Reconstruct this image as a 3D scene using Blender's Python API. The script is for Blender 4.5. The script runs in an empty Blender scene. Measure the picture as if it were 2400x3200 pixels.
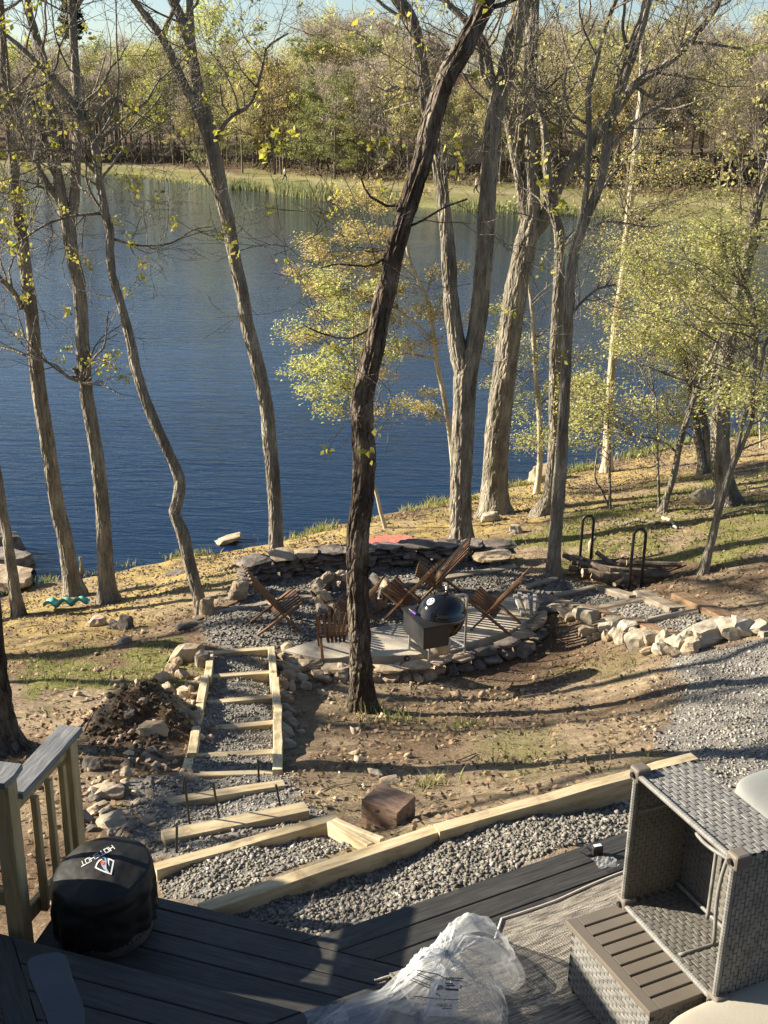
import bpy, bmesh, math, random
import numpy as np
from mathutils import Vector, Matrix
rng = np.random.default_rng(7); random.seed(7)
sc = bpy.context.scene; col = sc.collection
# ------------------------------------------------------------------ camera, sky, sun, exposure
W, H, F = 1659., 2212., 2419.            # photo measured on a 1659 x 2212 grid, focal length in the same unit
PITCH, ROLL = math.radians(19.5), math.radians(1.0)
CAM = np.array([0., 0., 3.9])
fw = np.array([0, math.cos(PITCH), -math.sin(PITCH)]); r0 = np.array([1., 0, 0]); u0 = np.cross(r0, fw)
rt = r0*math.cos(ROLL)+u0*math.sin(ROLL); up = -r0*math.sin(ROLL)+u0*math.cos(ROLL)
cd = bpy.data.cameras.new('camera'); cam = bpy.data.objects.new('camera', cd); col.objects.link(cam)
cam.matrix_world = Matrix(((rt[0], up[0], -fw[0], CAM[0]), (rt[1], up[1], -fw[1], CAM[1]), (rt[2], up[2], -fw[2], CAM[2]), (0, 0, 0, 1)))
cd.sensor_fit = 'VERTICAL'; cd.sensor_height = 24; cd.lens = 24*F/H
cd.clip_start = .1; cd.clip_end = 3000
sc.camera = cam
SUN_EL, SUN_AZ = math.radians(24), math.radians(12)     # the light travels towards +x and a little towards the camera
Ld = np.array([math.cos(SUN_EL)*math.cos(SUN_AZ), -math.cos(SUN_EL)*math.sin(SUN_AZ), -math.sin(SUN_EL)])
wd = bpy.data.worlds.new('World'); sc.world = wd; wd.use_nodes = True
wn = wd.node_tree; bg = wn.nodes['Background']
sky = wn.nodes.new('ShaderNodeTexSky'); sky.sky_type = 'NISHITA'; sky.sun_disc = False
sky.sun_elevation = SUN_EL; sky.sun_rotation = math.atan2(-Ld[0], -Ld[1]) % (2*math.pi)
sky.air_density = 1.0; sky.dust_density = .7; sky.ozone_density = 2.0; sky.altitude = 100
wn.links.new(sky.outputs[0], bg.inputs[0]); bg.inputs[1].default_value = .052
sl = bpy.data.lights.new('sun', 'SUN'); sl.energy = 5.0; sl.angle = math.radians(.5); sl.color = (1.0, .89, .71)
so = bpy.data.objects.new('sun', sl); col.objects.link(so); so.location = (-30, 8, 20)
so.rotation_euler = Vector(Ld).to_track_quat('-Z', 'Y').to_euler()
sc.view_settings.view_transform = 'Standard'; sc.view_settings.look = 'None'
sc.view_settings.exposure = 1.62; sc.view_settings.gamma = 1.0; sc.view_settings.use_curve_mapping = False
sc.cycles.max_bounces = 8; sc.cycles.transparent_max_bounces = 12

# ------------------------------------------------------------------ measuring helpers
def ray(px, py):
    d = fw*F + rt*(px-W/2) - up*(py-H/2)
    return d/np.linalg.norm(d)
def U(px, py, z):
    d = ray(px, py); return CAM + d*((z-CAM[2])/d[2])
def depth(p): return float((np.asarray(p)-CAM) @ fw)
def onplane(px, py, base):
    n = np.array([base[0], base[1], 0.]); n /= np.linalg.norm(n)
    d = ray(px, py); return CAM + d*(((np.asarray(base)-CAM) @ n)/(d @ n))

# ------------------------------------------------------------------ terrain heights
TP = [(500,1990,-.385),(900,1880,-.36),(1300,1765,-.29),(1000,1800,-.335),(420,1960,-.45),(250,1900,-.75),(250,1720,-1.05),(200,1650,-1.35),
(520,1850,-.58),(530,1775,-.81),(500,1715,-1.17),(500,1655,-1.52),(510,1600,-1.79),(515,1535,-2.04),(520,1480,-2.24),(520,1430,-2.42),
(640,1455,-2.52),(700,1500,-2.42),(640,1560,-1.95),(700,1640,-1.45),(750,1700,-1.1),(850,1790,-.72),(783,1530,-2.25),
(900,1480,-2.58),(1050,1450,-2.6),(1000,1560,-1.95),(1000,1640,-1.35),(1100,1700,-.85),(1250,1660,-.75),(1300,1560,-1.5),(1300,1450,-2.2),(1200,1400,-2.58),
(1500,1460,-1.55),(1600,1450,-1.4),(1600,1560,-1.0),(1600,1650,-.65),(1450,1560,-1.25),(1650,1800,-.42),
(520,1330,-2.5),(650,1340,-2.5),(760,1280,-2.5),(900,1300,-2.5),(1000,1400,-2.55),(900,1400,-2.55),(1100,1320,-2.5),(1000,1260,-2.5),(1100,1250,-2.48),(600,1270,-2.5),(750,1400,-2.55),
(1250,1290,-2.38),(1350,1320,-2.12),(1450,1350,-1.85),(1560,1365,-1.62),
(1300,1260,-2.3),(1400,1270,-2.1),(1500,1260,-1.85),(1600,1270,-1.65),(1600,1200,-1.65),(1450,1180,-2.05),(1300,1180,-2.35),(1200,1240,-2.45),(1150,1160,-2.7),(1100,1190,-2.58),
(1570,1085,-2.1),(1430,1105,-2.25),(1650,1100,-1.85),(1650,1010,-2.6),(1530,1020,-3.0),(1400,1040,-3.3),(1312,1020,-3.75),
(1070,1108,-3.4),(1160,1063,-3.75),(998,1172,-2.9),(900,1160,-3.1),(820,1140,-3.4),(700,1195,-2.75),(600,1205,-2.9),
(435,1325,-2.65),(350,1290,-3.0),(235,1300,-3.3),(162,1283,-3.6),(300,1250,-3.7),(42,1330,-3.4),(145,1315,-3.35),(100,1380,-3.0),(300,1350,-2.78),(100,1450,-2.6),(300,1430,-2.52),(400,1400,-2.48),
(100,1550,-2.0),(300,1540,-1.95),(250,1600,-1.65),(380,1580,-1.8),(400,1480,-2.25),(20,1610,-1.7),(200,1780,-.9),
(0,1290,-4.1),(100,1265,-4.1),(270,1232,-4.1),(430,1195,-4.1),(560,1183,-4.1),(700,1140,-4.1),(850,1110,-4.1),(940,1090,-4.1),(1100,1050,-4.1),(1250,1010,-4.1),(1370,985,-4.1),(1500,960,-4.1),(1640,935,-4.1)]
WP = [(-10,0,-.9),(10,0,-.4),(0,-8,-.5),(-10,8,-1.8),(-20,5,-2.2),(12,8,-.3),(20,12,.2),(12,16,-1.1),(25,25,-1.2),(-14,11,-3),(0,2,-.5),(-3,4,-.8),(3,5,-.45),
(-8,22,-5.2),(0,27,-5.2),(10,35,-5.2),(25,46,-5.2),(-20,19,-5.2),(25,38,-4.1),(60,56,-4.1),(60,30,0),(40,0,.5),(-14,15.5,-4.1),(-30,14.5,-4.1),(-40,22,-5.5),(60,66,-5.5),(-40,0,-1.5),(0,-30,-.5)]
_p = np.array([list(U(a, b, z)) for a, b, z in TP] + [list(map(float, w)) for w in WP])
def _phi(r2): return np.where(r2 > 1e-9, .5*r2*np.log(np.maximum(r2, 1e-9)), 0.)
_n = len(_p); _A = np.zeros((_n+3, _n+3))
_d2 = ((_p[:, None, :2]-_p[None, :, :2])**2).sum(-1)
_A[:_n, :_n] = _phi(_d2) + np.eye(_n)*.12
_A[:_n, _n:] = np.c_[np.ones(_n), _p[:, :2]]; _A[_n:, :_n] = _A[:_n, _n:].T
_w = np.linalg.solve(_A, np.r_[_p[:, 2], 0, 0, 0])
_tab = np.random.default_rng(3).random((256, 256))
def vn(x, y):
    x = np.asarray(x, float); y = np.asarray(y, float)
    i = np.floor(x).astype(int); j = np.floor(y).astype(int); fx = x-i; fy = y-j
    fx = fx*fx*(3-2*fx); fy = fy*fy*(3-2*fy)
    t = lambda a, b: _tab[a % 256, b % 256]
    return (t(i, j)*(1-fx)+t(i+1, j)*fx)*(1-fy)+(t(i, j+1)*(1-fx)+t(i+1, j+1)*fx)*fy
def fbm(x, y, o=4):
    s = 0; a = .5; x = np.asarray(x, float); y = np.asarray(y, float)
    for k in range(o):
        s = s + a*vn(x*2**k+17.3*k, y*2**k+9.1*k); a *= .5
    return s/(1-.5**o)
def Zs(x, y):                              # smooth ground
    x = np.atleast_1d(np.asarray(x, float)); y = np.atleast_1d(np.asarray(y, float)); out = np.zeros(x.shape)
    X = x.ravel(); Y = y.ravel(); o = np.zeros(len(X))
    for k in range(0, len(X), 20000):
        a = X[k:k+20000]; b = Y[k:k+20000]
        o[k:k+20000] = _phi((a[:, None]-_p[None, :, 0])**2+(b[:, None]-_p[None, :, 1])**2) @ _w[:_n] + _w[_n]+_w[_n+1]*a+_w[_n+2]*b
    return o.reshape(x.shape)
_mc = None
def Zg(x, y):                              # ground with small lumps and the heap of dug earth
    z = Zs(x, y); x = np.atleast_1d(np.asarray(x, float)); y = np.atleast_1d(np.asarray(y, float))
    rough = np.clip((np.hypot(x, y-11)-0)/1, 0, 1)
    flat = np.exp(-(((x-.2)/2.6)**2+((y-14)/1.7)**2)**2)
    z = z + (1-flat)*rough*((fbm(x*1.3, y*1.3)-.5)*.12+(fbm(x*5+3, y*5)-.5)*.05)
    m = U(308, 1552, -1.78)
    dx = x-m[0]; dy = y-m[1]; g = np.exp(-((dx/.50)**2+(dy/.50)**2))
    return z + g*(.42+.55*(fbm(x*4, y*4+5)-.5))
def G(px, py):                             # where the sight line through a photo point meets the ground
    d = ray(px, py); t = np.linspace(4, 60, 1200); P = CAM+t[:, None]*d
    h = P[:, 2]-Zs(P[:, 0], P[:, 1]); k = np.argmax(h < 0) if (h < 0).any() else len(t)-1
    a, b = t[max(k-1, 0)], t[k]
    q = CAM+d*(a+(b-a)*(h[k-1]/(h[k-1]-h[k]) if k else 0)); q[2] = Zg(q[0], q[1])[0]
    return q

# ------------------------------------------------------------------ objects
ROOT = {}
def wloc(o): return np.array(ROOT.get(o.name, (0, 0, 0)), float)
def tag(o, label=None, cat=None, group=None, kind=None):
    if label: o['label'] = label
    if cat: o['category'] = cat
    if group: o['group'] = group
    if kind: o['kind'] = kind
    return o
def thing(name, label, cat, loc=(0, 0, 0), rz=0, group=None):
    o = bpy.data.objects.new(name, None); col.objects.link(o); o.empty_display_size = .1
    o.location = [float(v) for v in loc]; o.rotation_euler = (0, 0, rz); ROOT[o.name] = tuple(loc)
    return tag(o, label, cat, group)
def mesh(name, V, Fc, mats=None, smooth=False, mi=None, colr=None):
    me = bpy.data.meshes.new(name); V = np.asarray(V, float)
    if isinstance(Fc, np.ndarray):
        n, k = Fc.shape; me.vertices.add(len(V)); me.vertices.foreach_set('co', V.astype(np.float32).ravel())
        me.loops.add(n*k); me.loops.foreach_set('vertex_index', Fc.astype(np.int32).ravel())
        me.polygons.add(n); me.polygons.foreach_set('loop_start', np.arange(0, n*k, k, dtype=np.int32)); me.polygons.foreach_set('loop_total', np.full(n, k, dtype=np.int32))
        me.update(calc_edges=True)
    else:
        me.from_pydata([tuple(v) for v in V], [], Fc)
    if mats is not None:
        for m in (mats if isinstance(mats, (list, tuple)) else [mats]): me.materials.append(m)
    if mi is not None: me.polygons.foreach_set('material_index', np.asarray(mi, dtype=np.int32))
    if smooth: me.polygons.foreach_set('use_smooth', np.ones(len(me.polygons), dtype=bool))
    if colr is not None:
        a = me.color_attributes.new('Col', 'FLOAT_COLOR', 'POINT'); c = np.ones((len(V), 4), np.float32); c[:, :3] = colr
        a.data.foreach_set('color', c.ravel())
    return me
def link(name, me, parent=None, world=True, loc=(0, 0, 0), rot=None, kind=None):
    """link a mesh; with world=True loc is a world place and is made relative to the parent thing (things that use this are not rotated)"""
    o = bpy.data.objects.new(name, me); col.objects.link(o)
    loc = np.asarray(loc, float)
    if parent is not None:
        o.parent = parent
        o.location = loc - wloc(parent) if world else loc
    else: o.location = loc
    ROOT[o.name] = tuple(loc)
    if rot is not None: o.rotation_euler = rot.to_euler() if isinstance(rot, Matrix) else rot
    if kind: o['kind'] = kind
    return o
class MB:
    def __init__(s): s.v = []; s.f = []; s.n = 0
    def add(s, V, Fc):
        s.v.append(np.asarray(V, float)); s.f += [tuple(int(i)+s.n for i in f) for f in Fc]; s.n += len(V); return s
    def box(s, c, size, R=None, taper=1.0):
        h = np.asarray(size, float)/2
        V = np.array([(x, y, z) for z in (-1, 1) for x, y in ((-1, -1), (1, -1), (1, 1), (-1, 1))], float)*h
        V[4:, :2] *= taper
        if R is not None: V = V @ np.asarray(R, float).T
        return s.add(V+np.asarray(c, float), [(3, 2, 1, 0), (4, 5, 6, 7), (0, 1, 5, 4), (1, 2, 6, 5), (2, 3, 7, 6), (3, 0, 4, 7)])
    def bar(s, a, b, w, h, upv=(0, 0, 1)):
        a = np.asarray(a, float); b = np.asarray(b, float); x = b-a; L = np.linalg.norm(x); x /= L
        z = np.asarray(upv, float); z = z-x*(z @ x); z /= np.linalg.norm(z); y = np.cross(z, x)
        return s.box((a+b)/2, (L, w, h), np.c_[x, y, z])
    def tube(s, P, r, n=8, cap=True):
        V, Fc = tube(P, r, n, cap); return s.add(V, Fc)
    def lathe(s, prof, c=(0, 0, 0), n=32, R=None):
        m = len(prof); V = []
        for rr, z in prof:
            for k in range(n):
                a = 2*math.pi*k/n; V.append((rr*math.cos(a), rr*math.sin(a), z))
        V = np.array(V)
        Fc = [(i*n+k, i*n+(k+1) % n, (i+1)*n+(k+1) % n, (i+1)*n+k) for i in range(m-1) for k in range(n)]
        Fc.append(tuple(reversed(range(n)))); Fc.append(tuple((m-1)*n+k for k in range(n)))
        if R is not None: V = V @ np.asarray(R).T
        return s.add(V+np.asarray(c, float), Fc)
    def mesh(s, name, mats, smooth=False, off=(0, 0, 0), bev=0):
        V = np.concatenate(s.v)-np.asarray(off, float); me = mesh(name, V, s.f, mats, smooth)
        if bev:
            bm = bmesh.new(); bm.from_mesh(me)
            bmesh.ops.bevel(bm, geom=[e for e in bm.edges if len(e.link_faces) == 2 and e.calc_face_angle() > .6], offset=bev, segments=2, affect='EDGES', profile=.5)
            bm.to_mesh(me); bm.free()
            if smooth: me.polygons.foreach_set('use_smooth', np.ones(len(me.polygons), dtype=bool))
        return me
    def obj(s, name, mats, parent=None, smooth=False, bev=0, kind=None, loc=None):
        """geometry was collected in world places"""
        if loc is None: loc = wloc(parent) if parent is not None else np.concatenate(s.v).mean(0)*0
        o = link(name, s.mesh(name, mats, smooth, loc, bev), parent, True, loc, kind=kind)
        if smooth and bev: pass
        return o
def frames(P):
    P = np.asarray(P, float); T = np.gradient(P, axis=0); T /= np.linalg.norm(T, axis=1)[:, None]+1e-12
    x = np.cross(T[0], (0, 1, .01)); x /= np.linalg.norm(x); X = [x]
    for k in range(1, len(P)):
        x = X[-1]-T[k]*(X[-1] @ T[k]); X.append(x/np.linalg.norm(x))
    X = np.array(X); return T, X, np.cross(T, X)
def tube(P, r, n=8, cap=True, disp=None):
    P = np.asarray(P, float); m = len(P); r = np.broadcast_to(np.asarray(r, float), (m,))
    T, X, Y = frames(P); a = np.arange(n)*2*math.pi/n
    rr = r[:, None]*np.ones(n)
    if disp is not None: rr = rr+disp
    V = P[:, None, :]+rr[..., None]*(X[:, None, :]*np.cos(a)[None, :, None]+Y[:, None, :]*np.sin(a)[None, :, None])
    i = np.arange(m-1)[:, None]*n; k = np.arange(n)[None, :]; k2 = (k+1) % n
    Fq = np.stack([i+k, i+k2, i+n+k2, i+n+k], -1).reshape(-1, 4)
    Fl = [tuple(f) for f in Fq]
    if cap: Fl += [tuple(range(n))[::-1], tuple((m-1)*n+q for q in range(n))]
    return V.reshape(-1, 3), Fl
def spline(P, ds):
    P = np.asarray(P, float); Q = np.vstack([2*P[0]-P[1], P, 2*P[-1]-P[-2]]); out = []
    for k in range(1, len(Q)-2):
        n = max(1, int(np.linalg.norm(Q[k+1, :3]-Q[k, :3])/ds)); t = np.linspace(0, 1, n, endpoint=False)[:, None]
        a, b, c, d = Q[k-1], Q[k], Q[k+1], Q[k+2]
        out.append(.5*(2*b+(c-a)*t+(2*a-5*b+4*c-d)*t*t+(3*b-a-3*c+d)*t**3))
    out.append(P[-1:]); return np.vstack(out)
def rotz(a): c, s = math.cos(a), math.sin(a); return np.array([[c, -s, 0], [s, c, 0], [0, 0, 1.]])
def rnd_rot(g):
    q = g.normal(size=4); q /= np.linalg.norm(q); w, x, y, z = q
    return np.array([[1-2*(y*y+z*z), 2*(x*y-z*w), 2*(x*z+y*w)], [2*(x*y+z*w), 1-2*(x*x+z*z), 2*(y*z-x*w)], [2*(x*z-y*w), 2*(y*z+x*w), 1-2*(x*x+y*y)]])
def stone_mesh(g, name, mat, sx, sy, sz, sub=2, rough=.18, flat=True):
    bm = bmesh.new(); bmesh.ops.create_cube(bm, size=2); bmesh.ops.subdivide_edges(bm, edges=bm.edges, cuts=sub+1, use_grid_fill=True)
    pl = []
    for k in range(8):
        v = g.normal(size=3)*np.array([1, 1, .45]); pl.append((v/np.linalg.norm(v), g.uniform(.72, 1.02)))
    sk = g.normal(0, .13, 4); tp = g.uniform(.78, 1.0)
    for v in bm.verts:
        c = np.array(v.co); e = 7; l = (np.abs(c)**e).sum()**(1/e); c = c*(np.abs(c).max()/max(l, 1e-6))
        for nn, dd in pl:
            s = c @ nn
            if s > dd: c = c-nn*(s-dd)
        c[:2] *= tp if c[2] > .3 else 1
        c = c+g.normal(0, .035, 3); c[0] += sk[0]*c[1]+sk[1]*c[2]; c[1] += sk[2]*c[2]; c[2] += sk[3]*c[0]*.6
        v.co = c*np.array([sx, sy, sz])
    me = bpy.data.meshes.new(name); bm.to_mesh(me); bm.free(); me.materials.append(mat); return me
def inpoly(x, y, P):
    x = np.asarray(x); y = np.asarray(y); ins = np.zeros(x.shape, bool); n = len(P)
    for k in range(n):
        x1, y1 = P[k][:2]; x2, y2 = P[(k+1) % n][:2]
        if y1 == y2: continue
        c = ((y1 > y) != (y2 > y)) & (x < (x2-x1)*(y-y1)/(y2-y1)+x1); ins ^= c
    return ins

# ------------------------------------------------------------------ materials
def M(name, cols, scale=6, rough=.8, bump=.3, bscale=None, stretch=(1, 1, 1), coord='world', vcol=False, rnd=0., spec=.3, metal=0., detail=6, dist=.02, transl=0., wave=None, pos=None, soil=None):
    m = bpy.data.materials.new(name); m.use_nodes = True; nt = m.node_tree; N = nt.nodes; Lk = nt.links
    b = N['Principled BSDF']; b.inputs['Roughness'].default_value = rough; b.inputs['Metallic'].default_value = metal
    b.inputs['Specular IOR Level'].default_value = spec
    if coord == 'world': cv = N.new('ShaderNodeNewGeometry').outputs['Position']
    else: cv = N.new('ShaderNodeTexCoord').outputs['Object']
    if rnd and coord != 'world':
        oi = N.new('ShaderNodeObjectInfo'); vm = N.new('ShaderNodeVectorMath'); vm.operation = 'ADD'
        Lk.new(cv, vm.inputs[0]); mul = N.new('ShaderNodeMath'); mul.operation = 'MULTIPLY'; mul.inputs[1].default_value = 37.
        Lk.new(oi.outputs['Random'], mul.inputs[0]); Lk.new(mul.outputs[0], vm.inputs[1]); cv = vm.outputs[0]
    mp = N.new('ShaderNodeMapping'); mp.inputs['Scale'].default_value = stretch; Lk.new(cv, mp.inputs[0])
    nz = N.new('ShaderNodeTexNoise'); nz.inputs['Scale'].default_value = scale; nz.inputs['Detail'].default_value = detail; nz.inputs['Roughness'].default_value = .65
    Lk.new(mp.outputs[0], nz.inputs['Vector'])
    cr = N.new('ShaderNodeValToRGB'); e = cr.color_ramp.elements
    ps = pos or [.32+.36*k/(max(len(cols)-1, 1)) for k in range(len(cols))]
    e[0].position = ps[0]; e[0].color = (*cols[0], 1); e[1].position = ps[-1]; e[1].color = (*cols[-1], 1)
    for k in range(1, len(cols)-1): q = e.new(ps[k]); q.color = (*cols[k], 1)
    Lk.new(nz.outputs[0], cr.inputs[0]); c = cr.outputs[0]
    def mulc(c, other):
        mx = N.new('ShaderNodeMix'); mx.data_type = 'RGBA'; mx.blend_type = 'MULTIPLY'; mx.inputs[0].default_value = 1
        Lk.new(c, mx.inputs[6]); Lk.new(other, mx.inputs[7]); return mx.outputs[2]
    if vcol:
        at = N.new('ShaderNodeAttribute'); at.attribute_name = 'Col'; c = mulc(c, at.outputs[0])
    if rnd:
        oi = N.new('ShaderNodeObjectInfo'); mr = N.new('ShaderNodeMapRange'); mr.inputs[3].default_value = 1-rnd; mr.inputs[4].default_value = 1+rnd
        Lk.new(oi.outputs['Random'], mr.inputs[0]); c = mulc(c, mr.outputs[0])
    if soil:                                  # mud, scuffs and stains lying over the material
        geo = N.new('ShaderNodeNewGeometry'); sn = N.new('ShaderNodeTexNoise'); sn.inputs['Scale'].default_value = soil[1]; sn.inputs['Detail'].default_value = 8; sn.inputs['Roughness'].default_value = .7; Lk.new(geo.outputs['Position'], sn.inputs['Vector'])
        sm = N.new('ShaderNodeMapRange'); sm.inputs[1].default_value = soil[2]; sm.inputs[2].default_value = soil[2]+.12; sm.inputs[4].default_value = soil[3]; Lk.new(sn.outputs[0], sm.inputs[0])
        mx = N.new('ShaderNodeMix'); mx.data_type = 'RGBA'; Lk.new(sm.outputs[0], mx.inputs[0]); Lk.new(c, mx.inputs[6]); mx.inputs[7].default_value = (*soil[0], 1); c = mx.outputs[2]
    Lk.new(c, b.inputs['Base Color'])
    if bump:
        n2 = N.new('ShaderNodeTexNoise'); n2.inputs['Scale'].default_value = bscale or scale*3; n2.inputs['Detail'].default_value = 6
        Lk.new(mp.outputs[0], n2.inputs['Vector']); bp = N.new('ShaderNodeBump'); bp.inputs['Strength'].default_value = bump; bp.inputs['Distance'].default_value = dist
        Lk.new(n2.outputs[0], bp.inputs['Height']); Lk.new(bp.outputs[0], b.inputs['Normal'])
    if transl:
        tr = N.new('ShaderNodeBsdfTranslucent'); Lk.new(c, tr.inputs[0]); mx = N.new('ShaderNodeMixShader'); mx.inputs[0].default_value = transl
        Lk.new(b.outputs[0], mx.inputs[1]); Lk.new(tr.outputs[0], mx.inputs[2]); Lk.new(mx.outputs[0], N['Material Output'].inputs[0])
    return m
def bark_mat(name, dark, mid, pale, sc_, st, dist):
    m = M(name, [dark, mid, pale], 5, .95, 0, None, (1, 1, .35)); nt = m.node_tree; N = nt.nodes; Lk = nt.links; b = N['Principled BSDF']; b.inputs['Specular IOR Level'].default_value = .15
    pos = N.new('ShaderNodeNewGeometry').outputs['Position']; mp = N.new('ShaderNodeMapping'); mp.inputs['Scale'].default_value = (1, 1, st); Lk.new(pos, mp.inputs[0])
    wn_ = N.new('ShaderNodeTexNoise'); wn_.inputs['Scale'].default_value = sc_*.6; wn_.inputs['Detail'].default_value = 4; Lk.new(mp.outputs[0], wn_.inputs['Vector'])
    vm = N.new('ShaderNodeVectorMath'); vm.operation = 'MULTIPLY_ADD'; vm.inputs[1].default_value = (.05, .05, .05); Lk.new(wn_.outputs['Color'], vm.inputs[0]); Lk.new(mp.outputs[0], vm.inputs[2])
    vo = N.new('ShaderNodeTexVoronoi'); vo.feature = 'DISTANCE_TO_EDGE'; vo.inputs['Scale'].default_value = sc_; Lk.new(vm.outputs[0], vo.inputs['Vector'])
    mr = N.new('ShaderNodeMapRange'); mr.inputs[2].default_value = .22; Lk.new(vo.outputs['Distance'], mr.inputs[0])
    n2 = N.new('ShaderNodeTexNoise'); n2.inputs['Scale'].default_value = sc_*2.2; n2.inputs['Detail'].default_value = 8; n2.inputs['Roughness'].default_value = .7; Lk.new(mp.outputs[0], n2.inputs['Vector'])
    ad = N.new('ShaderNodeMath'); ad.operation = 'MULTIPLY_ADD'; ad.inputs[1].default_value = .9; Lk.new(n2.outputs[0], ad.inputs[0]); Lk.new(mr.outputs[0], ad.inputs[2])
    bp = N.new('ShaderNodeBump'); bp.inputs['Strength'].default_value = 1; bp.inputs['Distance'].default_value = dist; Lk.new(ad.outputs[0], bp.inputs['Height']); Lk.new(bp.outputs[0], b.inputs['Normal'])
    return m
BARK = bark_mat('bark_grey', (.105, .092, .073), (.215, .193, .155), (.36, .325, .26), 17, .28, .022)
BARKD = bark_mat('bark_dark', (.036, .028, .021), (.095, .075, .058), (.28, .235, .185), 15, .45, .035)
BARKP = M('bark_pale', [(.24, .20, .14), (.38, .335, .25), (.48, .44, .34)], 5, .9, .5, 16, (1, 1, .3), dist=.02)
TWIG = M('twig_bark', [(.05, .038, .028), (.13, .10, .07)], 6, .95, .2)
STONE = M('field_stone', [(.19, .14, .095), (.35, .275, .19), (.43, .36, .27)], 7, .9, .5, 30, rnd=.22, dist=.01)
STONED = M('slate_stone', [(.07, .06, .055), (.15, .13, .115), (.24, .20, .17)], 7, .85, .6, 30, rnd=.25, dist=.012)
STONEL = M('pale_stone', [(.25, .215, .155), (.39, .34, .26), (.46, .42, .34)], 5, .9, .5, 28, rnd=.12, dist=.01)
LUMBER = M('new_lumber', [(.31, .23, .13), (.47, .385, .24), (.56, .48, .33)], 3, .75, .35, 8, (1.2, 9, 9), coord='object', rnd=.14, dist=.005, soil=((.20, .15, .10), 5, .56, .75))
GREYWOOD = M('weathered_timber', [(.16, .13, .10), (.27, .225, .17), (.36, .31, .25)], 3, .9, .5, 8, (1, 9, 9), coord='object', rnd=.18, dist=.006)
BROWNWOOD = M('brown_timber', [(.10, .06, .035), (.18, .115, .065), (.27, .19, .12)], 3, .85, .5, 8, (1, 9, 9), coord='object', rnd=.12, dist=.006)
DECKM = M('composite_board', [(.023, .0225, .022), (.040, .039, .037), (.064, .062, .057)], 4, .55, .35, 9, (1, 14, 14), coord='object', rnd=.14, spec=.4, dist=.003, soil=((.10, .095, .085), 3.5, .58, .55))
CHAIRW = M('stained_slat', [(.075, .036, .017), (.145, .076, .038), (.20, .115, .062)], 5, .5, .15, 10, (9, 9, 1), coord='object', rnd=.1, spec=.4, dist=.003)
BLACKM = M('black_steel', [(.012, .012, .012), (.02, .02, .02)], 8, .45, 0, metal=.0, spec=.5)
ENAMEL = M('black_enamel', [(.006, .006, .007), (.009, .009, .010)], 3, .07, 0, spec=.6)
STEEL = M('grey_steel', [(.42, .41, .38), (.52, .51, .47)], 20, .4, 0, metal=.3)
ALU = M('ash_can_metal', [(.42, .38, .30), (.52, .48, .40)], 12, .4, .1, metal=.5)
CONC = M('concrete_slab', [(.36, .31, .235), (.47, .42, .34), (.54, .49, .40)], 1.3, .9, .25, 60, dist=.004, soil=((.20, .155, .11), 2.2, .52, .6))
DIRT = M('dug_earth', [(.05, .033, .022), (.12, .08, .05), (.2, .14, .09)], 6, .95, .8, 25, dist=.03)
PEB = M('crushed_stone', [(.12, .113, .10), (.235, .22, .197)], 9, .85, .25, 60, vcol=True, dist=.004)
LITTER = M('dead_leaf', [(.15, .10, .06), (.29, .21, .13)], 12, .8, 0, vcol=True, transl=.15)
BLADE = M('grass_blade', [(.9, .9, .9), (1, 1, 1)], 3, .7, 0, vcol=True, transl=.35)
LEAF = M('young_leaf', [(.85, .85, .85), (1, 1, 1)], 5, .6, 0, vcol=True, transl=.45, spec=.25)
RUGM = None
# ------------------------------------------------------------------ ground
def axis(lo, hi, dlo, dhi, step, grow=1.18):
    a = list(np.arange(dlo, dhi+1e-6, step)); s = step
    while a[-1] < hi: s *= grow; a.append(a[-1]+s)
    s = step
    while a[0] > lo: s *= grow; a.insert(0, a[0]-s)
    return np.array(a)
gx = axis(-45, 70, -6.5, 9, .075); gy = axis(-25, 75, 4.4, 24, .085)
XX, YY = np.meshgrid(gx, gy); ZZ = Zg(XX, YY)
ZZ = np.maximum(ZZ, -6.5); ZZ = np.where(np.hypot(XX, YY) > 30, np.clip(ZZ, -6.5, 3), ZZ)
nx, ny = len(gx), len(gy)
idx = np.arange(nx*ny).reshape(ny, nx)
Fq = np.stack([idx[:-1, :-1], idx[:-1, 1:], idx[1:, 1:], idx[1:, :-1]], -1).reshape(-1, 4)
GRAV = {'deck': [(430,1962),(690,2025),(1360,1800),(1345,1688),(950,1788)], 'landing': [(335,1872),(725,1768),(830,1812),(450,1940),(350,1935)],
 'upper': [(385,1678),(610,1672),(668,1742),(722,1765),(340,1868),(322,1885),(262,1800),(300,1690)], 'steps': [(456,1410),(585,1405),(600,1670),(405,1670)],
 'pit': [(450,1335),(520,1255),(800,1205),(1085,1225),(1205,1250),(1110,1285),(930,1335),(800,1370),(650,1402),(560,1402),(480,1398),(440,1350)],
 'treads': [(1135,1280),(1215,1252),(1300,1268),(1400,1300),(1505,1325),(1570,1350),(1480,1372),(1250,1318)],
 'drive': [(1440,1425),(1600,1385),(1700,1370),(1720,1760),(1500,1690),(1490,1640),(1440,1600),(1460,1520)]}
GP = {k: [G(*q)[:2] for q in v] for k, v in GRAV.items()}
gw = np.zeros(XX.shape)
for k, P in GP.items():
    jx = XX+(fbm(XX*2.2, YY*2.2)-.5)*.5*(k in ('upper', 'drive', 'pit')); jy = YY+(fbm(XX*2.2+40, YY*2.2)-.5)*.5*(k in ('upper', 'drive', 'pit'))
    gw = np.maximum(gw, inpoly(jx, jy, P).astype(float))
MEADOW = [G(*q)[:2] for q in [(20,1480),(70,1400),(230,1385),(420,1380),(400,1440),(240,1490),(60,1520)]]
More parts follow.
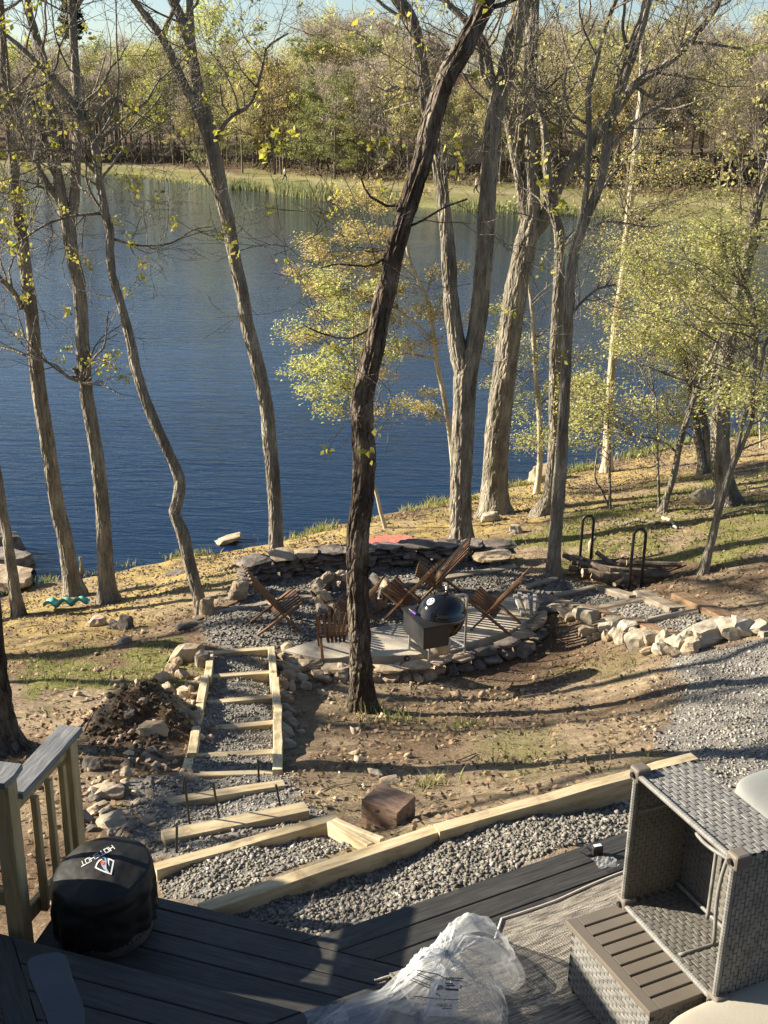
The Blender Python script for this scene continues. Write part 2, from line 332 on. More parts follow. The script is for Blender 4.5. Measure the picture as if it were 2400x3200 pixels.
MEADOW2 = [G(*q)[:2] for q in [(1120,1180),(1250,1110),(1450,1060),(1680,1000),(1690,1230),(1350,1240),(1200,1225)]]
def soft(P, s=.8):
    jx = XX+(fbm(XX*s, YY*s)-.5)*2.2; jy = YY+(fbm(XX*s+31, YY*s)-.5)*2.2; return inpoly(jx, jy, P).astype(float)
def moss_w(x, y, z):
    m = np.clip((-2.62-z)/.5, 0, 1)
    return m*np.clip((fbm(x*.9, y*.9)-.30)*5, 0, 1)*np.clip((fbm(x*4, y*4)-.25)*4, 0, 1)
moss = moss_w(XX, YY, ZZ)
grs = np.maximum(soft(MEADOW), soft(MEADOW2)*.95)*np.clip((fbm(XX*3, YY*3)-.33)*5, 0, 1)
grs = np.maximum(grs, np.clip((fbm(XX*.7+80, YY*.7)-.60)*5, 0, 1)*.6)*(1-gw)
dirt = np.clip((fbm(XX*.55+11, YY*.8+3)-.43)*4, 0, 1)*.9
MP = [G(*q)[:2] for q in [(190,1640),(260,1500),(430,1480),(440,1620),(380,1660),(300,1700)]]
dirt = np.maximum(dirt, soft(MP, 1.5)); dirt = np.maximum(dirt, inpoly(XX, YY, [G(*q)[:2] for q in [(1130,1400),(1190,1350),(1260,1390),(1100,1460),(900,1480),(1000,1450)]]))
gme = mesh('ground', np.c_[XX.ravel(), YY.ravel(), ZZ.ravel()], Fq, None, True, colr=np.c_[moss.ravel(), grs.ravel(), gw.ravel()])
a = gme.color_attributes.new('dirt', 'FLOAT_COLOR', 'POINT'); a.data.foreach_set('color', np.repeat(dirt.ravel()[:, None], 4, 1).astype(np.float32).ravel())
def ground_mat():
    m = bpy.data.materials.new('yard_ground'); m.use_nodes = True; nt = m.node_tree; N = nt.nodes; Lk = nt.links; b = N['Principled BSDF']
    b.inputs['Roughness'].default_value = .95; b.inputs['Specular IOR Level'].default_value = .15
    pos = N.new('ShaderNodeNewGeometry').outputs['Position']
    def noise(s, d=6, r=.6):
        n = N.new('ShaderNodeTexNoise'); n.inputs['Scale'].default_value = s; n.inputs['Detail'].default_value = d; n.inputs['Roughness'].default_value = r; Lk.new(pos, n.inputs['Vector']); return n.outputs[0]
    def ramp(v, cs, lo=.3, hi=.7):
        c = N.new('ShaderNodeValToRGB'); e = c.color_ramp.elements; e[0].position = lo; e[0].color = (*cs[0], 1); e[1].position = hi; e[1].color = (*cs[-1], 1)
        for k in range(1, len(cs)-1): q = e.new(lo+(hi-lo)*k/(len(cs)-1)); q.color = (*cs[k], 1)
        Lk.new(v, c.inputs[0]); return c.outputs[0]
    def mix(f, a_, b_):
        x = N.new('ShaderNodeMix'); x.data_type = 'RGBA'; Lk.new(f, x.inputs[0]); Lk.new(a_, x.inputs[6]); Lk.new(b_, x.inputs[7]); return x.outputs[2]
    fine = noise(38, 5, .7); mid = noise(9, 6, .7)
    litter = ramp(fine, [(.095, .068, .044), (.205, .155, .105), (.36, .29, .205)])
    straw = ramp(mid, [(.15, .108, .07), (.28, .215, .14), (.42, .34, .235)])
    base = mix(ramp(noise(3.1), [(0, 0, 0), (1, 1, 1)], .42, .58), litter, straw)
    soil = ramp(fine, [(.05, .032, .02), (.115, .076, .048), (.27, .19, .115)], .3, .75)
    at = N.new('ShaderNodeAttribute'); at.attribute_name = 'Col'; sp = N.new('ShaderNodeSeparateColor'); Lk.new(at.outputs[0], sp.inputs[0])
    ad = N.new('ShaderNodeAttribute'); ad.attribute_name = 'dirt'
    c = mix(ad.outputs['Fac'], base, soil)
    c = mix(sp.outputs[0], c, ramp(fine, [(.19, .14, .06), (.35, .265, .10), (.48, .38, .16)]))
    c = mix(sp.outputs[1], c, ramp(fine, [(.06, .065, .022), (.15, .15, .05), (.26, .23, .09)]))
    c = mix(sp.outputs[2], c, ramp(noise(55, 3), [(.085, .08, .075), (.19, .18, .165), (.32, .31, .29)]))
    Lk.new(c, b.inputs['Base Color'])
    bp = N.new('ShaderNodeBump'); bp.inputs['Strength'].default_value = .9; bp.inputs['Distance'].default_value = .035; Lk.new(noise(22, 8, .7), bp.inputs['Height']); Lk.new(bp.outputs[0], b.inputs['Normal'])
    return m
gme.materials.append(ground_mat())
tag(link('ground', gme), kind='structure')

# ------------------------------------------------------------------ lake
WZ = -4.1
def water_mat():
    m = bpy.data.materials.new('lake_water'); m.use_nodes = True; nt = m.node_tree; N = nt.nodes; Lk = nt.links; b = N['Principled BSDF']
    b.inputs['Base Color'].default_value = (.004, .015, .040, 1); b.inputs['Roughness'].default_value = .06; b.inputs['IOR'].default_value = 1.333; b.inputs['Specular IOR Level'].default_value = .5
    pos = N.new('ShaderNodeNewGeometry').outputs['Position']
    def noise(s, sx, sy, rot, d=3, r=.55):
        mp = N.new('ShaderNodeMapping'); mp.inputs['Scale'].default_value = (sx, sy, 1); mp.inputs['Rotation'].default_value = (0, 0, rot); Lk.new(pos, mp.inputs[0])
        n = N.new('ShaderNodeTexNoise'); n.inputs['Scale'].default_value = s; n.inputs['Detail'].default_value = d; n.inputs['Roughness'].default_value = r; n.inputs['Distortion'].default_value = .6; Lk.new(mp.outputs[0], n.inputs['Vector']); return n.outputs[0]
    def add(a_, b_, w):
        q = N.new('ShaderNodeMath'); q.operation = 'MULTIPLY_ADD'; q.inputs[1].default_value = w; Lk.new(b_, q.inputs[0]); Lk.new(a_, q.inputs[2]); return q.outputs[0]
    h = noise(1.5, .45, 2.2, .38, 4); h = add(h, noise(4.2, .6, 2.0, .15, 3), .30); h = add(h, noise(.10, .6, 1.3, .5, 2), 1.6)
    bp = N.new('ShaderNodeBump'); wp_ = N.new('ShaderNodeMapRange'); wp_.inputs[1].default_value = .36; wp_.inputs[2].default_value = .62; wp_.inputs[3].default_value = .35; wp_.inputs[4].default_value = 1.0; Lk.new(noise(.035, .5, 1.4, .6, 3), wp_.inputs[0]); Lk.new(wp_.outputs[0], bp.inputs['Strength']); bp.inputs['Distance'].default_value = .050; Lk.new(h, bp.inputs['Height']); Lk.new(bp.outputs[0], b.inputs['Normal'])
    return m
wm = mesh('lake', [(-400, -20, WZ), (400, -20, WZ), (400, 260, WZ), (-400, 260, WZ)], [(0, 1, 2, 3)], water_mat())
tag(link('lake', wm), kind='structure')

# ------------------------------------------------------------------ land across the lake
FS = np.array([(-400, 178), (-120, 164), (-70, 158)]+[tuple(U(px, py, WZ)[:2]) for px, py in [(230,378),(330,386),(400,394),(480,405),(560,410),(650,425),(720,433),(1000,455),(1250,466)]]+[(38, 88), (75, 80), (140, 84), (400, 60)], float)
def fshore(x): return np.interp(x, FS[:, 0], FS[:, 1])
def Zf(x, y):
    d = (np.asarray(y, float)-fshore(x))*.93; x = np.asarray(x, float)
    z = WZ-.5+np.clip(d+.6, -3, 1.2)*.75+np.clip(d-.6, 0, 14)*.035+np.clip(d-14, 0, 30)*(.05+.05/(1+np.exp(-(x-5)/8)))+np.clip(d-44, 0, 120)*.035
    return z+(fbm(x*.12, y*.12)-.5)*.5*np.clip(d/10, 0, 1)*2
fx = np.concatenate([np.arange(-400, -75, 8), np.arange(-75, 75, 1.0), np.arange(75, 401, 8)]); fd = np.concatenate([np.arange(-4, 6, .4), np.arange(6, 30, 1.2), np.arange(30, 200, 6)])
X2, D2 = np.meshgrid(fx, fd); Y2 = fshore(X2)+D2/.93; Z2 = Zf(X2, Y2)
n1, n2 = X2.shape; idx = np.arange(n1*n2).reshape(n1, n2)
Fq = np.stack([idx[:-1, :-1], idx[:-1, 1:], idx[1:, 1:], idx[1:, :-1]], -1).reshape(-1, 4)
wood = np.clip((D2-np.where(X2 < -18, 11, 16)+(fbm(X2*.3, Y2*.3)-.5)*8)/3, 0, 1)
path = np.exp(-((D2-np.where(X2 < -12, 10, 12))/1.2)**2)*.6
GL = np.c_[wood.ravel(), path.ravel(), np.clip(fbm(X2*.5, Y2*.5)*1.6-.4, 0, 1).ravel()]
fme = mesh('far_bank', np.c_[X2.ravel(), Y2.ravel(), Z2.ravel()], Fq, None, True, colr=GL)
def bank_mat():
    m = bpy.data.materials.new('far_grass'); m.use_nodes = True; nt = m.node_tree; N = nt.nodes; Lk = nt.links; b = N['Principled BSDF']; b.inputs['Roughness'].default_value = .95; b.inputs['Specular IOR Level'].default_value = .1
    pos = N.new('ShaderNodeNewGeometry').outputs['Position']
    def ramp(s, cs):
        n = N.new('ShaderNodeTexNoise'); n.inputs['Scale'].default_value = s; n.inputs['Detail'].default_value = 7; Lk.new(pos, n.inputs['Vector'])
        c = N.new('ShaderNodeValToRGB'); e = c.color_ramp.elements; e[0].position = .3; e[0].color = (*cs[0], 1); e[1].position = .7; e[1].color = (*cs[1], 1); Lk.new(n.outputs[0], c.inputs[0]); return c.outputs[0]
    def mix(f, a_, b_):
        x = N.new('ShaderNodeMix'); x.data_type = 'RGBA'; Lk.new(f, x.inputs[0]); Lk.new(a_, x.inputs[6]); Lk.new(b_, x.inputs[7]); return x.outputs[2]
    at = N.new('ShaderNodeAttribute'); at.attribute_name = 'Col'; sp = N.new('ShaderNodeSeparateColor'); Lk.new(at.outputs[0], sp.inputs[0])
    c = mix(sp.outputs[2], ramp(1.2, [(.11, .12, .045), (.19, .185, .07)]), ramp(2, [(.18, .16, .075), (.27, .23, .11)]))
    c = mix(sp.outputs[1], c, ramp(3, [(.30, .24, .16), (.36, .30, .2)]))
    c = mix(sp.outputs[0], c, ramp(1.5, [(.07, .045, .03), (.17, .115, .075)]))
    Lk.new(c, b.inputs['Base Color']); return m
fme.materials.append(bank_mat()); tag(link('far_bank', fme), kind='structure')

# ------------------------------------------------------------------ loose stuff on the ground
def pebbles(name, poly, dens, s0, s1, tone=1., pale=.25, seed=0, sides=20, jit=.0, zoff=.0, parent=None):
    g = np.random.default_rng(seed); P = np.array(poly); lo, hi = P.min(0), P.max(0); A = np.prod(hi-lo); n = int(A*dens)
    x = g.uniform(lo[0], hi[0], n); y = g.uniform(lo[1], hi[1], n)
    k = inpoly(x+g.normal(0, jit, n), y+g.normal(0, jit, n), P); x, y = x[k], y[k]; n = len(x)
    bm = bmesh.new(); bmesh.ops.create_icosphere(bm, subdivisions=1, radius=1) if sides == 20 else bmesh.ops.create_cube(bm, size=1.5)
    bv = np.array([v.co for v in bm.verts]); bm.verts.index_update(); bf = [[v.index for v in f.verts] for f in bm.faces]; bm.free()
    if sides == 20: bf = np.array(bf)
    else: bf = np.array([q for f in bf for q in ((f[0], f[1], f[2]), (f[0], f[2], f[3]))])
    m = len(bv); s = s0*(s1/s0)**(g.random(n)**1.8)
    V = bv[None]*(1+g.normal(0, .30, (n, m, 1)))*g.uniform(.6, 1.25, (n, 1, 3))
    q = g.normal(size=(n, 4)); q /= np.linalg.norm(q, axis=1)[:, None]; w, a, b, c = q.T
    R = np.stack([np.stack([1-2*(b*b+c*c), 2*(a*b-c*w), 2*(a*c+b*w)], -1), np.stack([2*(a*b+c*w), 1-2*(a*a+c*c), 2*(b*c-a*w)], -1), np.stack([2*(a*c-b*w), 2*(b*c+a*w), 1-2*(a*a+b*b)], -1)], 1)
    V = np.einsum('nij,nmj->nmi', R, V)*s[:, None, None]; V[..., 2] *= .75
    z = Zg(x, y)+zoff
    V += np.stack([x, y, z+s*.25], -1)[:, None, :]
    Fa = (bf[None]+np.arange(n)[:, None, None]*m).reshape(-1, 3)
    t = g.normal(1, .22, n); t = np.where(g.random(n) < pale, t*1.55, t)*tone; t = np.clip(t, .35, 2.2)
    tint = np.stack([t*g.uniform(.97, 1.06, n), t, t*g.uniform(.9, 1.04, n)], -1)
    me = mesh(name, V.reshape(-1, 3), Fa, PEB, False, colr=np.repeat(tint, m, 0))
    return tag(link(name, me, parent), kind='stuff')
pebbles('gravel', GP['deck'], 3300, .007, .018, .85, .2, 1, 12)
pebbles('gravel', GP['landing'], 2600, .007, .016, .95, .2, 2, 12)
pebbles('gravel', GP['upper'], 1200, .006, .017, 1.0, .25, 3, 12, .12)
pebbles('gravel', GP['steps'], 1100, .007, .018, .9, .2, 4, 12)
pebbles('gravel', GP['pit'], 750, .010, .024, .85, .15, 5, 12, .1)
pebbles('gravel', GP['treads'], 900, .010, .024, .8, .15, 6, 12)
pebbles('gravel', GP['drive'], 1000, .006, .017, 1.2, .3, 7, 12, .25)

def scatter(n, x0, x1, y0, y1, seed, keep):
    g = np.random.default_rng(seed); y = np.sqrt(g.uniform(y0**2, y1**2, n)); x = g.uniform(-1, 1, n)*(y*.42+1.0); x = x+0*y
    k = (x > x0) & (x < x1) & keep(x, y, g); return g, x[k], y[k]
_gpoly = list(GP.values())
SLABP = [G(*q)[:2] for q in [(612,1415),(690,1440),(870,1440),(1000,1412),(1100,1388),(1172,1330),(1160,1300),(1100,1285),(940,1332),(760,1375),(640,1402)]]
def off_gravel(x, y):
    k = np.ones(x.shape, bool)
    for P in _gpoly: k &= ~inpoly(x, y, P)
    return k & ~inpoly(x, y, SLABP)
def dry(x, y): return Zs(x, y) > WZ+.08
def off_deck(x, y): return ~((y < 5.2+.5*np.clip(x+.3, 0, 9)-.31*np.clip(x+.3, -9, 0)*-1))
# dead leaves
g, x, y = scatter(90000, -9, 14, 5, 31, 11, lambda x, y, g: off_gravel(x, y) & dry(x, y) & (g.random(len(x)) < .25+.75*(fbm(x*.8+9, y*.8) > .5)) & (y > 5.6))
n = len(x); z = Zg(x, y); a = g.uniform(0, 6.28, n); s = g.uniform(.010, .026, n)*(1+y*.02)
ex = np.stack([np.cos(a), np.sin(a), g.normal(0, .35, n)], -1); ey = np.stack([-np.sin(a), np.cos(a), g.normal(0, .35, n)], -1)*g.uniform(.4, .8, n)[:, None]
c = np.stack([x, y, z+.012+s*.25], -1)
V = np.stack([c-ex*s[:, None], c-ey*s[:, None]-np.array([0, 0, .006]), c+ex*s[:, None], c+ey*s[:, None]+np.array([0, 0, .008])], 1).reshape(-1, 3)
t = g.uniform(.5, 1.5, n); tint = np.stack([t, t*g.uniform(.92, 1.1, n), t*g.uniform(.85, 1.15, n)], -1)
tag(link('dead_leaves', mesh('dead_leaves', V, np.arange(4*n).reshape(n, 4), LITTER, colr=np.repeat(tint, 4, 0))), kind='stuff')
# sticks
g, x, y = scatter(2600, -9, 14, 6, 30, 19, lambda x, y, g: off_gravel(x, y) & dry(x, y) & (g.random(len(x)) < .3+.7*(fbm(x*.6+4, y*.6) > .5)))
V = []; Fs = []
for k in range(len(x)):
    a = g.uniform(0, 6.28); L = g.uniform(.06, .38); r = g.uniform(.002, .006)*(1+y[k]*.03); d = np.array([math.cos(a), math.sin(a)]); t = np.array([-.5, 0, .5])*L; px_ = x[k]+d[0]*t+g.normal(0, L*.06, 3); py_ = y[k]+d[1]*t+g.normal(0, L*.06, 3); pz_ = Zg(px_, py_)+r*.8+np.abs(g.normal(0, .006, 3))
    v, f = tube(np.c_[px_, py_, pz_], [r, r*.9, r*.5], 4, False); Fs.append(np.array(f)+len(V)*12); V.append(v)
tag(link('fallen_twigs', mesh('fallen_twigs', np.concatenate(V), np.concatenate(Fs), M('dead_twig', [(.10, .08, .06), (.24, .20, .155)], 3, .95, 0))), kind='stuff')
# grass
def blades(name, x, y, h, cols, seed, wide=.006, lean=.5):
    g = np.random.default_rng(seed); n = len(x); z = Zg(x, y)-.01; a = g.uniform(0, 6.28, n); h = h*g.uniform(.5, 1.3, n); b = g.uniform(0, 6.28, n)
    w = wide*(1+.05*y); d = np.stack([np.cos(a), np.sin(a), 0*a], -1)*w[:, None]; l = np.stack([np.cos(b), np.sin(b), 0*b], -1)*(h*lean*g.uniform(.2, 1, n))[:, None]
    p = np.stack([x, y, z], -1); q = p+l*.35+np.array([0, 0, 1.])*(h*.6)[:, None]; r = p+l+np.array([0, 0, 1.])*h[:, None]
    V = np.stack([p-d, p+d, q+d*.7, q-d*.7, r], 1).reshape(-1, 3); k = np.arange(n)[:, None]*5
    Fa = np.concatenate([np.concatenate([k, k+1, k+2], 1), np.concatenate([k, k+2, k+3], 1), np.concatenate([k+3, k+2, k+4], 1)])
    c = np.asarray(cols)[g.integers(0, len(cols), n)]*g.uniform(.7, 1.3, (n, 1))
    return tag(link(name, mesh(name, V, Fa, BLADE, colr=np.repeat(c, 5, 0))), kind='stuff')
def lawn_keep(x, y, g):
    w = np.maximum(inpoly(x+(fbm(x*.8, y*.8)-.5)*2.2, y+(fbm(x*.8+31, y*.8)-.5)*2.2, MEADOW)*1., inpoly(x+(fbm(x*.8, y*.8)-.5)*2.2, y+(fbm(x*.8+31, y*.8)-.5)*2.2, MEADOW2)*.55)
    w = np.maximum(w, np.clip((fbm(x*.7+80, y*.7)-.60)*5, 0, 1)*.5)
    return off_gravel(x, y) & dry(x, y) & (y > 6.4) & (g.random(len(x)) < w*np.clip((fbm(x*3, y*3)-.33)*5, 0, 1))
g, x, y = scatter(110000, -9, 14, 6, 30, 12, lawn_keep)
blades('grass', x, y, .075, [(.12, .15, .035), (.16, .18, .05), (.24, .22, .09)], 13, .004, 1.0)
TUFT = [(265,1228,.25),(432,1198,.3),(520,1178,.35),(548,1172,.3),(640,1162,.3),(705,1143,.5),(690,1150,.4),(100,1262,.3),(62,1272,.35),(10,1285,.35),(190,1245,.3),(380,1205,.25),(955,1090,.5),(940,1098,.35),(1015,1082,.4),(1105,1052,.45),(1130,1050,.3),(1240,1020,.6),(1265,1015,.6),(1360,992,.7),(1385,985,.6),(1395,978,.7),(1430,972,.5),(1455,965,.6),(1490,960,.6),(1610,945,.8),(1625,942,.7),(1655,930,.5),(890,1105,.3),(800,1125,.3),(780,1530,.2),(812,1540,.25),(835,1560,.2),(930,1700,.15),(1010,1570,.15)]
g = np.random.default_rng(14); xs = []; ys = []; hs = []
for px, py, s in TUFT:
    b = G(px, py); k = int(35+90*s); xs += list(b[0]+g.normal(0, .10+s*.18, k)); ys += list(b[1]+g.normal(0, .06+.06*s, k)); hs += [.08+.22*s]*k
blades('shore_grass', np.array(xs), np.array(ys), np.array(hs), [(.17, .21, .05), (.26, .28, .09), (.36, .33, .15)], 15, .005, .8)
o = pebbles('earth_clods', [G(*q)[:2] for q in [(215,1565),(260,1505),(365,1490),(390,1530),(378,1630),(310,1650),(210,1620)]], 520, .008, .045, .75, .0, 28, 20, .25); o.data.materials.clear(); o.data.materials.append(M('earth_clod', [(.05, .033, .022), (.115, .078, .05), (.19, .135, .085)], 8, .95, .6, 30, vcol=True))
# chips of broken rock on the dug ground
for k, (poly, d) in enumerate([([(190,1700),(260,1500),(430,1470),(440,1640),(330,1720),(230,1850)], 55), ([(590,1440),(1000,1480),(1150,1420),(1200,1400),(1000,1560),(640,1600)], 26), ([(230,1380),(440,1350),(450,1460),(350,1500),(150,1480)], 22), ([(640,1620),(900,1640),(900,1720),(700,1740)], 14)]):
    o = pebbles('rock_chips', [G(*q)[:2] for q in poly], d, .015, .06, 1.0, .2, 30+k, 20, .3); o.data.materials.clear(); o.data.materials.append(CHIP if 'CHIP' in globals() else M('rock_chip', [(.17, .125, .085), (.30, .23, .16), (.38, .31, .23)], 9, .9, .4, 40, vcol=True, dist=.01)); CHIP = o.data.materials[0]
# ------------------------------------------------------------------ trees of the yard
def bark_disp(P, r, n, seed, amp):
    s = np.r_[0, np.cumsum(np.linalg.norm(np.diff(P, axis=0), axis=1))]
    nr = max(6, int(2*math.pi*r.max()/.05)); a = np.arange(n)/n*nr
    tw = (vn(s*1.1+seed, s*0+3)-.5)*2.2
    u = a[None, :]+tw[:, None]; sv = s[:, None]*np.ones(n)
    def per(u, v, q):
        w = (u % nr); return vn(w*q+seed*7, v)*1.0
    blend = np.clip((nr-(u % nr))/1.5, 0, 1)
    h = per(u, sv*3.2, 1)*blend+vn((u % nr)-nr+seed*7, sv*3.2)*(1-blend)
    h2 = vn(u*2.3+seed, sv*9)
    ridge = 1-np.abs(2*h-1)
    big = vn(u*.35+seed*3, sv*1.3)-.5
    return (amp*((ridge-.55)*1.0+(h2-.5)*.55)+big*r[:, None]*.14)
def strand(g, p, d, L, r, n, droop=0., wig=.25):
    P = [np.asarray(p, float)]; d = np.asarray(d, float)/np.linalg.norm(d); h = L/n
    for k in range(n):
        d = d+g.normal(0, wig, 3)*.6+np.array([0, 0, droop]); d /= np.linalg.norm(d); P.append(P[-1]+d*h)
    return np.array(P), np.linspace(r, max(r*.35, .0025), n+1)
class Twigs:
    def __init__(s, seed): s.V = []; s.F = []; s.n = 0; s.g = np.random.default_rng(seed); s.tips = []
    def tube(s, P, r, n):
        V, Fc = tube(P, r, n, False); s.V.append(V); s.F.append(np.array(Fc)+s.n); s.n += len(V)
    def grow(s, p, d, L, r, lev, droop=.05, wig=.28, kids=4, side=.9):
        g = s.g; n = max(3, int(L/.16)) if lev > 0 else max(3, int(L/.12)); n = min(n, 9)
        P, rr = strand(g, p, d, L, r, n, droop, wig); s.tube(P, rr, 5 if r > .012 else 3)
        if lev <= 0: s.tips.append((P[-1], P[-1]-P[-2])); s.tips.append((P[len(P)//2], P[-1]-P[-2])); return
        for k in range(kids):
            t = g.uniform(.25, .98); q = t*(len(P)-1); i = min(int(q), len(P)-2); b = P[i]+(P[i+1]-P[i])*(q-i); ax = P[i+1]-P[i]; ax /= np.linalg.norm(ax)
            v = g.normal(size=3); v -= ax*(v @ ax); v /= np.linalg.norm(v)+1e-9
            s.grow(b, ax*.75+v*side, L*g.uniform(.35, .65), max(rr[i]*.6, .003), lev-1, droop, wig, max(2, kids-1), side)
        s.tips.append((P[-1], P[-1]-P[-2]))
    def obj(s, name, parent, mat):
        if not s.V: return
        return tag(link(name, mesh(name, np.concatenate(s.V)-wloc(parent), np.concatenate(s.F), mat), parent, True, wloc(parent)), kind='stuff')
def leaf_clusters(name, parent, tips, g, per, size, cols, spread=.08, hang=.3, mat=None, thin=1.):
    if not len(tips): return
    T = np.array([t[0] for t in tips]); n = len(T)*per; c = np.repeat(T, per, 0)+g.normal(0, spread, (n, 3)); c[:, 2] -= np.abs(g.normal(0, spread*hang, n))
    return leaf_cards(name, parent, c, g, size, cols, thin)
def leaf_cards(name, parent, c, g, size, cols, thin=1., flat=0.):
    n = len(c); d = g.normal(size=(n, 3)); d[:, 2] = d[:, 2]*(1-flat)-.35*(1-flat); d /= np.linalg.norm(d, axis=1)[:, None]
    v = g.normal(size=(n, 3)); v[:, :2] *= (1-.6*flat); v[:, 2] += 0; e = np.cross(d, v if not flat else v*np.array([.35, .35, 1.])+np.array([0, 0, 1.])*flat); e /= np.linalg.norm(e, axis=1)[:, None]+1e-9
    s = size*g.uniform(.55, 1.3, n)[:, None]; nrm = np.cross(d, e)
    V = np.stack([c-d*s*.1, c+d*s*.5-e*s*.42*thin+nrm*s*.12, c+d*s*1.05-nrm*s*.05, c+d*s*.5+e*s*.42*thin+nrm*s*.12], 1).reshape(-1, 3)
    cc = np.asarray(cols)[g.integers(0, len(cols), n)]*g.uniform(.7, 1.3, (n, 1))
    off = wloc(parent) if parent is not None else np.zeros(3)
    return tag(link(name, mesh(name, V-off, np.arange(4*n).reshape(n, 4), LEAF, colr=np.repeat(cc, 4, 0)), parent, True, off), kind='stuff')
YG = [(.42, .40, .06), (.50, .46, .08), (.34, .36, .06), (.46, .40, .10)]
GREENY = [(.54, .58, .19), (.60, .62, .23), (.47, .51, .16), (.62, .60, .26)]
ORNG = [(.55, .42, .17), (.60, .48, .20), (.50, .38, .15), (.52, .47, .18)]
TANG = [(.56, .51, .22), (.58, .49, .22), (.54, .53, .20), (.46, .44, .17)]
TREES = {}
def tree(name, label, stems, bark=BARK, base=None, twig=None, seed=0, sink=.2, group=None, flare=1.0, grow_top=3.0, gseed=None, cat='tree', amp=.016):
    g = np.random.default_rng(seed+100)
    b = G(*stems[0][0][:2]) if base is None else np.asarray(base, float)
    t = thing(name, label, cat, b, group=group); out = []; tw = Twigs(seed+500)
    for si, S in enumerate(stems):
        P = np.array([onplane(q[0], q[1], b) for q in S]); R = np.array([q[2]*depth(p)/F/2 for q, p in zip(S, P)])
        if si == 0: P = np.vstack([P[0]-np.array([0, 0, sink])+0*(P[1]-P[0]), P]); R = np.r_[R[0]*1.12*flare, R]
        if S[-1][1] <= 5 and grow_top:     # goes on above the picture
            d = P[-1]-P[-2]; d = d/np.linalg.norm(d); e = P[-1].copy(); r_ = R[-1]; ext = []
            for k in range(4):
                d = d+g.normal(0, .10, 3)+np.array([0, 0, .06]); d /= np.linalg.norm(d); e = e+d*grow_top/4; r_ *= .78; ext.append(e)
            P = np.vstack([P, ext]); R = np.r_[R, R[-1]*.78**np.arange(1, 5)]
        dep = g.normal(0, .10, len(P))*np.linspace(0, 1, len(P)); nn = np.array([b[0], b[1], 0]); nn /= np.linalg.norm(nn)
        Q = spline(np.c_[P, R], .05 if R.max() > .06 else .09); P2, R2 = Q[:, :3], np.maximum(Q[:, 3], .004)
        rm = R2.max(); n = 40 if rm > .12 else 24 if rm > .06 else 10 if rm > .02 else 6
        if si == 0 and rm > .07:
            s = np.linalg.norm(P2-P2[0], axis=1); th = np.arange(n)*2*math.pi/n
            fl = np.exp(-np.maximum(s-sink, 0)/.16)[:, None]*(.18+.22*np.maximum(0, np.sin(th*5+seed)))*R2[:, None]*flare
        else: fl = 0
        dsp = (bark_disp(P2, R2, n, seed*3+si*11+1, min(amp, R2.max()*.14))+fl) if rm > .03 else None
        V, Fc = tube(P2, R2, n, True, dsp)
        link('trunk' if si == 0 else 'limb', mesh('trunk' if si == 0 else 'limb', V-b, Fc, bark, rm < .05), t, True, b)
        out.append((P2, R2))
    if twig:
        for si, (P2, R2) in enumerate(out):
            lo = twig.get('lo', .5) if si == 0 else twig.get('lo2', .15); n = int(twig.get('n', 10)*(1 if si == 0 else .7)); m = len(P2)
            for k in range(n):
                i = min(m-2, int(m*g.uniform(lo, .99))); ax = P2[i+1]-P2[i]; ax /= np.linalg.norm(ax)+1e-9; v = g.normal(size=3); v -= ax*(v @ ax); v /= np.linalg.norm(v)
                L = g.uniform(*twig.get('L', (.7, 1.8))); tw.grow(P2[i], ax*.45+v+np.array([0, 0, twig.get('up', .15)]), L, min(R2[i]*.5, .008+.009*L), twig.get('lev', 2), twig.get('droop', .06), twig.get('wig', .3), twig.get('kids', 4))
        tw.obj('twigs', t, bark if bark is not BARKP else BARK)
        if twig.get('leaf'):
            pr, per, size, cols = twig['leaf']; tips = [q for q in tw.tips if g.random() < pr and q[0][2] > -3.5]
            leaf_clusters('leaves', t, tips, g, per, size, cols, twig.get('spread', .05))
    TREES[label] = (t, b, out, tw); return t, b, out
LT = dict(n=16, lo=.45, L=(.8, 2.2), lev=2, kids=5, up=.1, leaf=(.030, 14, .052, YG), spread=.04)
tree('oak_tree', 'slim leaning oak at the water edge, left of the two by the green sled', [[(162,1283,46),(152,1235,37),(140,1160,33),(127,1106,31),(117,1053,30),(102,953,30),(90,878,30),(77,778,29),(68,678,28),(51,553,27),(43,490,26),(33,420,24),(28,340,22),(18,250,20),(10,150,18),(2,40,15),(0,0,14)],
  [(48,668,14),(36,640,12),(15,615,11),(-15,590,10),(-50,560,8)]], seed=1, twig=LT)
tree('oak_tree', 'forked oak at the water edge with a pale bare patch on its upper stem', [[(236,1300,46),(230,1250,36),(222,1106,30),(212,1003,29),(200,928,28),(187,853,28),(180,778,28),(177,703,28),(172,628,28),(157,553,29),(145,480,30),(135,440,26),(120,350,20),(107,225,18),(100,150,16),(70,50,14),(60,0,13)],
  [(150,500,22),(160,440,22),(165,350,20),(170,250,19),(162,150,18),(157,50,17),(154,0,16)], [(140,465,18),(120,425,16),(88,375,15),(62,312,14),(38,250,13),(0,212,12),(-30,190,10)], [(184,840,16),(172,815,12),(158,794,9)]], seed=2, twig=dict(LT, n=11))
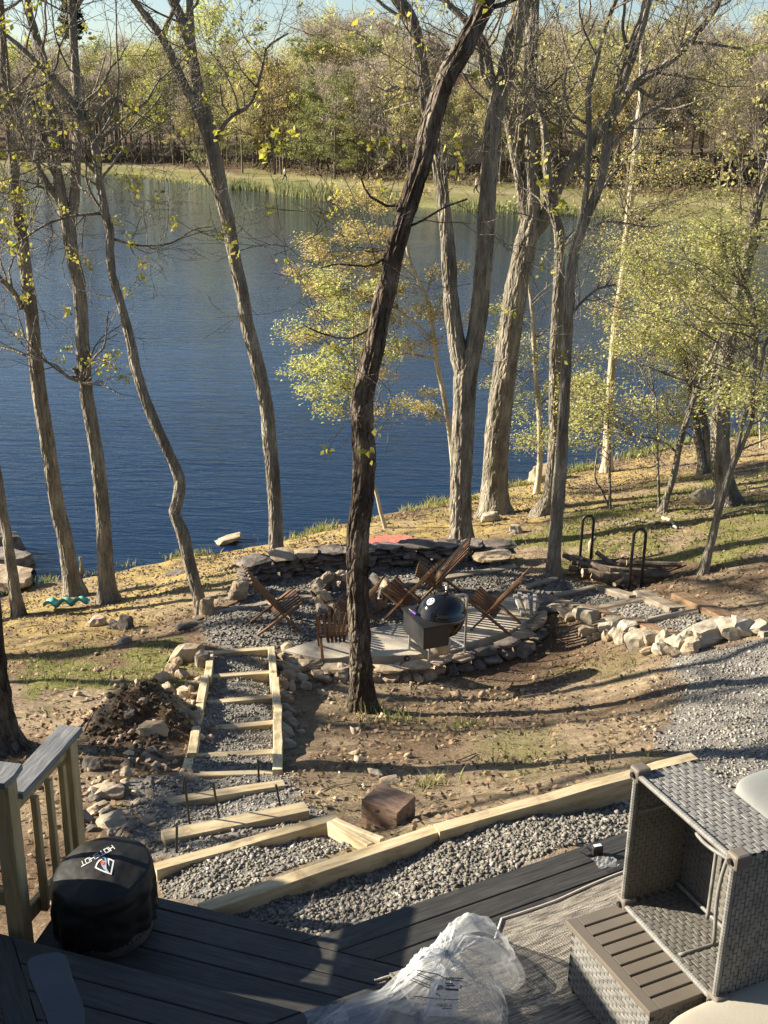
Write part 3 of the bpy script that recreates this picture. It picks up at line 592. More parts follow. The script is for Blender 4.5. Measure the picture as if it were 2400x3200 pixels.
tree('oak_tree', 'thin crooked oak with a kink near its foot, left of the stone seat wall', [[(437,1323,28),(430,1290,26),(415,1236,26),(395,1156,27),(376,1106,24),(380,1093,25),(388,1043,23),(372,993,22),(345,938,22),(320,878,21),(295,803,20),(280,728,19),(260,653,18),(245,603,17),(238,553,17),(238,500,17),(225,450,17),(212,375,16),(200,300,15),(175,250,13),(140,200,12),(75,130,10),(25,85,9),(0,65,8)],
  [(208,375,9),(180,345,8),(150,330,7),(80,322,6),(0,326,5)], [(228,460,9),(200,462,7),(150,468,6),(90,490,5),(20,540,4)], [(183,285,8),(205,260,7),(215,240,7),(240,212,6),(255,215,5),(285,240,4),(330,265,3)], [(190,275,7),(180,220,6),(178,170,5),(150,150,5),(120,80,4),(110,0,3)], [(240,515,6),(300,530,5),(370,525,4),(420,495,3),(460,490,2)],[(205,310,6),(240,250,5),(256,180,5),(252,100,4),(250,0,3)]], seed=3, twig=dict(LT, n=15, lo=.55, L=(.6, 1.7)))
tree('oak_tree', 'tall oak behind the left end of the stone seat wall, forked high over the lake', [[(597,1216,34),(596,1180,30),(595,1103,29),(590,1028,29),(582,953,30),(575,878,29),(555,778,29),(535,703,28),(522,628,27),(505,553,27),(495,490,28),(480,425,30),(465,350,32),(450,290,30),(430,245,24),(418,215,21),(400,190,20),(375,130,18),(350,80,16),(320,40,14),(290,0,12)],
  [(458,320,24),(448,250,22),(430,190,22),(415,120,21),(395,50,20),(372,0,18)], [(420,130,14),(412,60,16),(410,0,15)], [(350,85,12),(362,50,11),(378,15,10),(385,0,9)], [(468,300,10),(485,268,9),(500,250,9),(530,235,8),(548,210,7),(555,190,7),(568,140,6),(575,105,5),(600,85,4),(623,72,3)], [(455,400,6),(430,365,5),(395,310,4),(380,290,3)], [(500,252,5),(480,225,4),(476,180,3)], [(555,190,4),(520,150,3),(500,110,3)]], seed=4, twig=dict(LT, n=9, lo=.62, L=(.5, 1.5), leaf=(.035, 12, .052, YG)))
tree('oak_tree', 'dark rough barked oak leaning right in front of the patio', [[(783,1537,60),(780,1443,47),(776,1335,46),(772,1227,44),(772,1173,46),(776,1120,46),(785,1066,46),(787,994,46),(783,922,46),(783,868,46),(793,814,45),(807,760,43),(825,670,42),(843,595,40),(855,533,38),(873,470,38),(893,408,40),(913,345,40),(935,255,41),(962,170,42),(995,112,42),(1028,52,38),(1048,0,38)],
  [(1040,28,18),(1062,16,12),(1085,10,10),(1120,-5,8)], [(858,540,8),(830,560,6),(790,575,5),(730,570,4),(690,580,3)], [(880,440,8),(835,445,6),(800,425,5),(780,385,4),(790,355,3)], [(812,700,7),(760,730,5),(700,722,4),(660,705,3)], [(860,500,6),(915,475,5),(960,448,4),(1010,430,4)]], bark=BARKD, seed=5, twig=dict(LT, n=5, lo=.8, leaf=(.05, 6, .06, YG)), amp=.026)
tree('oak_tree', 'thick oak dividing into a Y above the lake, behind the seat wall', [[(996,1178,60),(996,1150,50),(995,1103,47),(997,1003,46),(1002,903,46),(1005,820,50),(1012,785,44),(1022,753,38),(1035,678,36),(1045,578,36),(1050,500,35),(1057,375,35),(1070,250,36),(1095,150,37),(1115,60,36),(1130,0,36)],
  [(1003,800,44),(990,753,37),(975,653,32),(970,578,31),(962,475,28),(947,350,27),(930,270,27),(917,190,29),(905,110,29),(888,45,28),(860,0,27)], [(1080,200,16),(1062,165,15),(1045,90,15),(1000,40,14),(960,0,13)], [(895,60,10),(870,40,9),(840,20,8),(815,0,7)], [(918,200,9),(880,190,8),(850,188,7),(830,195,6)], [(1062,190,12),(1045,165,11),(1032,95,10),(1010,80,9)]], seed=6, twig=dict(LT, n=9, lo=.6, leaf=(.05, 6, .05, TANG)), amp=.024)
tree('oak_tree', 'thickest oak by the water with a big pale limb reaching right', [[(1070,1110,72),(1068,1053,56),(1075,928,52),(1087,828,50),(1100,728,48),(1115,628,48),(1130,553,48),(1142,500,44),(1150,450,34),(1145,350,32),(1140,250,30),(1145,150,28),(1150,60,26),(1152,0,26)],
  [(1136,520,32),(1150,505,30),(1180,465,29),(1210,390,27),(1265,325,27),(1305,265,24),(1340,225,20),(1370,185,18),(1430,145,16),(1480,100,15),(1530,40,12),(1555,0,10)], [(1140,490,26),(1125,400,22),(1110,325,20),(1095,250,18),(1075,200,16),(1050,130,14),(1035,90,12)], [(1440,140,9),(1480,96,8),(1530,95,6),(1600,105,5)], [(1370,185,8),(1420,215,6),(1480,205,4)]], seed=7, twig=dict(LT, n=16, lo=.55, leaf=(.05, 6, .05, TANG)), amp=.024)
tree('oak_tree', 'grey oak beside the log rack, its stem parting into two high up', [[(1195,1245,34),(1198,1180,28),(1204,1106,28),(1212,1003,27),(1217,903,24),(1222,803,22),(1227,703,21),(1230,628,20),(1240,550,20),(1265,475,19),(1295,400,18),(1310,325,20),(1322,250,20),(1345,175,22),(1370,100,22),(1390,40,18),(1400,0,18)],
  [(1231,600,15),(1245,520,15),(1265,425,14),(1272,300,13),(1272,200,13),(1290,125,12),(1310,50,11),(1330,0,10)], [(1228,690,8),(1250,660,6),(1290,625,5),(1330,615,4)], [(1310,330,9),(1345,290,8),(1390,250,7),(1450,215,5),(1500,170,4)], [(1352,160,9),(1356,110,8),(1345,60,7),(1350,0,6)], [(1272,270,6),(1235,245,5),(1220,200,4),(1225,140,3)]], seed=8, twig=dict(LT, n=15, lo=.5, leaf=(.05, 6, .05, TANG)))
tree('oak_tree', 'shaded slim oak right behind the grey oak, hidden low down', [[(1173,1112,42),(1190,1060,30),(1197,950,24),(1198,850,24),(1200,750,24),(1205,650,24),(1209,553,22),(1207,500,21),(1190,435,19),(1180,350,17),(1175,275,15),(1155,200,12),(1150,150,10)]], bark=BARK, seed=9, twig=dict(LT, n=14, lo=.6, leaf=(.06, 6, .05, TANG)))
tree('birch_tree', 'thin pale stem near the shore behind the thickest oak', [[(1160,1065,14),(1166,1000,12),(1165,903,11),(1157,803,10),(1152,703,9),(1147,650,7),(1140,590,5)], [(1158,800,4),(1130,830,3),(1090,843,2)]], bark=BARKP, seed=10, twig=dict(n=10, lo=.25, L=(.6, 1.4), lev=1, kids=4, up=.05))
tree('beech_tree', 'straight pale smooth tree by the water amid yellow green leaves', [[(1311,1021,28),(1312,980,21),(1315,903,18),(1322,803,17),(1330,703,17),(1345,603,16),(1352,525,15),(1365,400,14),(1375,300,13),(1385,200,12),(1387,100,9),(1392,0,8)]], bark=BARKP, seed=11, twig=dict(LT, n=16, lo=.4, L=(.8, 2.), leaf=(.2, 7, .06, TANG)))
tree('understory_tree', 'small slanting forked tree behind the log rack', [[(1430,1107,20),(1436,1085,14),(1455,1028,13),(1470,953,12),(1485,903,11),(1502,853,11),(1520,803,9),(1545,753,7),(1570,678,5)], [(1424,1103,7),(1422,1030,6),(1420,978,5),(1419,903,4),(1417,860,3)], [(1500,858,7),(1500,820,5),(1506,780,4)], [(1465,985,5),(1450,965,4),(1420,950,3),(1370,940,2)]], seed=12, twig=dict(n=10, lo=.4, L=(.5, 1.3), lev=1, kids=4, up=.05))
tree('oak_tree', 'big flaky barked oak on the right slope by a pale rock', [[(1573,1090,58),(1566,1050,44),(1558,1003,40),(1555,903,37),(1565,803,34),(1575,728,32),(1590,653,28),(1610,578,26),(1625,500,24),(1640,425,22),(1660,370,20),(1680,300,18)], [(1600,600,10),(1640,520,9),(1670,470,8)], [(1560,860,9),(1590,810,8),(1620,790,6),(1665,770,4)]], seed=13, twig=dict(LT, n=10, lo=.4, leaf=(.3, 7, .06, TANG)))
tree('understory_tree', 'dark slender two stemmed tree curving up at the right', [[(1518,1238,22),(1528,1200,18),(1540,1156,16),(1552,1106,15),(1570,1043,14),(1590,978,12),(1605,903,11),(1625,853,10),(1632,753,9),(1625,653,8),(1590,603,7),(1570,553,5),(1555,500,4)], [(1575,1030,9),(1605,960,9),(1625,903,8),(1645,803,7),(1650,753,6),(1680,690,5)], [(1622,640,5),(1590,560,4),(1580,500,3),(1500,560,3)]], bark=BARK, seed=14, twig=dict(n=14, lo=.5, L=(.6, 1.5), lev=1, kids=4))
tree('understory_tree', 'leafy twin stemmed tree by the shore left of the big flaky oak', [[(1521,1024,26),(1515,980,18),(1505,928,17),(1495,853,14),(1480,790,12),(1470,753,11),(1430,678,8),(1395,603,6),(1375,540,4)], [(1533,1018,18),(1528,960,15),(1520,903,14),(1510,828,11),(1505,740,9),(1510,640,7),(1500,560,5)], [(1541,1015,9),(1540,900,7),(1535,800,5)]], seed=15, twig=dict(n=16, lo=.3, L=(.6, 1.6), lev=1, kids=4))
tree('sapling', 'thin straight sapling at the far right of the shore', [[(1643,967,6),(1642,930,5),(1640,890,5),(1635,840,3)]], bark=BARKP, seed=16, twig=dict(n=8, lo=.4, L=(.3, .8), lev=1, kids=3))
tree('oak_tree', 'very thick dark oak cut by the left frame edge behind the deck railing', [[(-8,1625,118),(-14,1580,94),(-24,1500,84),(-36,1400,82),(-48,1250,80),(-60,1100,78),(-75,900,74),(-90,700,70)]], bark=BARKD, base=G(16, 1622)-np.array([.12, 0, 0]), seed=17, twig=None, amp=.03)
tree('young_oak', 'slim grey stem at the far left below the dark thick oak', [[(42,1332,30),(34,1290,24),(25,1231,22),(16,1160,20),(6,1100,19),(-10,1000,18),(-30,880,16)]], seed=18)
tree('sapling', 'twin thin dark saplings on the slope right of the thickest oak', [[(1318,1098,7),(1317,1040,6),(1316,950,5),(1310,880,3)], [(1316,1097,5),(1300,1060,5),(1285,1030,4),(1292,960,3),(1295,880,3),(1285,820,2)]], seed=19, twig=dict(n=6, lo=.5, L=(.3, .8), lev=1, kids=3))
tree('dead_stump', 'pointed grey stub standing behind the forked oak at the shore', [[(178,1247,11),(176,1225,9),(173,1203,6)]], seed=20, cat='stump', bark=BARK)
tree('maple_tree', 'slender maple with orange spring leaves hanging over the lake', [[(985,1085,12),(975,968,11),(960,863,10),(945,793,10),(937,728,10),(925,663,9),(905,608,8),(885,560,7),(878,520,6),(880,470,4)], [(938,735,7),(915,715,6),(890,695,5),(860,668,5)], [(940,775,6),(900,768,5),(862,765,4),(830,790,3)], [(905,610,4),(870,575,4),(840,540,3)], [(925,668,4),(925,620,3),(945,560,3)]], bark=BARKP, base=G(990, 1092)+np.array([0, .2, 0]), seed=21)
tree('leafy_sapling', 'green leaved sapling on the bank behind the dark leaning oak', [[(832,1142,10),(822,1105,8),(812,1062,8),(790,990,7),(770,900,6),(765,800,5),(762,700,4),(758,620,3)]], bark=BARKP, seed=22)
# layered sprays of small leaves
def spray(tw, g, frm, c, rx, ry, th, n, out):
    d = np.asarray(c)-frm; L = np.linalg.norm(d); P, rr = strand(g, frm, d, L, .004+.004*L, 6, 0, .10)
    P = P+np.linspace(0, 1, len(P))[:, None]*(c-P[-1]); tw.tube(P, rr, 4)
    for k in range(7):
        a = g.uniform(0, 6.28); q = P[g.integers(3, len(P))]; e = c+np.array([math.cos(a)*rx, math.sin(a)*ry, g.normal(0, th)])*g.uniform(.6, 1)
        P2, r2 = strand(g, q, e-q, np.linalg.norm(e-q), .005, 4, 0, .12); tw.tube(P2, r2, 3)
    a = g.uniform(0, 6.28, n); r = np.sqrt(g.random(n)); lump = .6+.8*vn(a*1.3+c[0]*9, r*2+c[2]*7)
    out.append(np.stack([c[0]+np.cos(a)*r*rx*lump, c[1]+np.sin(a)*r*ry*lump, c[2]+g.normal(0, th, n)-.25*rx*r*r], 1))
def foliage(label, boxes, cols, size, seed, per=260):
    t, b, st, _ = TREES[label]; g = np.random.default_rng(seed); tw = Twigs(seed+9); out = []
    allp = np.concatenate([s[0] for s in st])
    for (x0, y0, x1, y1, n, rr) in boxes:
        for k in range(n):
            px, py = g.uniform(x0, x1), g.uniform(y0, y1); c = onplane(px, py, b); nn = np.array([b[0], b[1], 0]); nn /= np.linalg.norm(nn); c = c+nn*g.normal(0, .7)*min(1, rr*1.5)
            m = allp[np.argmin(np.linalg.norm(allp-c-np.array([0, 0, -.5]), axis=1))]; r = rr*g.uniform(.7, 1.3)
            spray(tw, g, m, c, r, r*.9, r*g.uniform(.14, .34), int(per*r/.5), out)
    tw.obj('branches', t, BARK); leaf_cards('leaves', t, np.concatenate(out), g, size, cols, .9, .55)
foliage('slender maple with orange spring leaves hanging over the lake', [(660,500,860,560,11,.32),(645,555,860,630,16,.33),(700,480,780,520,2,.3),(720,385,900,440,7,.4),(640,665,860,735,14,.3),(680,600,860,680,8,.3),(820,640,960,760,6,.35),(750,790,880,880,4,.3),(880,830,960,900,4,.22),(880,560,1000,700,4,.3)], ORNG+TANG[:2], .048, 31, 400)
foliage('green leaved sapling on the bank behind the dark leaning oak', [(680,580,840,640,8,.32),(625,700,850,800,14,.32),(615,780,800,860,12,.3),(680,850,860,900,4,.3),(700,640,860,690,4,.3)], GREENY+TANG[2:3], .045, 32, 330)
foliage('leafy twin stemmed tree by the shore left of the big flaky oak', [(1350,560,1600,690,24,.55),(1340,680,1600,780,20,.55),(1390,770,1600,850,14,.5),(1420,850,1520,920,6,.4),(1330,470,1600,570,16,.5),(1560,600,1659,760,9,.5)], GREENY+TANG, .043, 33, 430)
foliage('small slanting forked tree behind the log rack', [(1240,800,1420,880,8,.45),(1250,870,1450,930,8,.42),(1340,640,1480,760,8,.4)], TANG+GREENY[:2], .042, 34, 360)
foliage('thin pale stem near the shore behind the thickest oak', [(1080,700,1260,780,7,.4),(1060,790,1290,870,10,.42),(1100,880,1290,960,8,.42),(1040,640,1120,760,4,.3)], GREENY+TANG, .042, 35, 280)
foliage('dark slender two stemmed tree curving up at the right', [(1560,560,1659,700,8,.45),(1580,760,1659,880,7,.45),(1540,480,1659,580,6,.4)], TANG+GREENY, .04, 36, 330)
foliage('straight pale smooth tree by the water amid yellow green leaves', [(1290,430,1450,520,7,.6),(1380,330,1560,460,12,.6),(1290,560,1420,700,7,.5),(1250,280,1500,380,9,.5)], TANG+ORNG[:2], .05, 37, 150)
foliage('thin straight sapling at the far right of the shore', [(1590,830,1659,880,5,.4)], GREENY, .045, 38, 150)
# trees just outside the left of the picture (their shadows cross the lawn)
for k, (x, y, hh, r) in enumerate([(-9.5, 13.8, 11, .16), (-15, 13.2, 12, .17), (-11, 16.2, 11, .15), (-17.5, 10.5, 12, .2), (-22, 13.5, 12, .2), (-20, 16.5, 12, .17)]):
    b = np.array([x, y, Zg(x, y)[0]]); g = np.random.default_rng(700+k); P = np.array([b+np.array([g.normal(0, .12)*q, g.normal(0, .12)*q+.05*q, hh*q/8-.2]) for q in range(9)])
    t = thing('oak_tree', 'bare oak standing along the shore to the left of the yard', 'tree', b, group='oaks left of the yard'); Q = spline(np.c_[P, np.linspace(r, r*.3, 9)], .15)
    V, Fc = tube(Q[:, :3], Q[:, 3], 16, True, bark_disp(Q[:, :3], Q[:, 3], 16, k, .015)); link('trunk', mesh('trunk', V-b, Fc, BARK), t, True, b); tw = Twigs(800+k)
    for q in range(10):
        i = int(len(Q)*g.uniform(.5, .97)); v = g.normal(size=3); v[2] = abs(v[2])*.6+.3; tw.grow(Q[i, :3], v, g.uniform(1.5, 3.2), .035, 2, .05, .25, 4)
    tw.obj('twigs', t, BARK)
# ------------------------------------------------------------------ the wood across the lake
def far_template(kind, seed):
    g = np.random.default_rng(seed); tv = []; tf = []; n0 = 0; h = 17.
    lean = g.normal(0, .5, 2); P = np.array([[lean[0]*(q/6)**2+g.normal(0, .08), lean[1]*(q/6)**2, h*.92*q/6-.3] for q in range(7)]); r = np.linspace(.19, .03, 7)
    V, Fc = tube(P, r, 6, False); tv.append(V); tf.append(np.array(Fc)); n0 += len(V); pts = []
    lo = {'bare': .35, 'bud': .3, 'gold': .25, 'green': .25, 'layer': .12}[kind]; wid = {'bare': .26, 'bud': .24, 'gold': .21, 'green': .27, 'layer': .24}[kind]
    for k in range(26):
        t = lo+(.97-lo)*(k+g.random())/26; b = np.array([np.interp(t*h*.95, P[:, 2], P[:, j]) for j in range(2)]+[t*h*.92]); a = g.uniform(0, 6.28)
        sh = math.sin(math.pi*min(1, (t-lo)/(1-lo)*.8+.2))**.7 if kind != 'layer' else (1.05-t)*1.1
        L = h*wid*(.55+.6*sh)*g.uniform(.7, 1.15); upz = g.uniform(.35, .9) if kind != 'layer' else g.uniform(-.05, .25)
        d = np.array([math.cos(a), math.sin(a), upz]); Q, rr = strand(g, b, d, L, .055*(1.15-t)+.012, 5, .05 if kind != 'layer' else 0, .18)
        V, Fc = tube(Q, rr, 4, False); tv.append(V); tf.append(np.array(Fc)+n0); n0 += len(V)
        for j in range(6):
            i = g.integers(1, 5); q = Q[i]+(Q[i+1]-Q[i])*g.random(); v = g.normal(size=3); v[2] = abs(v[2])*.7+.1 if kind != 'layer' else v[2]*.15
            Q2, r2 = strand(g, q, d*.6+v*.8, L*g.uniform(.3, .55), .02, 4, .03, .25); V, Fc = tube(Q2, r2, 3, False); tv.append(V); tf.append(np.array(Fc)+n0); n0 += len(V); pts.append(Q2[1:])
    pts = np.concatenate(pts); trunk = mesh('trunk', np.concatenate(tv), np.concatenate(tf), FARB)
    n = {'bare': 4200, 'bud': 3800, 'gold': 4000, 'green': 4800, 'layer': 4600}[kind]
    c = pts[g.integers(0, len(pts), n)]+g.normal(0, .38, (n, 3))*np.array([1, 1, .8 if kind != 'layer' else .3])
    cols = {'bare': [(.27, .235, .19), (.33, .285, .23), (.23, .20, .165), (.37, .32, .24)], 'bud': [(.38, .36, .16), (.33, .29, .16), (.44, .42, .18), (.31, .27, .17)], 'gold': [(.46, .37, .15), (.40, .32, .14), (.50, .42, .18), (.33, .27, .13)],
        'green': [(.42, .44, .13), (.48, .49, .16), (.36, .39, .12), (.52, .50, .2)], 'layer': [(.17, .20, .07), (.23, .25, .09), (.29, .27, .11), (.13, .155, .055)]}[kind]
    sliv = np.clip({'bare': .8, 'bud': .5, 'gold': .25, 'green': .15, 'layer': .2}[kind], 0, 1)
    isl = g.random(n) < sliv; d = g.normal(size=(n, 3)); d[isl, 2] = np.abs(d[isl, 2])+.3; d /= np.linalg.norm(d, axis=1)[:, None]
    e = np.cross(d, g.normal(size=(n, 3))); e /= np.linalg.norm(e, axis=1)[:, None]
    L = np.where(isl, g.uniform(.4, 1.1, n), g.uniform(.14, .34, n))[:, None]; w = np.where(isl, g.uniform(.02, .04, n), g.uniform(.08, .19, n))[:, None]
    V = np.stack([c-e*w, c+d*L*.5+e*w*.2-e*w, c+d*L, c+d*L*.5+e*w], 1).reshape(-1, 3)
    cc = np.asarray(cols)[g.integers(0, len(cols), n)]*g.uniform(.75, 1.25, (n, 1))*1.3
    crown = mesh('crown', V, np.arange(4*n).reshape(n, 4), FARL, colr=np.repeat(cc, 4, 0))
    return trunk, crown
FARB = M('far_bark', [(.10, .08, .062), (.19, .16, .125)], 2, .95, 0, rnd=.3, coord='object')
FARL = M('far_foliage', [(.8, .8, .8), (1, 1, 1)], .35, .8, 0, vcol=True, rnd=.22, coord='object', transl=.4, spec=.1)
TPL = {k: [far_template(k, 40+7*i+j) for j in range(n)] for i, (k, n) in enumerate([('bare', 4), ('bud', 3), ('gold', 2), ('green', 2), ('layer', 3)])}
LAB = {'bare': ('bare grey brown tree in the wood across the lake', 'bare trees across the lake'), 'bud': ('olive budding tree in the wood across the lake', 'budding trees across the lake'), 'gold': ('golden leaved tree in the wood across the lake', 'golden trees across the lake'),
       'green': ('yellow green leafy tree in the wood across the lake', 'yellow green trees across the lake'), 'layer': ('dull green tree with low layered boughs by the far bank', 'layered green trees by the far bank')}
g = np.random.default_rng(77)
ZONES = [(228, 'left of the crooked oak'), (470, 'left of the tall oak'), (640, 'behind the walker'), (860, 'left of the leaning oak'), (1010, 'right of the leaning oak'), (1180, 'behind the thickest oaks'), (1390, 'behind the grey oak'), (9999, 'at the right edge')]
ROWS = ['fronting the far wood', 'just inside the far wood', 'midway in the far wood', 'deep in the far wood']
SHORT = {'bare': 'bare grey tree', 'bud': 'olive budding tree', 'gold': 'golden tree', 'green': 'yellow green tree', 'layer': 'low boughed green tree'}
def far_tree(kind, x, y, s, sz=None, label=None, cat='tree', row=None):
    tr, cr = TPL[kind][g.integers(0, len(TPL[kind]))]; z = Zf(x, y)-.15; lab, grp = LAB[kind]
    if row is not None:
        px = W/2+F*x/y; zn = next(n for q, n in ZONES if px < q); lab = SHORT[kind]+' '+ROWS[row]+', '+zn; grp = lab
    t = thing('woodland_tree', label or lab, cat, (x, y, float(z)), g.uniform(0, 6.28), None if label else grp); t.scale = (s*(sz or 1), s*(sz or 1), s)
    link('trunk', tr, t, False); link('crown', cr, t, False); return t
rows = []
for r_, (d0, d1, n, kinds, pr, s0, s1) in enumerate([(0, 4, 62, ('layer', 'bud', 'bare', 'gold'), (.36, .34, .22, .08), .45, .68), (4, 12, 78, ('bare', 'bud', 'gold', 'layer', 'green'), (.36, .36, .06, .06, .16), .62, .82), (14, 30, 74, ('bare', 'bud', 'gold', 'green'), (.40, .36, .06, .18), .68, .88), (34, 60, 46, ('bare', 'bud', 'green'), (.50, .30, .20), .70, .90)]):
    for k in range(n):
        u = -1.08+2.16*(k+g.random())/n; yy = 140; half = .40
        x = None
        for it in range(6):
            X_ = u*half*yy; dd = (14 if X_ < -18 else 18)+d0+(d1-d0)*.5; yy = fshore(X_)+dd/.93
        dd = (13 if X_ < -18 else 18)+g.uniform(d0, d1); X_ = u*half*yy+g.normal(0, .8); y = fshore(X_)+dd/.93
        if r_ in (1, 2) and 955 < W/2+F*X_/y < 1085: continue
        kind = kinds[np.searchsorted(np.cumsum(pr), g.random()*.999)]
        s = g.uniform(s0, s1)*1.13
        px = W/2+F*X_/y
        if px > 830: s *= .95
        if 640 < px < 830 and r_ > 0: s *= 1.12
        if 500 < px < 640: s *= .84 if r_ > 1 else 1
        if px < 430 and r_ < 2 and kind in ('layer', 'gold'): kind = 'bare'
        if px > 880 and kind in ('green', 'layer') and g.random() < .75: kind = 'bare' if g.random() < .6 else 'bud'
        if 280 < px < 880 and kind == 'bare' and g.random() < .4: kind = 'green' if g.random() < .4 else 'bud'
        if 535 < px < 830 and r_ < 2 and g.random() < .45: kind = 'layer'
        far_tree(kind, X_, y, s, row=r_)
# slim trunks of the shaded wood on the left and low brush at its foot
V = []; Fc = []; n0 = 0
for k in range(46):
    px = g.uniform(150, 660); x = None; yy = 155
    for it in range(5): X_ = (px-W/2)/F*yy; yy = fshore(X_)+16
    y = fshore(X_)+g.uniform(14, 34); X_ = (px-W/2)/F*y; t = thing('woodland_tree', 'slim straight bare trunk in the shaded wood behind the meadow', 'tree', (X_, y, float(Zf(X_, y))-.1), g.uniform(0, 6), 'slim trunks in the shaded wood')
    hh = g.uniform(9, 14); P = np.array([[g.normal(0, .1), g.normal(0, .1), hh*q/5] for q in range(6)]); v, f = tube(P, np.linspace(g.uniform(.07, .15), .03, 6), 6, False)
    link('trunk', mesh('trunk', v, f, FARB), t, False)
# named ones
def at_far(px, d): 
    yy = 140
    for it in range(8): X_ = (px-W/2)/F*yy; yy = fshore(X_)+d/.93
    return X_, yy
for px, d, k, s, lab in [(470, 40, 'green', 1.3, 'tallest yellow green tree above the middle of the far wood'), (590, 15, 'gold', .86, 'bright golden tree with a pale trunk at the edge of the far meadow'), (715, 15, 'layer', .72, 'fresh green layered tree left of the dark leaning oak across the lake'), (395, 26, 'green', .85, 'yellow green tree behind the tall forked oak across the lake'), (690, 30, 'bare', 1.02, 'broad grey brown tree rising above the far wood')]:
    x, y = at_far(px, d); far_tree(k, x, y, s, 1.0, lab)
# a dark pine standing above the wood
x, y = at_far(192, 42); b = (x, y, float(Zf(x, y))); t = thing('pine_tree', 'dark pine rising above the far wood at the left', 'tree', b); hp = 23.
mb = MB(); mb.tube([(x, y, b[2]-.2), (x+.3, y, b[2]+hp)], [.3, .06], 8); mb.obj('trunk', FARB, t)
c = []
for k in range(60):
    zt = g.uniform(.72, 1.0); L = (1.08-zt)*5.5+.5; a = g.uniform(0, 6.28); m = 60; q = g.random(m)**.6
    c.append(np.stack([x+np.cos(a)*q*L+g.normal(0, .25, m), y+np.sin(a)*q*L+g.normal(0, .25, m), b[2]+zt*hp+q*.5+g.normal(0, .14, m)], 1))
leaf_cards('crown', t, np.concatenate(c), g, .55, [(.03, .05, .02), (.045, .065, .03), (.025, .04, .02)], .5)
# leaf litter brush under the wood edge
c = []
for k in range(480):
    px = g.uniform(-40, 1700); x, y = at_far(px, g.uniform(15, 26)); z = float(Zf(x, y)); m = 26; c.append(np.stack([x+g.normal(0, .8, m), y+g.normal(0, .6, m), z+np.abs(g.normal(0, .55, m))], 1))
o = leaf_cards('underbrush', None, np.concatenate(c), g, .32, [(.16, .12, .085), (.20, .16, .10), (.12, .10, .06), (.18, .18, .07)], .5)
# reeds in clumps on the far waterline
c = []; V = []; cc = []
def reeds(x0, x1, n, hh, seed, off=(-1.2, .6)):
    q = np.random.default_rng(seed)
    for k in range(n):
        px = q.uniform(x0, x1); x, y = at_far(px, q.uniform(*off)); z = max(float(Zf(x, y)), WZ)-.1; h = hh*q.uniform(.5, 1.2); w = .05; l = q.normal(0, .18, 2)*h; a = q.uniform(0, 3.14)
        d = np.array([math.cos(a), math.sin(a), 0])*w; p = np.array([x, y, z]); V.extend([p-d, p+d, p+np.array([l[0], l[1], h])+d*.3, p+np.array([l[0], l[1], h])-d*.3]); cc.extend([np.array([(.20, .24, .09), (.28, .28, .12), (.34, .32, .17), (.15, .19, .07)][q.integers(0, 4)])*q.uniform(.8, 1.2)]*4)
reeds(486, 572, 700, .85, 1, (-1.5, .8)); reeds(590, 700, 1300, 1.05, 2, (-2.2, 1.5)); reeds(690, 860, 1000, .9, 3, (-1.2, 1.6)); reeds(930, 1360, 1500, .6, 4, (-.6, 1.2)); reeds(230, 480, 700, .4, 5, (-.4, .4))
tag(link('reeds', mesh('reeds', np.array(V), np.arange(len(V)).reshape(-1, 4), BLADE, colr=np.array(cc))), kind='stuff')
# house roof beyond the trees
x, y = at_far(1012, 40); z = float(Zf(x, y)); t = thing('far_house', 'house with a reddish brown roof half hidden in the far wood', 'house', (x, y, z)); R = rotz(.35); cz = U(1010, 208, 0)
zt = CAM[2]+(249-172)/F*y; ze = CAM[2]+(249-214)/F*y
SIDE = M('house_siding', [(.42, .38, .32), (.50, .46, .40)], 3, .8, 0); ROOFM = M('red_shingles', [(.20, .095, .065), (.27, .14, .10)], 6, .9, .2); GLASSM = M('dark_glass', [(.02, .025, .03), (.03, .035, .04)], 2, .1, 0)
mb = MB(); mb.box((x, y, (z-1+ze)/2), (11, 8, ze-z+1), R); mb.obj('wall', SIDE, t)
for sgn in (-1, 1):
    mb = MB(); q = np.array([(-6, sgn*4.8, ze-.3), (6, sgn*4.8, ze-.3), (6, 0, zt), (-6, 0, zt)]); q = np.r_[q, q+np.array([0, 0, .22])]; q[:, :2] = q[:, :2] @ R[:2, :2].T+np.array([x, y])
    mb.add(q, [(3, 2, 1, 0), (4, 5, 6, 7), (0, 1, 5, 4), (1, 2, 6, 5), (2, 3, 7, 6), (3, 0, 4, 7)]); mb.obj('roof', ROOFM, t)
mb = MB(); mb.box(np.r_[(R @ np.array([3, 1, 0]))[:2]+np.array([x, y]), zt-.2], (1, .9, 2.2), R); mb.obj('chimney', STONE, t)
for k in (-3.2, 0, 3.2):
    mb = MB(); q = R @ np.array([k, -4.05, 0]); mb.box((x+q[0], y+q[1], ze-1.6), (1.1, .15, 1.3), R); mb.obj('window', GLASSM, t)
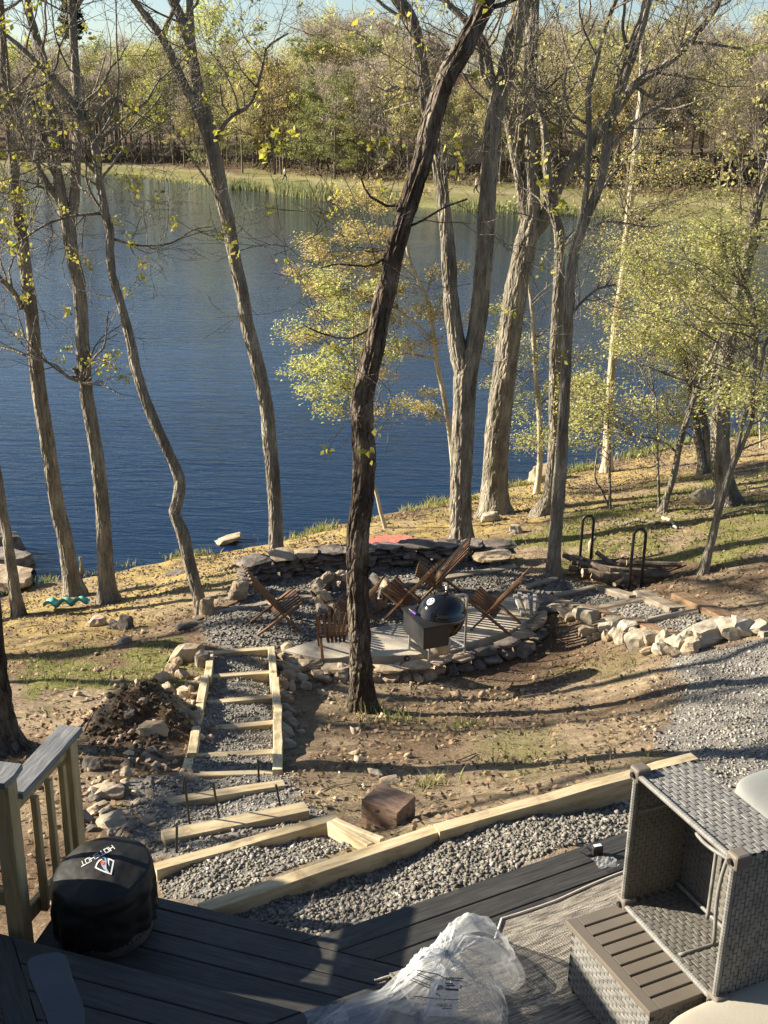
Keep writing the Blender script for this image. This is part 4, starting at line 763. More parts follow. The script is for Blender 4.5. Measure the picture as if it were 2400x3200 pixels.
# walkers
SKIN = M('skin', [(.45, .28, .2), (.5, .33, .24)], 3, .6, 0); SHIRT = M('white_cotton', [(.72, .72, .74), (.80, .80, .82)], 4, .8, 0); JEAN = M('dark_denim', [(.02, .025, .045), (.035, .04, .06)], 6, .9, 0); HAIR = M('dark_hair', [(.02, .015, .01), (.03, .02, .015)], 6, .6, 0)
def skin(name, verts, edges, mat, parent, root=0, sub=1):
    me = bpy.data.meshes.new(name); me.from_pydata([v[:3] for v in verts], edges, []); o = bpy.data.objects.new(name, me); col.objects.link(o)
    md = o.modifiers.new('s', 'SKIN'); sv = me.skin_vertices[0].data
    for k, v in enumerate(verts): r = v[3]; sv[k].radius = (r, v[4] if len(v) > 4 else r); sv[k].use_root = k == root
    s2 = o.modifiers.new('u', 'SUBSURF'); s2.levels = sub; s2.render_levels = sub
    dg = bpy.context.evaluated_depsgraph_get(); m2 = bpy.data.meshes.new_from_object(o.evaluated_get(dg)); bpy.data.objects.remove(o); m2.name = name
    m2.materials.clear(); m2.materials.append(mat); m2.polygons.foreach_set('use_smooth', np.ones(len(m2.polygons), dtype=bool)); return link(name, m2, parent, False)
def person(label, px, py, rz, h):
    b = ray(px, py); x, y = 0, 0
    tt = np.linspace(90, 200, 2000); P = CAM+tt[:, None]*b; k = np.argmax(P[:, 2] < Zf(P[:, 0], P[:, 1])); q = P[k]; q[2] = float(Zf(q[0], q[1]))
    t = thing('person', label, 'person', q, rz); t.scale = (h/1.7,)*3
    body = [(0, 0, .92, .12, .10), (0, 0, 1.15, .12, .09), (0, 0, 1.38, .13, .085), (0, .01, 1.47, .055), (0, .02, 1.60, .085, .10), (0, .01, 1.69, .05),
      (.09, .02, .86, .085), (.10, .22, .48, .058), (.10, .20, .08, .038), (.10, .30, .03, .032), (-.09, -.02, .86, .085), (-.10, -.06, .47, .058), (-.10, -.36, .10, .038), (-.10, -.28, .03, .032),
      (.18, 0, 1.40, .05), (.23, -.10, 1.14, .042), (.22, .04, .93, .032), (.22, .09, .86, .03), (-.18, 0, 1.40, .05), (-.23, .10, 1.14, .042), (-.21, .26, .98, .032), (-.21, .32, .94, .03)]
    ed = [(0, 1), (1, 2), (2, 3), (3, 4), (4, 5), (0, 6), (6, 7), (7, 8), (8, 9), (0, 10), (10, 11), (11, 12), (12, 13), (2, 14), (14, 15), (15, 16), (16, 17), (2, 18), (18, 19), (19, 20), (20, 21)]
    skin('body', body, ed, SKIN, t)
    skin('shirt', [(0, 0, .94, .145, .12), (0, 0, 1.15, .14, .11), (0, 0, 1.39, .145, .10), (.185, 0, 1.40, .065), (.235, -.10, 1.15, .055), (-.185, 0, 1.40, .065), (-.235, .10, 1.15, .055)], [(0, 1), (1, 2), (2, 3), (3, 4), (2, 5), (5, 6)], SHIRT, t)
    skin('trousers', [(0, 0, .93, .135, .115), (.09, .02, .85, .10), (.10, .22, .48, .075), (.10, .20, .12, .06), (-.09, -.02, .85, .10), (-.10, -.06, .47, .075), (-.10, -.34, .13, .06)], [(0, 1), (1, 2), (2, 3), (0, 4), (4, 5), (5, 6)], JEAN, t)
    skin('hair', [(0, -.01, 1.62, .095, .10), (0, -.01, 1.69, .075, .08)], [(0, 1)], HAIR, t)
person('walker in white shirt and dark trousers striding along the far meadow', 615, 393, -1.3, 1.6)
person('distant walker in a pale shirt seen between the trunks across the lake', 1028, 420, 1.5, 1.6)
# ------------------------------------------------------------------ timbers, steps, patio
def beam(name, a, b, w, h, mat, parent, bev=.006, label=None, end=0.0):
    """a and b: middle of the top edge at either end"""
    a = np.asarray(a, float); b = np.asarray(b, float); x = b-a; L = np.linalg.norm(x); x /= L; y = np.cross((0, 0, 1), x); y /= np.linalg.norm(y); z = np.cross(x, y)
    g = np.random.default_rng(int(abs(a[0]*1000+a[1]*77))); nseg = max(2, int(L/.25)); V = []; Fc = []
    for k in range(nseg+1):
        X = -L/2+L*k/nseg; jz, jy = g.normal(0, .0025), g.normal(0, .002)
        for (yy, zz) in ((-w/2+bev, 0), (w/2-bev, 0), (w/2, -bev), (w/2, -h), (-w/2, -h), (-w/2, -bev)): V.append((X, yy+jy, zz+jz))
    for k in range(nseg):
        for q in range(6): Fc.append((k*6+q, k*6+(q+1) % 6, k*6+6+(q+1) % 6, k*6+6+q))
    Fc = [tuple(reversed(f)) for f in Fc]
    Fc += [tuple(range(6)), tuple(reversed(range(nseg*6, nseg*6+6)))]
    me = mesh(name, V, Fc, mat); bm = bmesh.new(); bm.from_mesh(me); bmesh.ops.recalc_face_normals(bm, faces=bm.faces); bm.to_mesh(me); bm.free()
    R = Matrix(((x[0], y[0], z[0]), (x[1], y[1], z[1]), (x[2], y[2], z[2]))); o = link(name, me, parent, True, (a+b)/2, R)
    if label: o['label'] = label
    return o
def pp(q): return U(*q)
steps = thing('timber_steps', 'long run of gravel filled timber steps going down to the patio', 'steps', (-1.2, 8, -1.6))
w4 = .092
def cross(a, b, h=.14, mat=LUMBER, w=.09): return beam('step_timber', pp(a), pp(b), w, h, mat, steps)
cross((334,1872,-.56), (727,1762,-.58), .14); cross((352,1803,-.70), (662,1741,-.72), .20, w=.13); cross((362,1728,-1.02), (613,1690,-1.04), .16, w=.10)
cross((386,1672,-1.32), (606,1667,-1.33), .12, w=.07); cross((414,1634,-1.57), (598,1621,-1.57), .14)
cross((438,1573,-1.83), (594,1560,-1.83), .14); cross((447,1516,-2.03), (590,1503,-2.03), .14); cross((458,1460,-2.22), (584,1450,-2.22), .14); cross((448,1409,-2.38), (593,1399,-2.38), .14)
LUMB2 = LUMBER
for a, b in [((455,1412,-2.36), (449,1472,-2.17)), ((443,1465,-2.15), (430,1546,-1.86)), ((432,1545,-1.88), (424,1586,-1.74)), ((424,1576,-1.72), (416,1636,-1.53)), ((410,1642,-1.58), (404,1670,-1.46))]:
    beam('side_timber', pp(a)+np.array([0, 0, .045]), pp(b)+np.array([0, 0, .045]), .085, .13, LUMBER, steps)
for a, b in [((586,1404,-2.355), (593,1482,-2.06)), ((595,1470,-2.09), (599,1535,-1.85)), ((600,1530,-1.85), (600,1672,-1.31))]:
    beam('side_timber', pp(a)+np.array([0, 0, .045]), pp(b)+np.array([0, 0, .045]), .085, .13, LUMBER, steps)
# steel stakes driven beside the timbers
for a, b in [((382,1850), (382,1785)), ((411,1790), (398,1678)), ((475,1776), (460,1690)), ((606,1748), (596,1695)), ((560,1702), (557,1640)), ((399,1723), (396,1682))]:
    q = G(*a); zt = q[2]+.0; top = onplane(b[0], b[1], q); mb = MB(); mb.tube([q-np.array([0, 0, .15]), q, top], .0085, 6); mb.obj('steel_stake', BLACKM, steps)
curb = thing('timber_edging', 'long new timber edging between the deck gravel and the yard', 'edging', (0.5, 6, -.4))
beam('timber', U(432,1962,-.33), U(940,1790,-.30), .095, .19, LUMBER, curb); beam('timber', U(943,1789,-.285), U(1500,1632,-.20), .095, .19, LUMBER, curb)
beam('timber', U(712,1772,-.50), U(800,1822,-.42), .05, .10, LUMBER, curb); beam('timber', U(722,1768,-.50), U(825,1812,-.42), .045, .09, LUMBER, curb)
t = thing('timber_edging', 'short grey timber edging lying on the gravel behind the wicker frame', 'edging', U(1590,1712,-.4)); beam('timber', U(1545,1738,-.33), U(1608,1704,-.33), .09, .12, GREYWOOD, t)
mb = MB(); mb.tube([U(1315,1712,-.40), U(1365,1742,-.38)], .012, 8); t = mb.obj('drain_pipe', STEEL); tag(t, 'thin grey pipe lying on gravel behind the wicker frame', 'pipe')
# square block
c = G(838,1778); t = thing('wood_block', 'square cut brown timber block with a bolt hole standing on the dirt', 'block', c); bm = bmesh.new(); bmesh.ops.create_cube(bm, size=1); bmesh.ops.subdivide_edges(bm, edges=bm.edges, cuts=5, use_grid_fill=True); g = np.random.default_rng(5)
for v in bm.verts: v.co = np.array(v.co)*np.array([.285, .25, .235])*(1+g.normal(0, .012))
me = bpy.data.meshes.new('block'); bm.to_mesh(me); bm.free(); me.materials.append(M('old_beam', [(.15, .085, .06), (.27, .175, .125), (.38, .27, .20)], 4, .9, .7, 14, (1, 5, 5), coord='object', dist=.012, soil=((.12, .09, .065), 7, .5, .7))); link('block', me, t, True, c+np.array([0, 0, .10]), Matrix.Rotation(-.55, 3, 'Z'))
mb = MB(); hc = U(815,1753,c[2]+.2175); mb.lathe([(.0, 0), (.018, 0), (.018, .004)], hc, 10); mb.obj('bolt_hole', BLACKM, t)

def stone(g, parent, p, size, mat, rz=0, tilt=(0, 0), name='stone', sub=2):
    me = stone_mesh(g, name, mat, *size, sub=sub); R = Matrix.Rotation(rz, 3, 'Z') @ Matrix.Rotation(tilt[0], 3, 'X') @ Matrix.Rotation(tilt[1], 3, 'Y'); return link(name, me, parent, True, p, R)
g = np.random.default_rng(21)
# seat wall
A = [(524,1268),(560,1258),(600,1246),(680,1240),(760,1232),(850,1226),(940,1222),(1010,1220),(1085,1222)]
wp = np.array([U(a, b, -2.5) for a, b in A]); wall = thing('seat_wall', 'low curved dry stone seat wall behind the fire pit', 'stone wall', wp[4]); ws = spline(wp, .05); L = np.r_[0, np.cumsum(np.linalg.norm(np.diff(ws, axis=0), axis=1))]
def on_path(S, Ls, s):
    q = np.array([np.interp(s, Ls, S[:, k]) for k in range(3)]); e = np.array([np.interp(s+.05, Ls, S[:, k]) for k in range(3)])-np.array([np.interp(s-.05, Ls, S[:, k]) for k in range(3)]); return q, math.atan2(e[1], e[0])
z0 = -2.56
for row, hh in enumerate([.075, .07, .07, .065, .06, .05]):
    s = g.uniform(0, .2)
    while s < L[-1]:
        w = g.uniform(.16, .46) if row < 5 else g.uniform(.30, .58); q, an = on_path(ws, L, min(s+w/2, L[-1])); n = np.array([-math.sin(an), math.cos(an), 0]); dpt = g.uniform(.14, .20) if row < 5 else .19
        q = q+n*(.20+g.normal(0, .025)); q[2] = z0+hh*.5; stone(g, wall, q, (w*.54, dpt, hh*g.uniform(.46, .6)), STONED if row < 5 or g.random() < .45 else STONE, an+g.normal(0, .07), (g.normal(0, .05), g.normal(0, .04))); s += w*.97
    z0 += hh*.93
for px, py, s in [(517,1275,(.15,.12,.14)), (505,1285,(.10,.08,.07)), (1062,1200,(.30,.2,.05))]: q = U(px, py, -2.42) if s[0] < .3 else U(px, py, -2.05); stone(g, wall, q, s, STONE, g.uniform(0, 3), (0, .2))
# fire pit ring
fc = U(758,1296,-2.5); pit = thing('fire_pit', 'ring of leaning rough stones forming the fire pit', 'fire pit', fc)
for row in range(2):
    nn = 15 if row == 0 else 12
    for k in range(nn):
        a = 2*math.pi*(k+.5*row)/nn+g.normal(0, .06); r = .47-.02*row; q = fc+np.array([math.cos(a)*r*1.05, math.sin(a)*r, .06+.13*row]); stone(g, pit, q, (g.uniform(.09, .14), g.uniform(.05, .08), g.uniform(.07, .10)) if row or g.random() < .6 else (g.uniform(.07, .1), .05, g.uniform(.13, .17)), STONED if g.random() < .5 else STONE, a+math.pi/2+g.normal(0, .2), (g.normal(0, .25), g.normal(0, .2)))
for k, (px, py) in enumerate([(690,1290), (700,1318), (735,1322), (810,1285), (822,1262)]): stone(g, pit, U(px, py, -2.44), (g.uniform(.10, .17), g.uniform(.07, .1), g.uniform(.04, .12)), STONED if k % 2 else STONE, g.uniform(0, 3), (g.normal(0, .4), g.normal(0, .4)))
mb = MB(); mb.lathe([(.40, -2.495), (.30, -2.47), (.02, -2.455)], (fc[0], fc[1], 0), 20); mb.obj('ash_bed', M('ash', [(.05, .048, .045), (.14, .13, .12)], 14, .95, .5), pit)
# slab
SL = np.array([G(*q) for q in [(612,1415),(690,1440),(800,1440),(900,1436),(1000,1410),(1100,1385),(1168,1330),(1160,1296),(1115,1290),(1020,1318),(940,1336),(860,1360),(760,1378),(690,1395)]]); top = -2.44
V = np.r_[np.c_[SL[:, :2], np.full(len(SL), top)], np.c_[SL[:, :2], np.full(len(SL), top-.25)]]; n = len(SL); area = sum(SL[i-1][0]*SL[i][1]-SL[i][0]*SL[i-1][1] for i in range(n))
Fc = [tuple(range(n)) if area > 0 else tuple(reversed(range(n)))]+[(i, (i+1) % n, n+(i+1) % n, n+i) if area < 0 else (i, n+i, n+(i+1) % n, (i+1) % n) for i in range(n)]
o = link('patio_slab', mesh('patio_slab', V, Fc, CONC)); tag(o, 'smooth concrete patio slab under the kettle grill', 'patio')
# edging stones round the slab
E1 = [(612,1425),(660,1440),(720,1448),(800,1448),(880,1446),(940,1436),(1000,1420),(1060,1405),(1110,1388),(1150,1362),(1175,1335),(1180,1312),(1168,1295),(1140,1282)]
ep = np.array([U(a, b, -2.46) for a, b in E1]); es = spline(ep, .05); L = np.r_[0, np.cumsum(np.linalg.norm(np.diff(es, axis=0), axis=1))]; edge = thing('stone_edging', 'curved band of flat stones round the concrete patio slab', 'stone edging', ep[4])
for row in range(2):
    s = .02
    while s < L[-1]:
        w = g.uniform(.18, .42) if row else g.uniform(.12, .3); q, an = on_path(es, L, min(s+w/2, L[-1])); n = np.array([-math.sin(an), math.cos(an), 0]); q = q+n*(.02 if row else -.05)+n*g.normal(0, .02); q[2] = (-2.445 if row else -2.56)+g.normal(0, .012)
        stone(g, edge, q, (w*.53, g.uniform(.08, .13), g.uniform(.022, .036) if row else g.uniform(.04, .07)), STONED if g.random() < (.6 if s > L[-1]*.45 else .25) else STONE, an+g.normal(0, .12), (g.normal(0, .06), g.normal(0, .06))); s += w*.95
for px, py in [(625,1405),(640,1432),(655,1450),(690,1462),(735,1465),(700,1470),(630,1455),(845,1455),(870,1463)]: q = G(px, py); stone(g, edge, q+np.array([0, 0, .03]), (g.uniform(.08, .2), g.uniform(.06, .12), g.uniform(.03, .08)), STONE, g.uniform(0, 3), (g.normal(0, .25), g.normal(0, .25)))
# split log end on the slab corner
mb = MB(); c = U(1135,1318,-2.40); 
for k in range(9): a = g.normal(0, .16); mb.bar(c+np.array([-.13+.035*k, .20+g.normal(0, .03), .06+.1*g.random()]), c+np.array([-.05+.016*k, -.18+g.normal(0, .03), .02]), .05, .045)
tag(mb.obj('split_log', M('splintered_wood', [(.30, .26, .20), (.55, .50, .42)], 12, .9, .5, 20)), 'splintered pale split log lying at the corner of the slab', 'log')
# timbers lying round the pit gravel
bord = thing('pit_edging', 'weathered timbers laid flush round the fire pit gravel', 'timber edging', (0, 14, -2.5))
for a, b, w, mt in [((445,1330,-2.46),(575,1305,-2.46),.11,GREYWOOD), ((575,1303,-2.455),(715,1284,-2.455),.11,GREYWOOD), ((585,1300,-2.43),(628,1318,-2.43),.20,LUMBER), ((455,1325,-2.45),(530,1292,-2.45),.11,BROWNWOOD), ((645,1404,-2.42),(770,1374,-2.42),.16,BROWNWOOD), ((940,1336,-2.42),(1085,1285,-2.40),.17,BROWNWOOD), ((880,1262,-2.45),(1115,1228,-2.44),.13,GREYWOOD), ((1080,1283,-2.42),(1140,1300,-2.40),.13,GREYWOOD), ((420,1345,-2.5),(448,1330,-2.48),.1,GREYWOOD)]:
    up_ = np.array([0, 0, .03]); beam('timber', G(*a[:2])+up_, G(*b[:2])+up_, w, .12, mt, bord)
# timber treads climbing to the right
rs = thing('timber_treads', 'shallow timber and gravel steps climbing right past the log rack', 'steps', (3, 13, -2.2))
def r3(x, y): return 1106+.3333*x, 1071.4+.3333*y
for a, b, za, zb, w, mt in [((75,605),(292,545),-2.34,-2.33,.10,GREYWOOD), ((272,662),(560,592),-2.25,-2.24,.10,GREYWOOD), ((562,735),(893,672),-2.08,-2.06,.13,GREYWOOD), ((880,815),(1208,755),-1.9,-1.88,.11,GREYWOOD),
   ((560,588),(790,672),-2.22,-2.04,.16,GREYWOOD), ((835,640),(1075,745),-2.02,-1.86,.24,GREYWOOD), ((1080,660),(1530,850),-1.85,-1.52,.22,BROWNWOOD), ((65,625),(205,690),-2.34,-2.26,.14,GREYWOOD), ((225,662),(335,715),-2.28,-2.22,.15,GREYWOOD), ((475,725),(745,820),-2.16,-1.98,.16,BROWNWOOD), ((750,795),(1125,935),-1.93,-1.66,.24,BROWNWOOD), ((1530,850),(1680,900),-1.5,-1.42,.2,GREYWOOD), ((300,690),(480,735),-2.22,-2.15,.14,GREYWOOD)]:
    up_ = np.array([0, 0, .045]); beam('timber', G(*r3(*a))+up_, G(*r3(*b))+up_, w, .17, mt, rs, .01)
# pale stones packed against the treads
bank = thing('stone_bank', 'heap of pale rubble stones packed against the timber treads', 'stone bank', U(1350,1360,-2.2))
for x, y, sx, sy, sz, z, mt in [(370,745,.24,.12,.05,-2.22,0),(500,790,.22,.10,.13,-2.18,1),(445,770,.16,.10,.10,-2.25,1),(650,830,.22,.11,.12,-2.08,1),(700,850,.17,.1,.09,-2.05,1),(750,880,.22,.13,.13,-2.08,1),(720,920,.18,.12,.12,-2.2,1),(800,955,.22,.13,.12,-2.15,1),(850,905,.14,.1,.1,-1.98,0),(900,940,.14,.1,.1,-1.95,1),(790,890,.14,.1,.09,-2.0,1),(500,870,.13,.1,.09,-2.4,0),(550,900,.12,.08,.06,-2.42,0),(470,880,.10,.1,.08,-2.42,0),(505,920,.07,.06,.06,-2.45,1),(620,910,.12,.09,.10,-2.35,0),(660,900,.1,.08,.1,-2.3,1),(980,960,.12,.12,.14,-1.95,1),(960,1010,.14,.1,.1,-2.0,1),(1040,960,.15,.1,.12,-1.85,1),(1050,1025,.14,.12,.08,-1.95,0),(1085,985,.12,.13,.15,-1.85,1),(1150,1000,.16,.13,.12,-1.8,0),(1300,905,.42,.22,.15,-1.62,1),(1420,890,.24,.18,.14,-1.58,1),(1490,880,.19,.17,.14,-1.5,1),(1580,870,.17,.13,.08,-1.45,1),(1200,880,.22,.14,.08,-1.7,1),(1120,910,.15,.1,.06,-1.72,1),(1020,940,.14,.1,.08,-1.8,1),(370,780,.12,.08,.07,-2.35,0),(330,770,.1,.09,.06,-2.42,0),(285,715,.18,.11,.05,-2.30,0),(150,680,.17,.12,.04,-2.36,0),(160,720,.16,.12,.05,-2.38,1),(190,770,.14,.1,.05,-2.42,0),(150,820,.16,.12,.05,-2.45,0),(100,860,.17,.12,.05,-2.45,0),(650,800,.12,.08,.06,-2.0,0),(880,1000,.15,.08,.05,-2.15,0)]:
    px, py = r3(x, y); stone(g, bank, G(px, py+7)+np.array([0, 0, sz*.55]), (sx*.78, sy*.85, sz*.78), STONEL if mt else STONE, g.normal(0, .35)+.3, (g.normal(0, .2), g.normal(0, .2)), sub=3 if sx > .3 else 2)
# log rack with hoops
rb = U(1340,1262,-2.28); rack = thing('log_rack', 'black tube log rack with two tall hoops', 'log rack', rb)
for (xl, xr, yt, yb) in [(1251,1275,1113,1214), (1357,1384,1142,1268)]:
    b0 = G(xl, yb+8); b1 = b0+np.array([.0, .0, 0]); dw = .165; x_ = (xr-xl)/2
    c0 = onplane((xl+xr)/2, yb+8, b0); hl = abs(onplane(xr, yb, b0)[0]-onplane(xl, yb, b0)[0])/2; ztop = onplane((xl+xr)/2, yt, b0)[2]
    pts = [np.array([c0[0]-hl, c0[1], b0[2]-.05]), np.array([c0[0]-hl, c0[1], ztop-hl])]+[np.array([c0[0]-hl*math.cos(a), c0[1], ztop-hl+hl*math.sin(a)]) for a in np.linspace(0, math.pi, 11)]+[np.array([c0[0]+hl, c0[1], ztop-hl]), np.array([c0[0]+hl, c0[1], b0[2]-.05])]
    mb = MB(); mb.tube(pts, .021, 8); mb.obj('hoop', BLACKM, rack, True)
p0, p1 = G(1263, 1224), G(1370, 1276)
for s in (-.13, .13): mb = MB(); mb.tube([p0+np.array([s, 0, .06]), p1+np.array([s, 0, .06])], .018, 8); mb.obj('rail', BLACKM, rack, True)
# firewood: every log on its own
LOGE = M('cut_wood', [(.42, .30, .17), (.55, .42, .26)], 14, .9, .2)
LOGB = M('log_bark', [(.06, .045, .035), (.15, .115, .085), (.24, .20, .16)], 9, .95, .7, 22, rnd=.25, coord='object', dist=.01)
def logmesh(g, L, r):
    n = 9; V = []; rr = r*(1+g.normal(0, .08, n)); P = np.linspace(-L/2, L/2, 5); bend = g.normal(0, .012)
    for k, x in enumerate(P):
        for q in range(n): a = 2*math.pi*q/n; V.append((x, rr[q]*math.cos(a)+bend*(k-2)**2/4, rr[q]*math.sin(a)*(1+.05*g.normal())))
    Fc = [(k*n+q, k*n+n+q, k*n+n+(q+1) % n, k*n+(q+1) % n) for k in range(4) for q in range(n)]+[tuple(range(n)), tuple(reversed(range(4*n, 5*n)))]
    return mesh('firewood_log', V, Fc, [LOGB, LOGE], mi=[0]*(4*n)+[1, 1])
LM = [logmesh(g, g.uniform(.4, .75), g.uniform(.026, .05)) for _ in range(9)]
g = np.random.default_rng(91)
def log(p, rz, ry, k=None, lab='bark covered firewood log heaped in the black hooped rack', grp='logs heaped in the rack'):
    o = link('firewood_log', LM[g.integers(0, 9) if k is None else k], None, False, p, Matrix.Rotation(rz, 3, 'Z') @ Matrix.Rotation(ry, 3, 'Y') @ Matrix.Rotation(g.uniform(0, 6), 3, 'X')); return tag(o, lab, 'log', grp)
ax = p1-p0
for row, n in enumerate([10, 10, 9, 7]):
    for k in range(n):
        t_ = (k+.5+g.normal(0, .25))/n*.85+.02*row+.03; q = p0+ax*t_+np.array([g.normal(0, .1)+(.05 if row < 2 else -.02), g.normal(0, .07), -.0+.058*row+(.10 if False else 0)])
        if row >= 3 and t_ > .62: continue
        log(q, math.atan2(ax[1], ax[0])+g.normal(.9, .55), g.normal(0, .17))
for k, (px, py, dz, rz) in enumerate([(1395,1250,.10,-.1), (1405,1256,.05,-.15), (1390,1262,.04,-.05), (1400,1262,.14,-.12), (1385,1246,.18,-.2), (1410,1246,.17,-.1), (1370,1258,.2,.0)]):
    log(G(px, py)+np.array([0, 0, dz]), rz, g.normal(0, .05), [0, 3, 5, 1, 2, 7, 4][k], 'straight firewood log lying lengthwise at the right end of the rack', 'logs lying right of the rack')
mb = MB(); q = G(1276, 1215); Q = [q+np.array([0, 0, .1]), q+np.array([-.02, .02, .33]), q+np.array([.03, 0, .42])]; mb.tube(Q, [.035, .04, .03], 8); tag(mb.obj('firewood_log', BARKP, None, True), 'pale curved log standing upright against the far rack hoop', 'log')
# loose rocks on the yard
ROCKS = [((407,1428),(.19,.14,.13),STONE,'big blocky boulder left of the top of the lower steps'),((352,1332) ,(0,0,0),None,None),((213,1348),(.15,.11,.10),STONE,'pale rounded rock half in shade on the left lawn'),((250,1352),(.12,.1,.06),STONED,'dark flat rock right of the pale lawn rock'),((272,1357),(.12,.07,.14),STONED,'thin slab of slate standing on edge on the lawn'),
 ((490,1171),(.30,.2,.07),STONE,'flat rock showing above the lake near the shore'),((1400,1085),(0,0,0),None,None),((1525,1083),(.30,.2,.16),STONEL,'pale rock at the foot of the big flaky oak'),((1178,1040),(.42,.3,.26),STONE,'grey boulder at the waterline beside the thin pale stem'),((1060,1128),(.2,.16,.12),STONEL,'pale rock before the thickest oak'),((540,1308),(0,0,0),None,None),
 ((438,1442),(.10,.09,.12),STONED,'small dark rock leaning on the upper left step rail'),((448,1330),(.10,.07,.17),STONE,'pointed pale rock at the foot of the thin crooked oak'),((415,1352),(.2,.1,.04),STONED,'dark flat stone beside the thin crooked oak'),((812,1676),(.07,.05,.03),STONEL,'small pale flat stone on the bare dirt above the block'),((845,1690),(.10,.07,.02),STONE,'flat tan stone on the dirt right of the small pale stone'),((230,1720),(.13,.10,.05),STONE,'tan slab lying on the rubble behind the railing'),((238,1780),(.12,.09,.05),STONEL,'pale slab on the rubble near the deck post'),((205,1665),(.10,.09,.07),STONED,'dark rock on the ground right of the railing top'),((330,1600),(.16,.1,.07),STONE,'tan rock slab on the side of the dirt heap'),
 ((12,1268),(.55,.35,.2),STONE,'large grey rock at the lake edge far left'),((5,1232),(.5,.35,.22),STONED,'dark rock in the water at the far left edge'),((-5,1200),(.5,.4,.3),STONED,'dark wet boulder highest at the far left edge'),((1115,1150),(.12,.1,.1),STONEL,'small round pale stone on the moss right of the seat wall'),((268,1392),(.10,.07,.05),STONED,'small dark stone on the middle of the left lawn'),((240,1515),(.13,.10,.06),STONED,'dark stone on the lawn before the dirt heap'),((388,1240),(.22,.12,.05),STONED,'dark flat stone on the moss by the thin crooked oak')]
g = np.random.default_rng(33)
for (px, py), s, mt, lab in ROCKS:
    if mt is None: continue
    q = G(px, py)
    if q[2] < WZ: q = U(px, py, WZ)
    o = stone(g, None, q+np.array([0, 0, s[2]*.45]), s, mt, g.uniform(-.5, .5), (g.normal(0, .1), g.normal(0, .1)), 'rock', 3 if s[0] > .25 else 2); tag(o, lab, 'rock')
# stones along the right side rail of the steps, spilled off the wall
for k, (px, py) in enumerate([(612,1425),(618,1450),(625,1468),(612,1485),(630,1485),(615,1505),(620,1520),(612,1540),(625,1545),(612,1560),(628,1568),(615,1585),(612,1600),(622,1612),(385,1440),(372,1452),(393,1470),(365,1495),(398,1500),(350,1475),(650,1470),(662,1486)]):
    q = G(px, py); o = stone(g, None, q+np.array([0, 0, .03]), (g.uniform(.06, .13), g.uniform(.05, .09), g.uniform(.04, .08)), STONE if g.random() < .8 else STONEL, g.uniform(0, 3), (g.normal(0, .3), g.normal(0, .3)), 'rock'); tag(o, 'loose tan rubble stone lying beside the lower timber steps', 'rock', 'rubble stones beside the steps')
g2 = np.random.default_rng(35)
for k in range(70):
    px, py = (g2.uniform(200, 430), g2.uniform(1490, 1700)) if k < 24 else (g2.uniform(150, 330), g2.uniform(1690, 1850))
    q = G(px, py); s = g2.uniform(.018, .055); o = stone(g2, None, q+np.array([0, 0, s*.3]), (s*1.4, s, s*.6), STONE if g2.random() < .55 else STONED, g2.uniform(0, 3), (g2.normal(0, .4), g2.normal(0, .4)), 'rock', 1); tag(o, 'small broken rock lying on the dug earth left of the steps', 'rock', 'broken rocks on the dug earth')
for k, (pts, r, lab) in enumerate([([(1165,1010),(1190,1035),(1228,1042)],.03,None), ([(1330,1135),(1400,1128),(1450,1132)],.035,'dark dead branch lying on the leaves behind the log rack'), ([(1432,1118),(1446,1124),(1462,1142)],.035,'pale broken branch at the foot of the small slanting tree'), ([(1560,1112),(1610,1098),(1659,1092)],.02,'thin bleached branch lying on the right slope'), ([(470,1232),(500,1226),(520,1215)],.04,'dark rotten log piece on the moss by the thin crooked oak'), ([(500,1240),(540,1222),(545,1205)],.03,None), ([(380,1262),(340,1270),(300,1282)],.02,'thin dead stick on the moss behind the lawn rocks'), ([(370,1598),(395,1590),(410,1583)],.008,'thin pale twig stuck in the dirt heap'), ([(540,1716),(560,1735),(572,1752)],.012,None), ([(412,1730),(402,1715),(394,1705)],.01,'pale splinter of wood on the gravel by a stake')]):
    if lab is None: continue
    P = spline(np.array([G(*q)+np.array([0, 0, r*.8]) for q in pts]), .08); P[1:-1] += g.normal(0, r*.4, (len(P)-2, 3)); mb = MB(); mb.tube(P, np.linspace(r, r*.5, len(P)), 7); tag(mb.obj('fallen_branch', BARKP if 'pale' in lab or 'bleached' in lab else BARK, None, True), lab, 'branch')
# teal sled
TEAL = M('teal_plastic', [(.10, .34, .29), (.14, .42, .36)], 3, .45, 0, spec=.5); a, b = G(98, 1322), G(192, 1310); nu, nv = 40, 10; V = []
for i in range(nu):
    t_ = i/(nu-1)
    for j in range(nv):
        v = j/(nv-1)-.5; q = a+(b-a)*t_; dy = np.array([-(b-a)[1], (b-a)[0], 0]); dy /= np.linalg.norm(dy); q = q+dy*v*.34; q[2] = Zg(q[0], q[1])[0]+.05+.085*abs(math.sin(t_*math.pi*3+.4))**1.5*(1 if j < nv-2 else .6)+.08*(2*abs(v))**4; V.append(q)
V = np.array(V); Fc = [(i*nv+j, i*nv+nv+j, i*nv+nv+j+1, i*nv+j+1) for i in range(nu-1) for j in range(nv-1)]; m0 = mesh('plastic_sled', V, Fc, TEAL, True); bm = bmesh.new(); bm.from_mesh(m0); bmesh.ops.solidify(bm, geom=bm.faces[:], thickness=.008); bm.to_mesh(m0); bm.free(); tag(link('plastic_sled', m0), 'wavy teal plastic sled lying on the moss by the lake', 'sled')
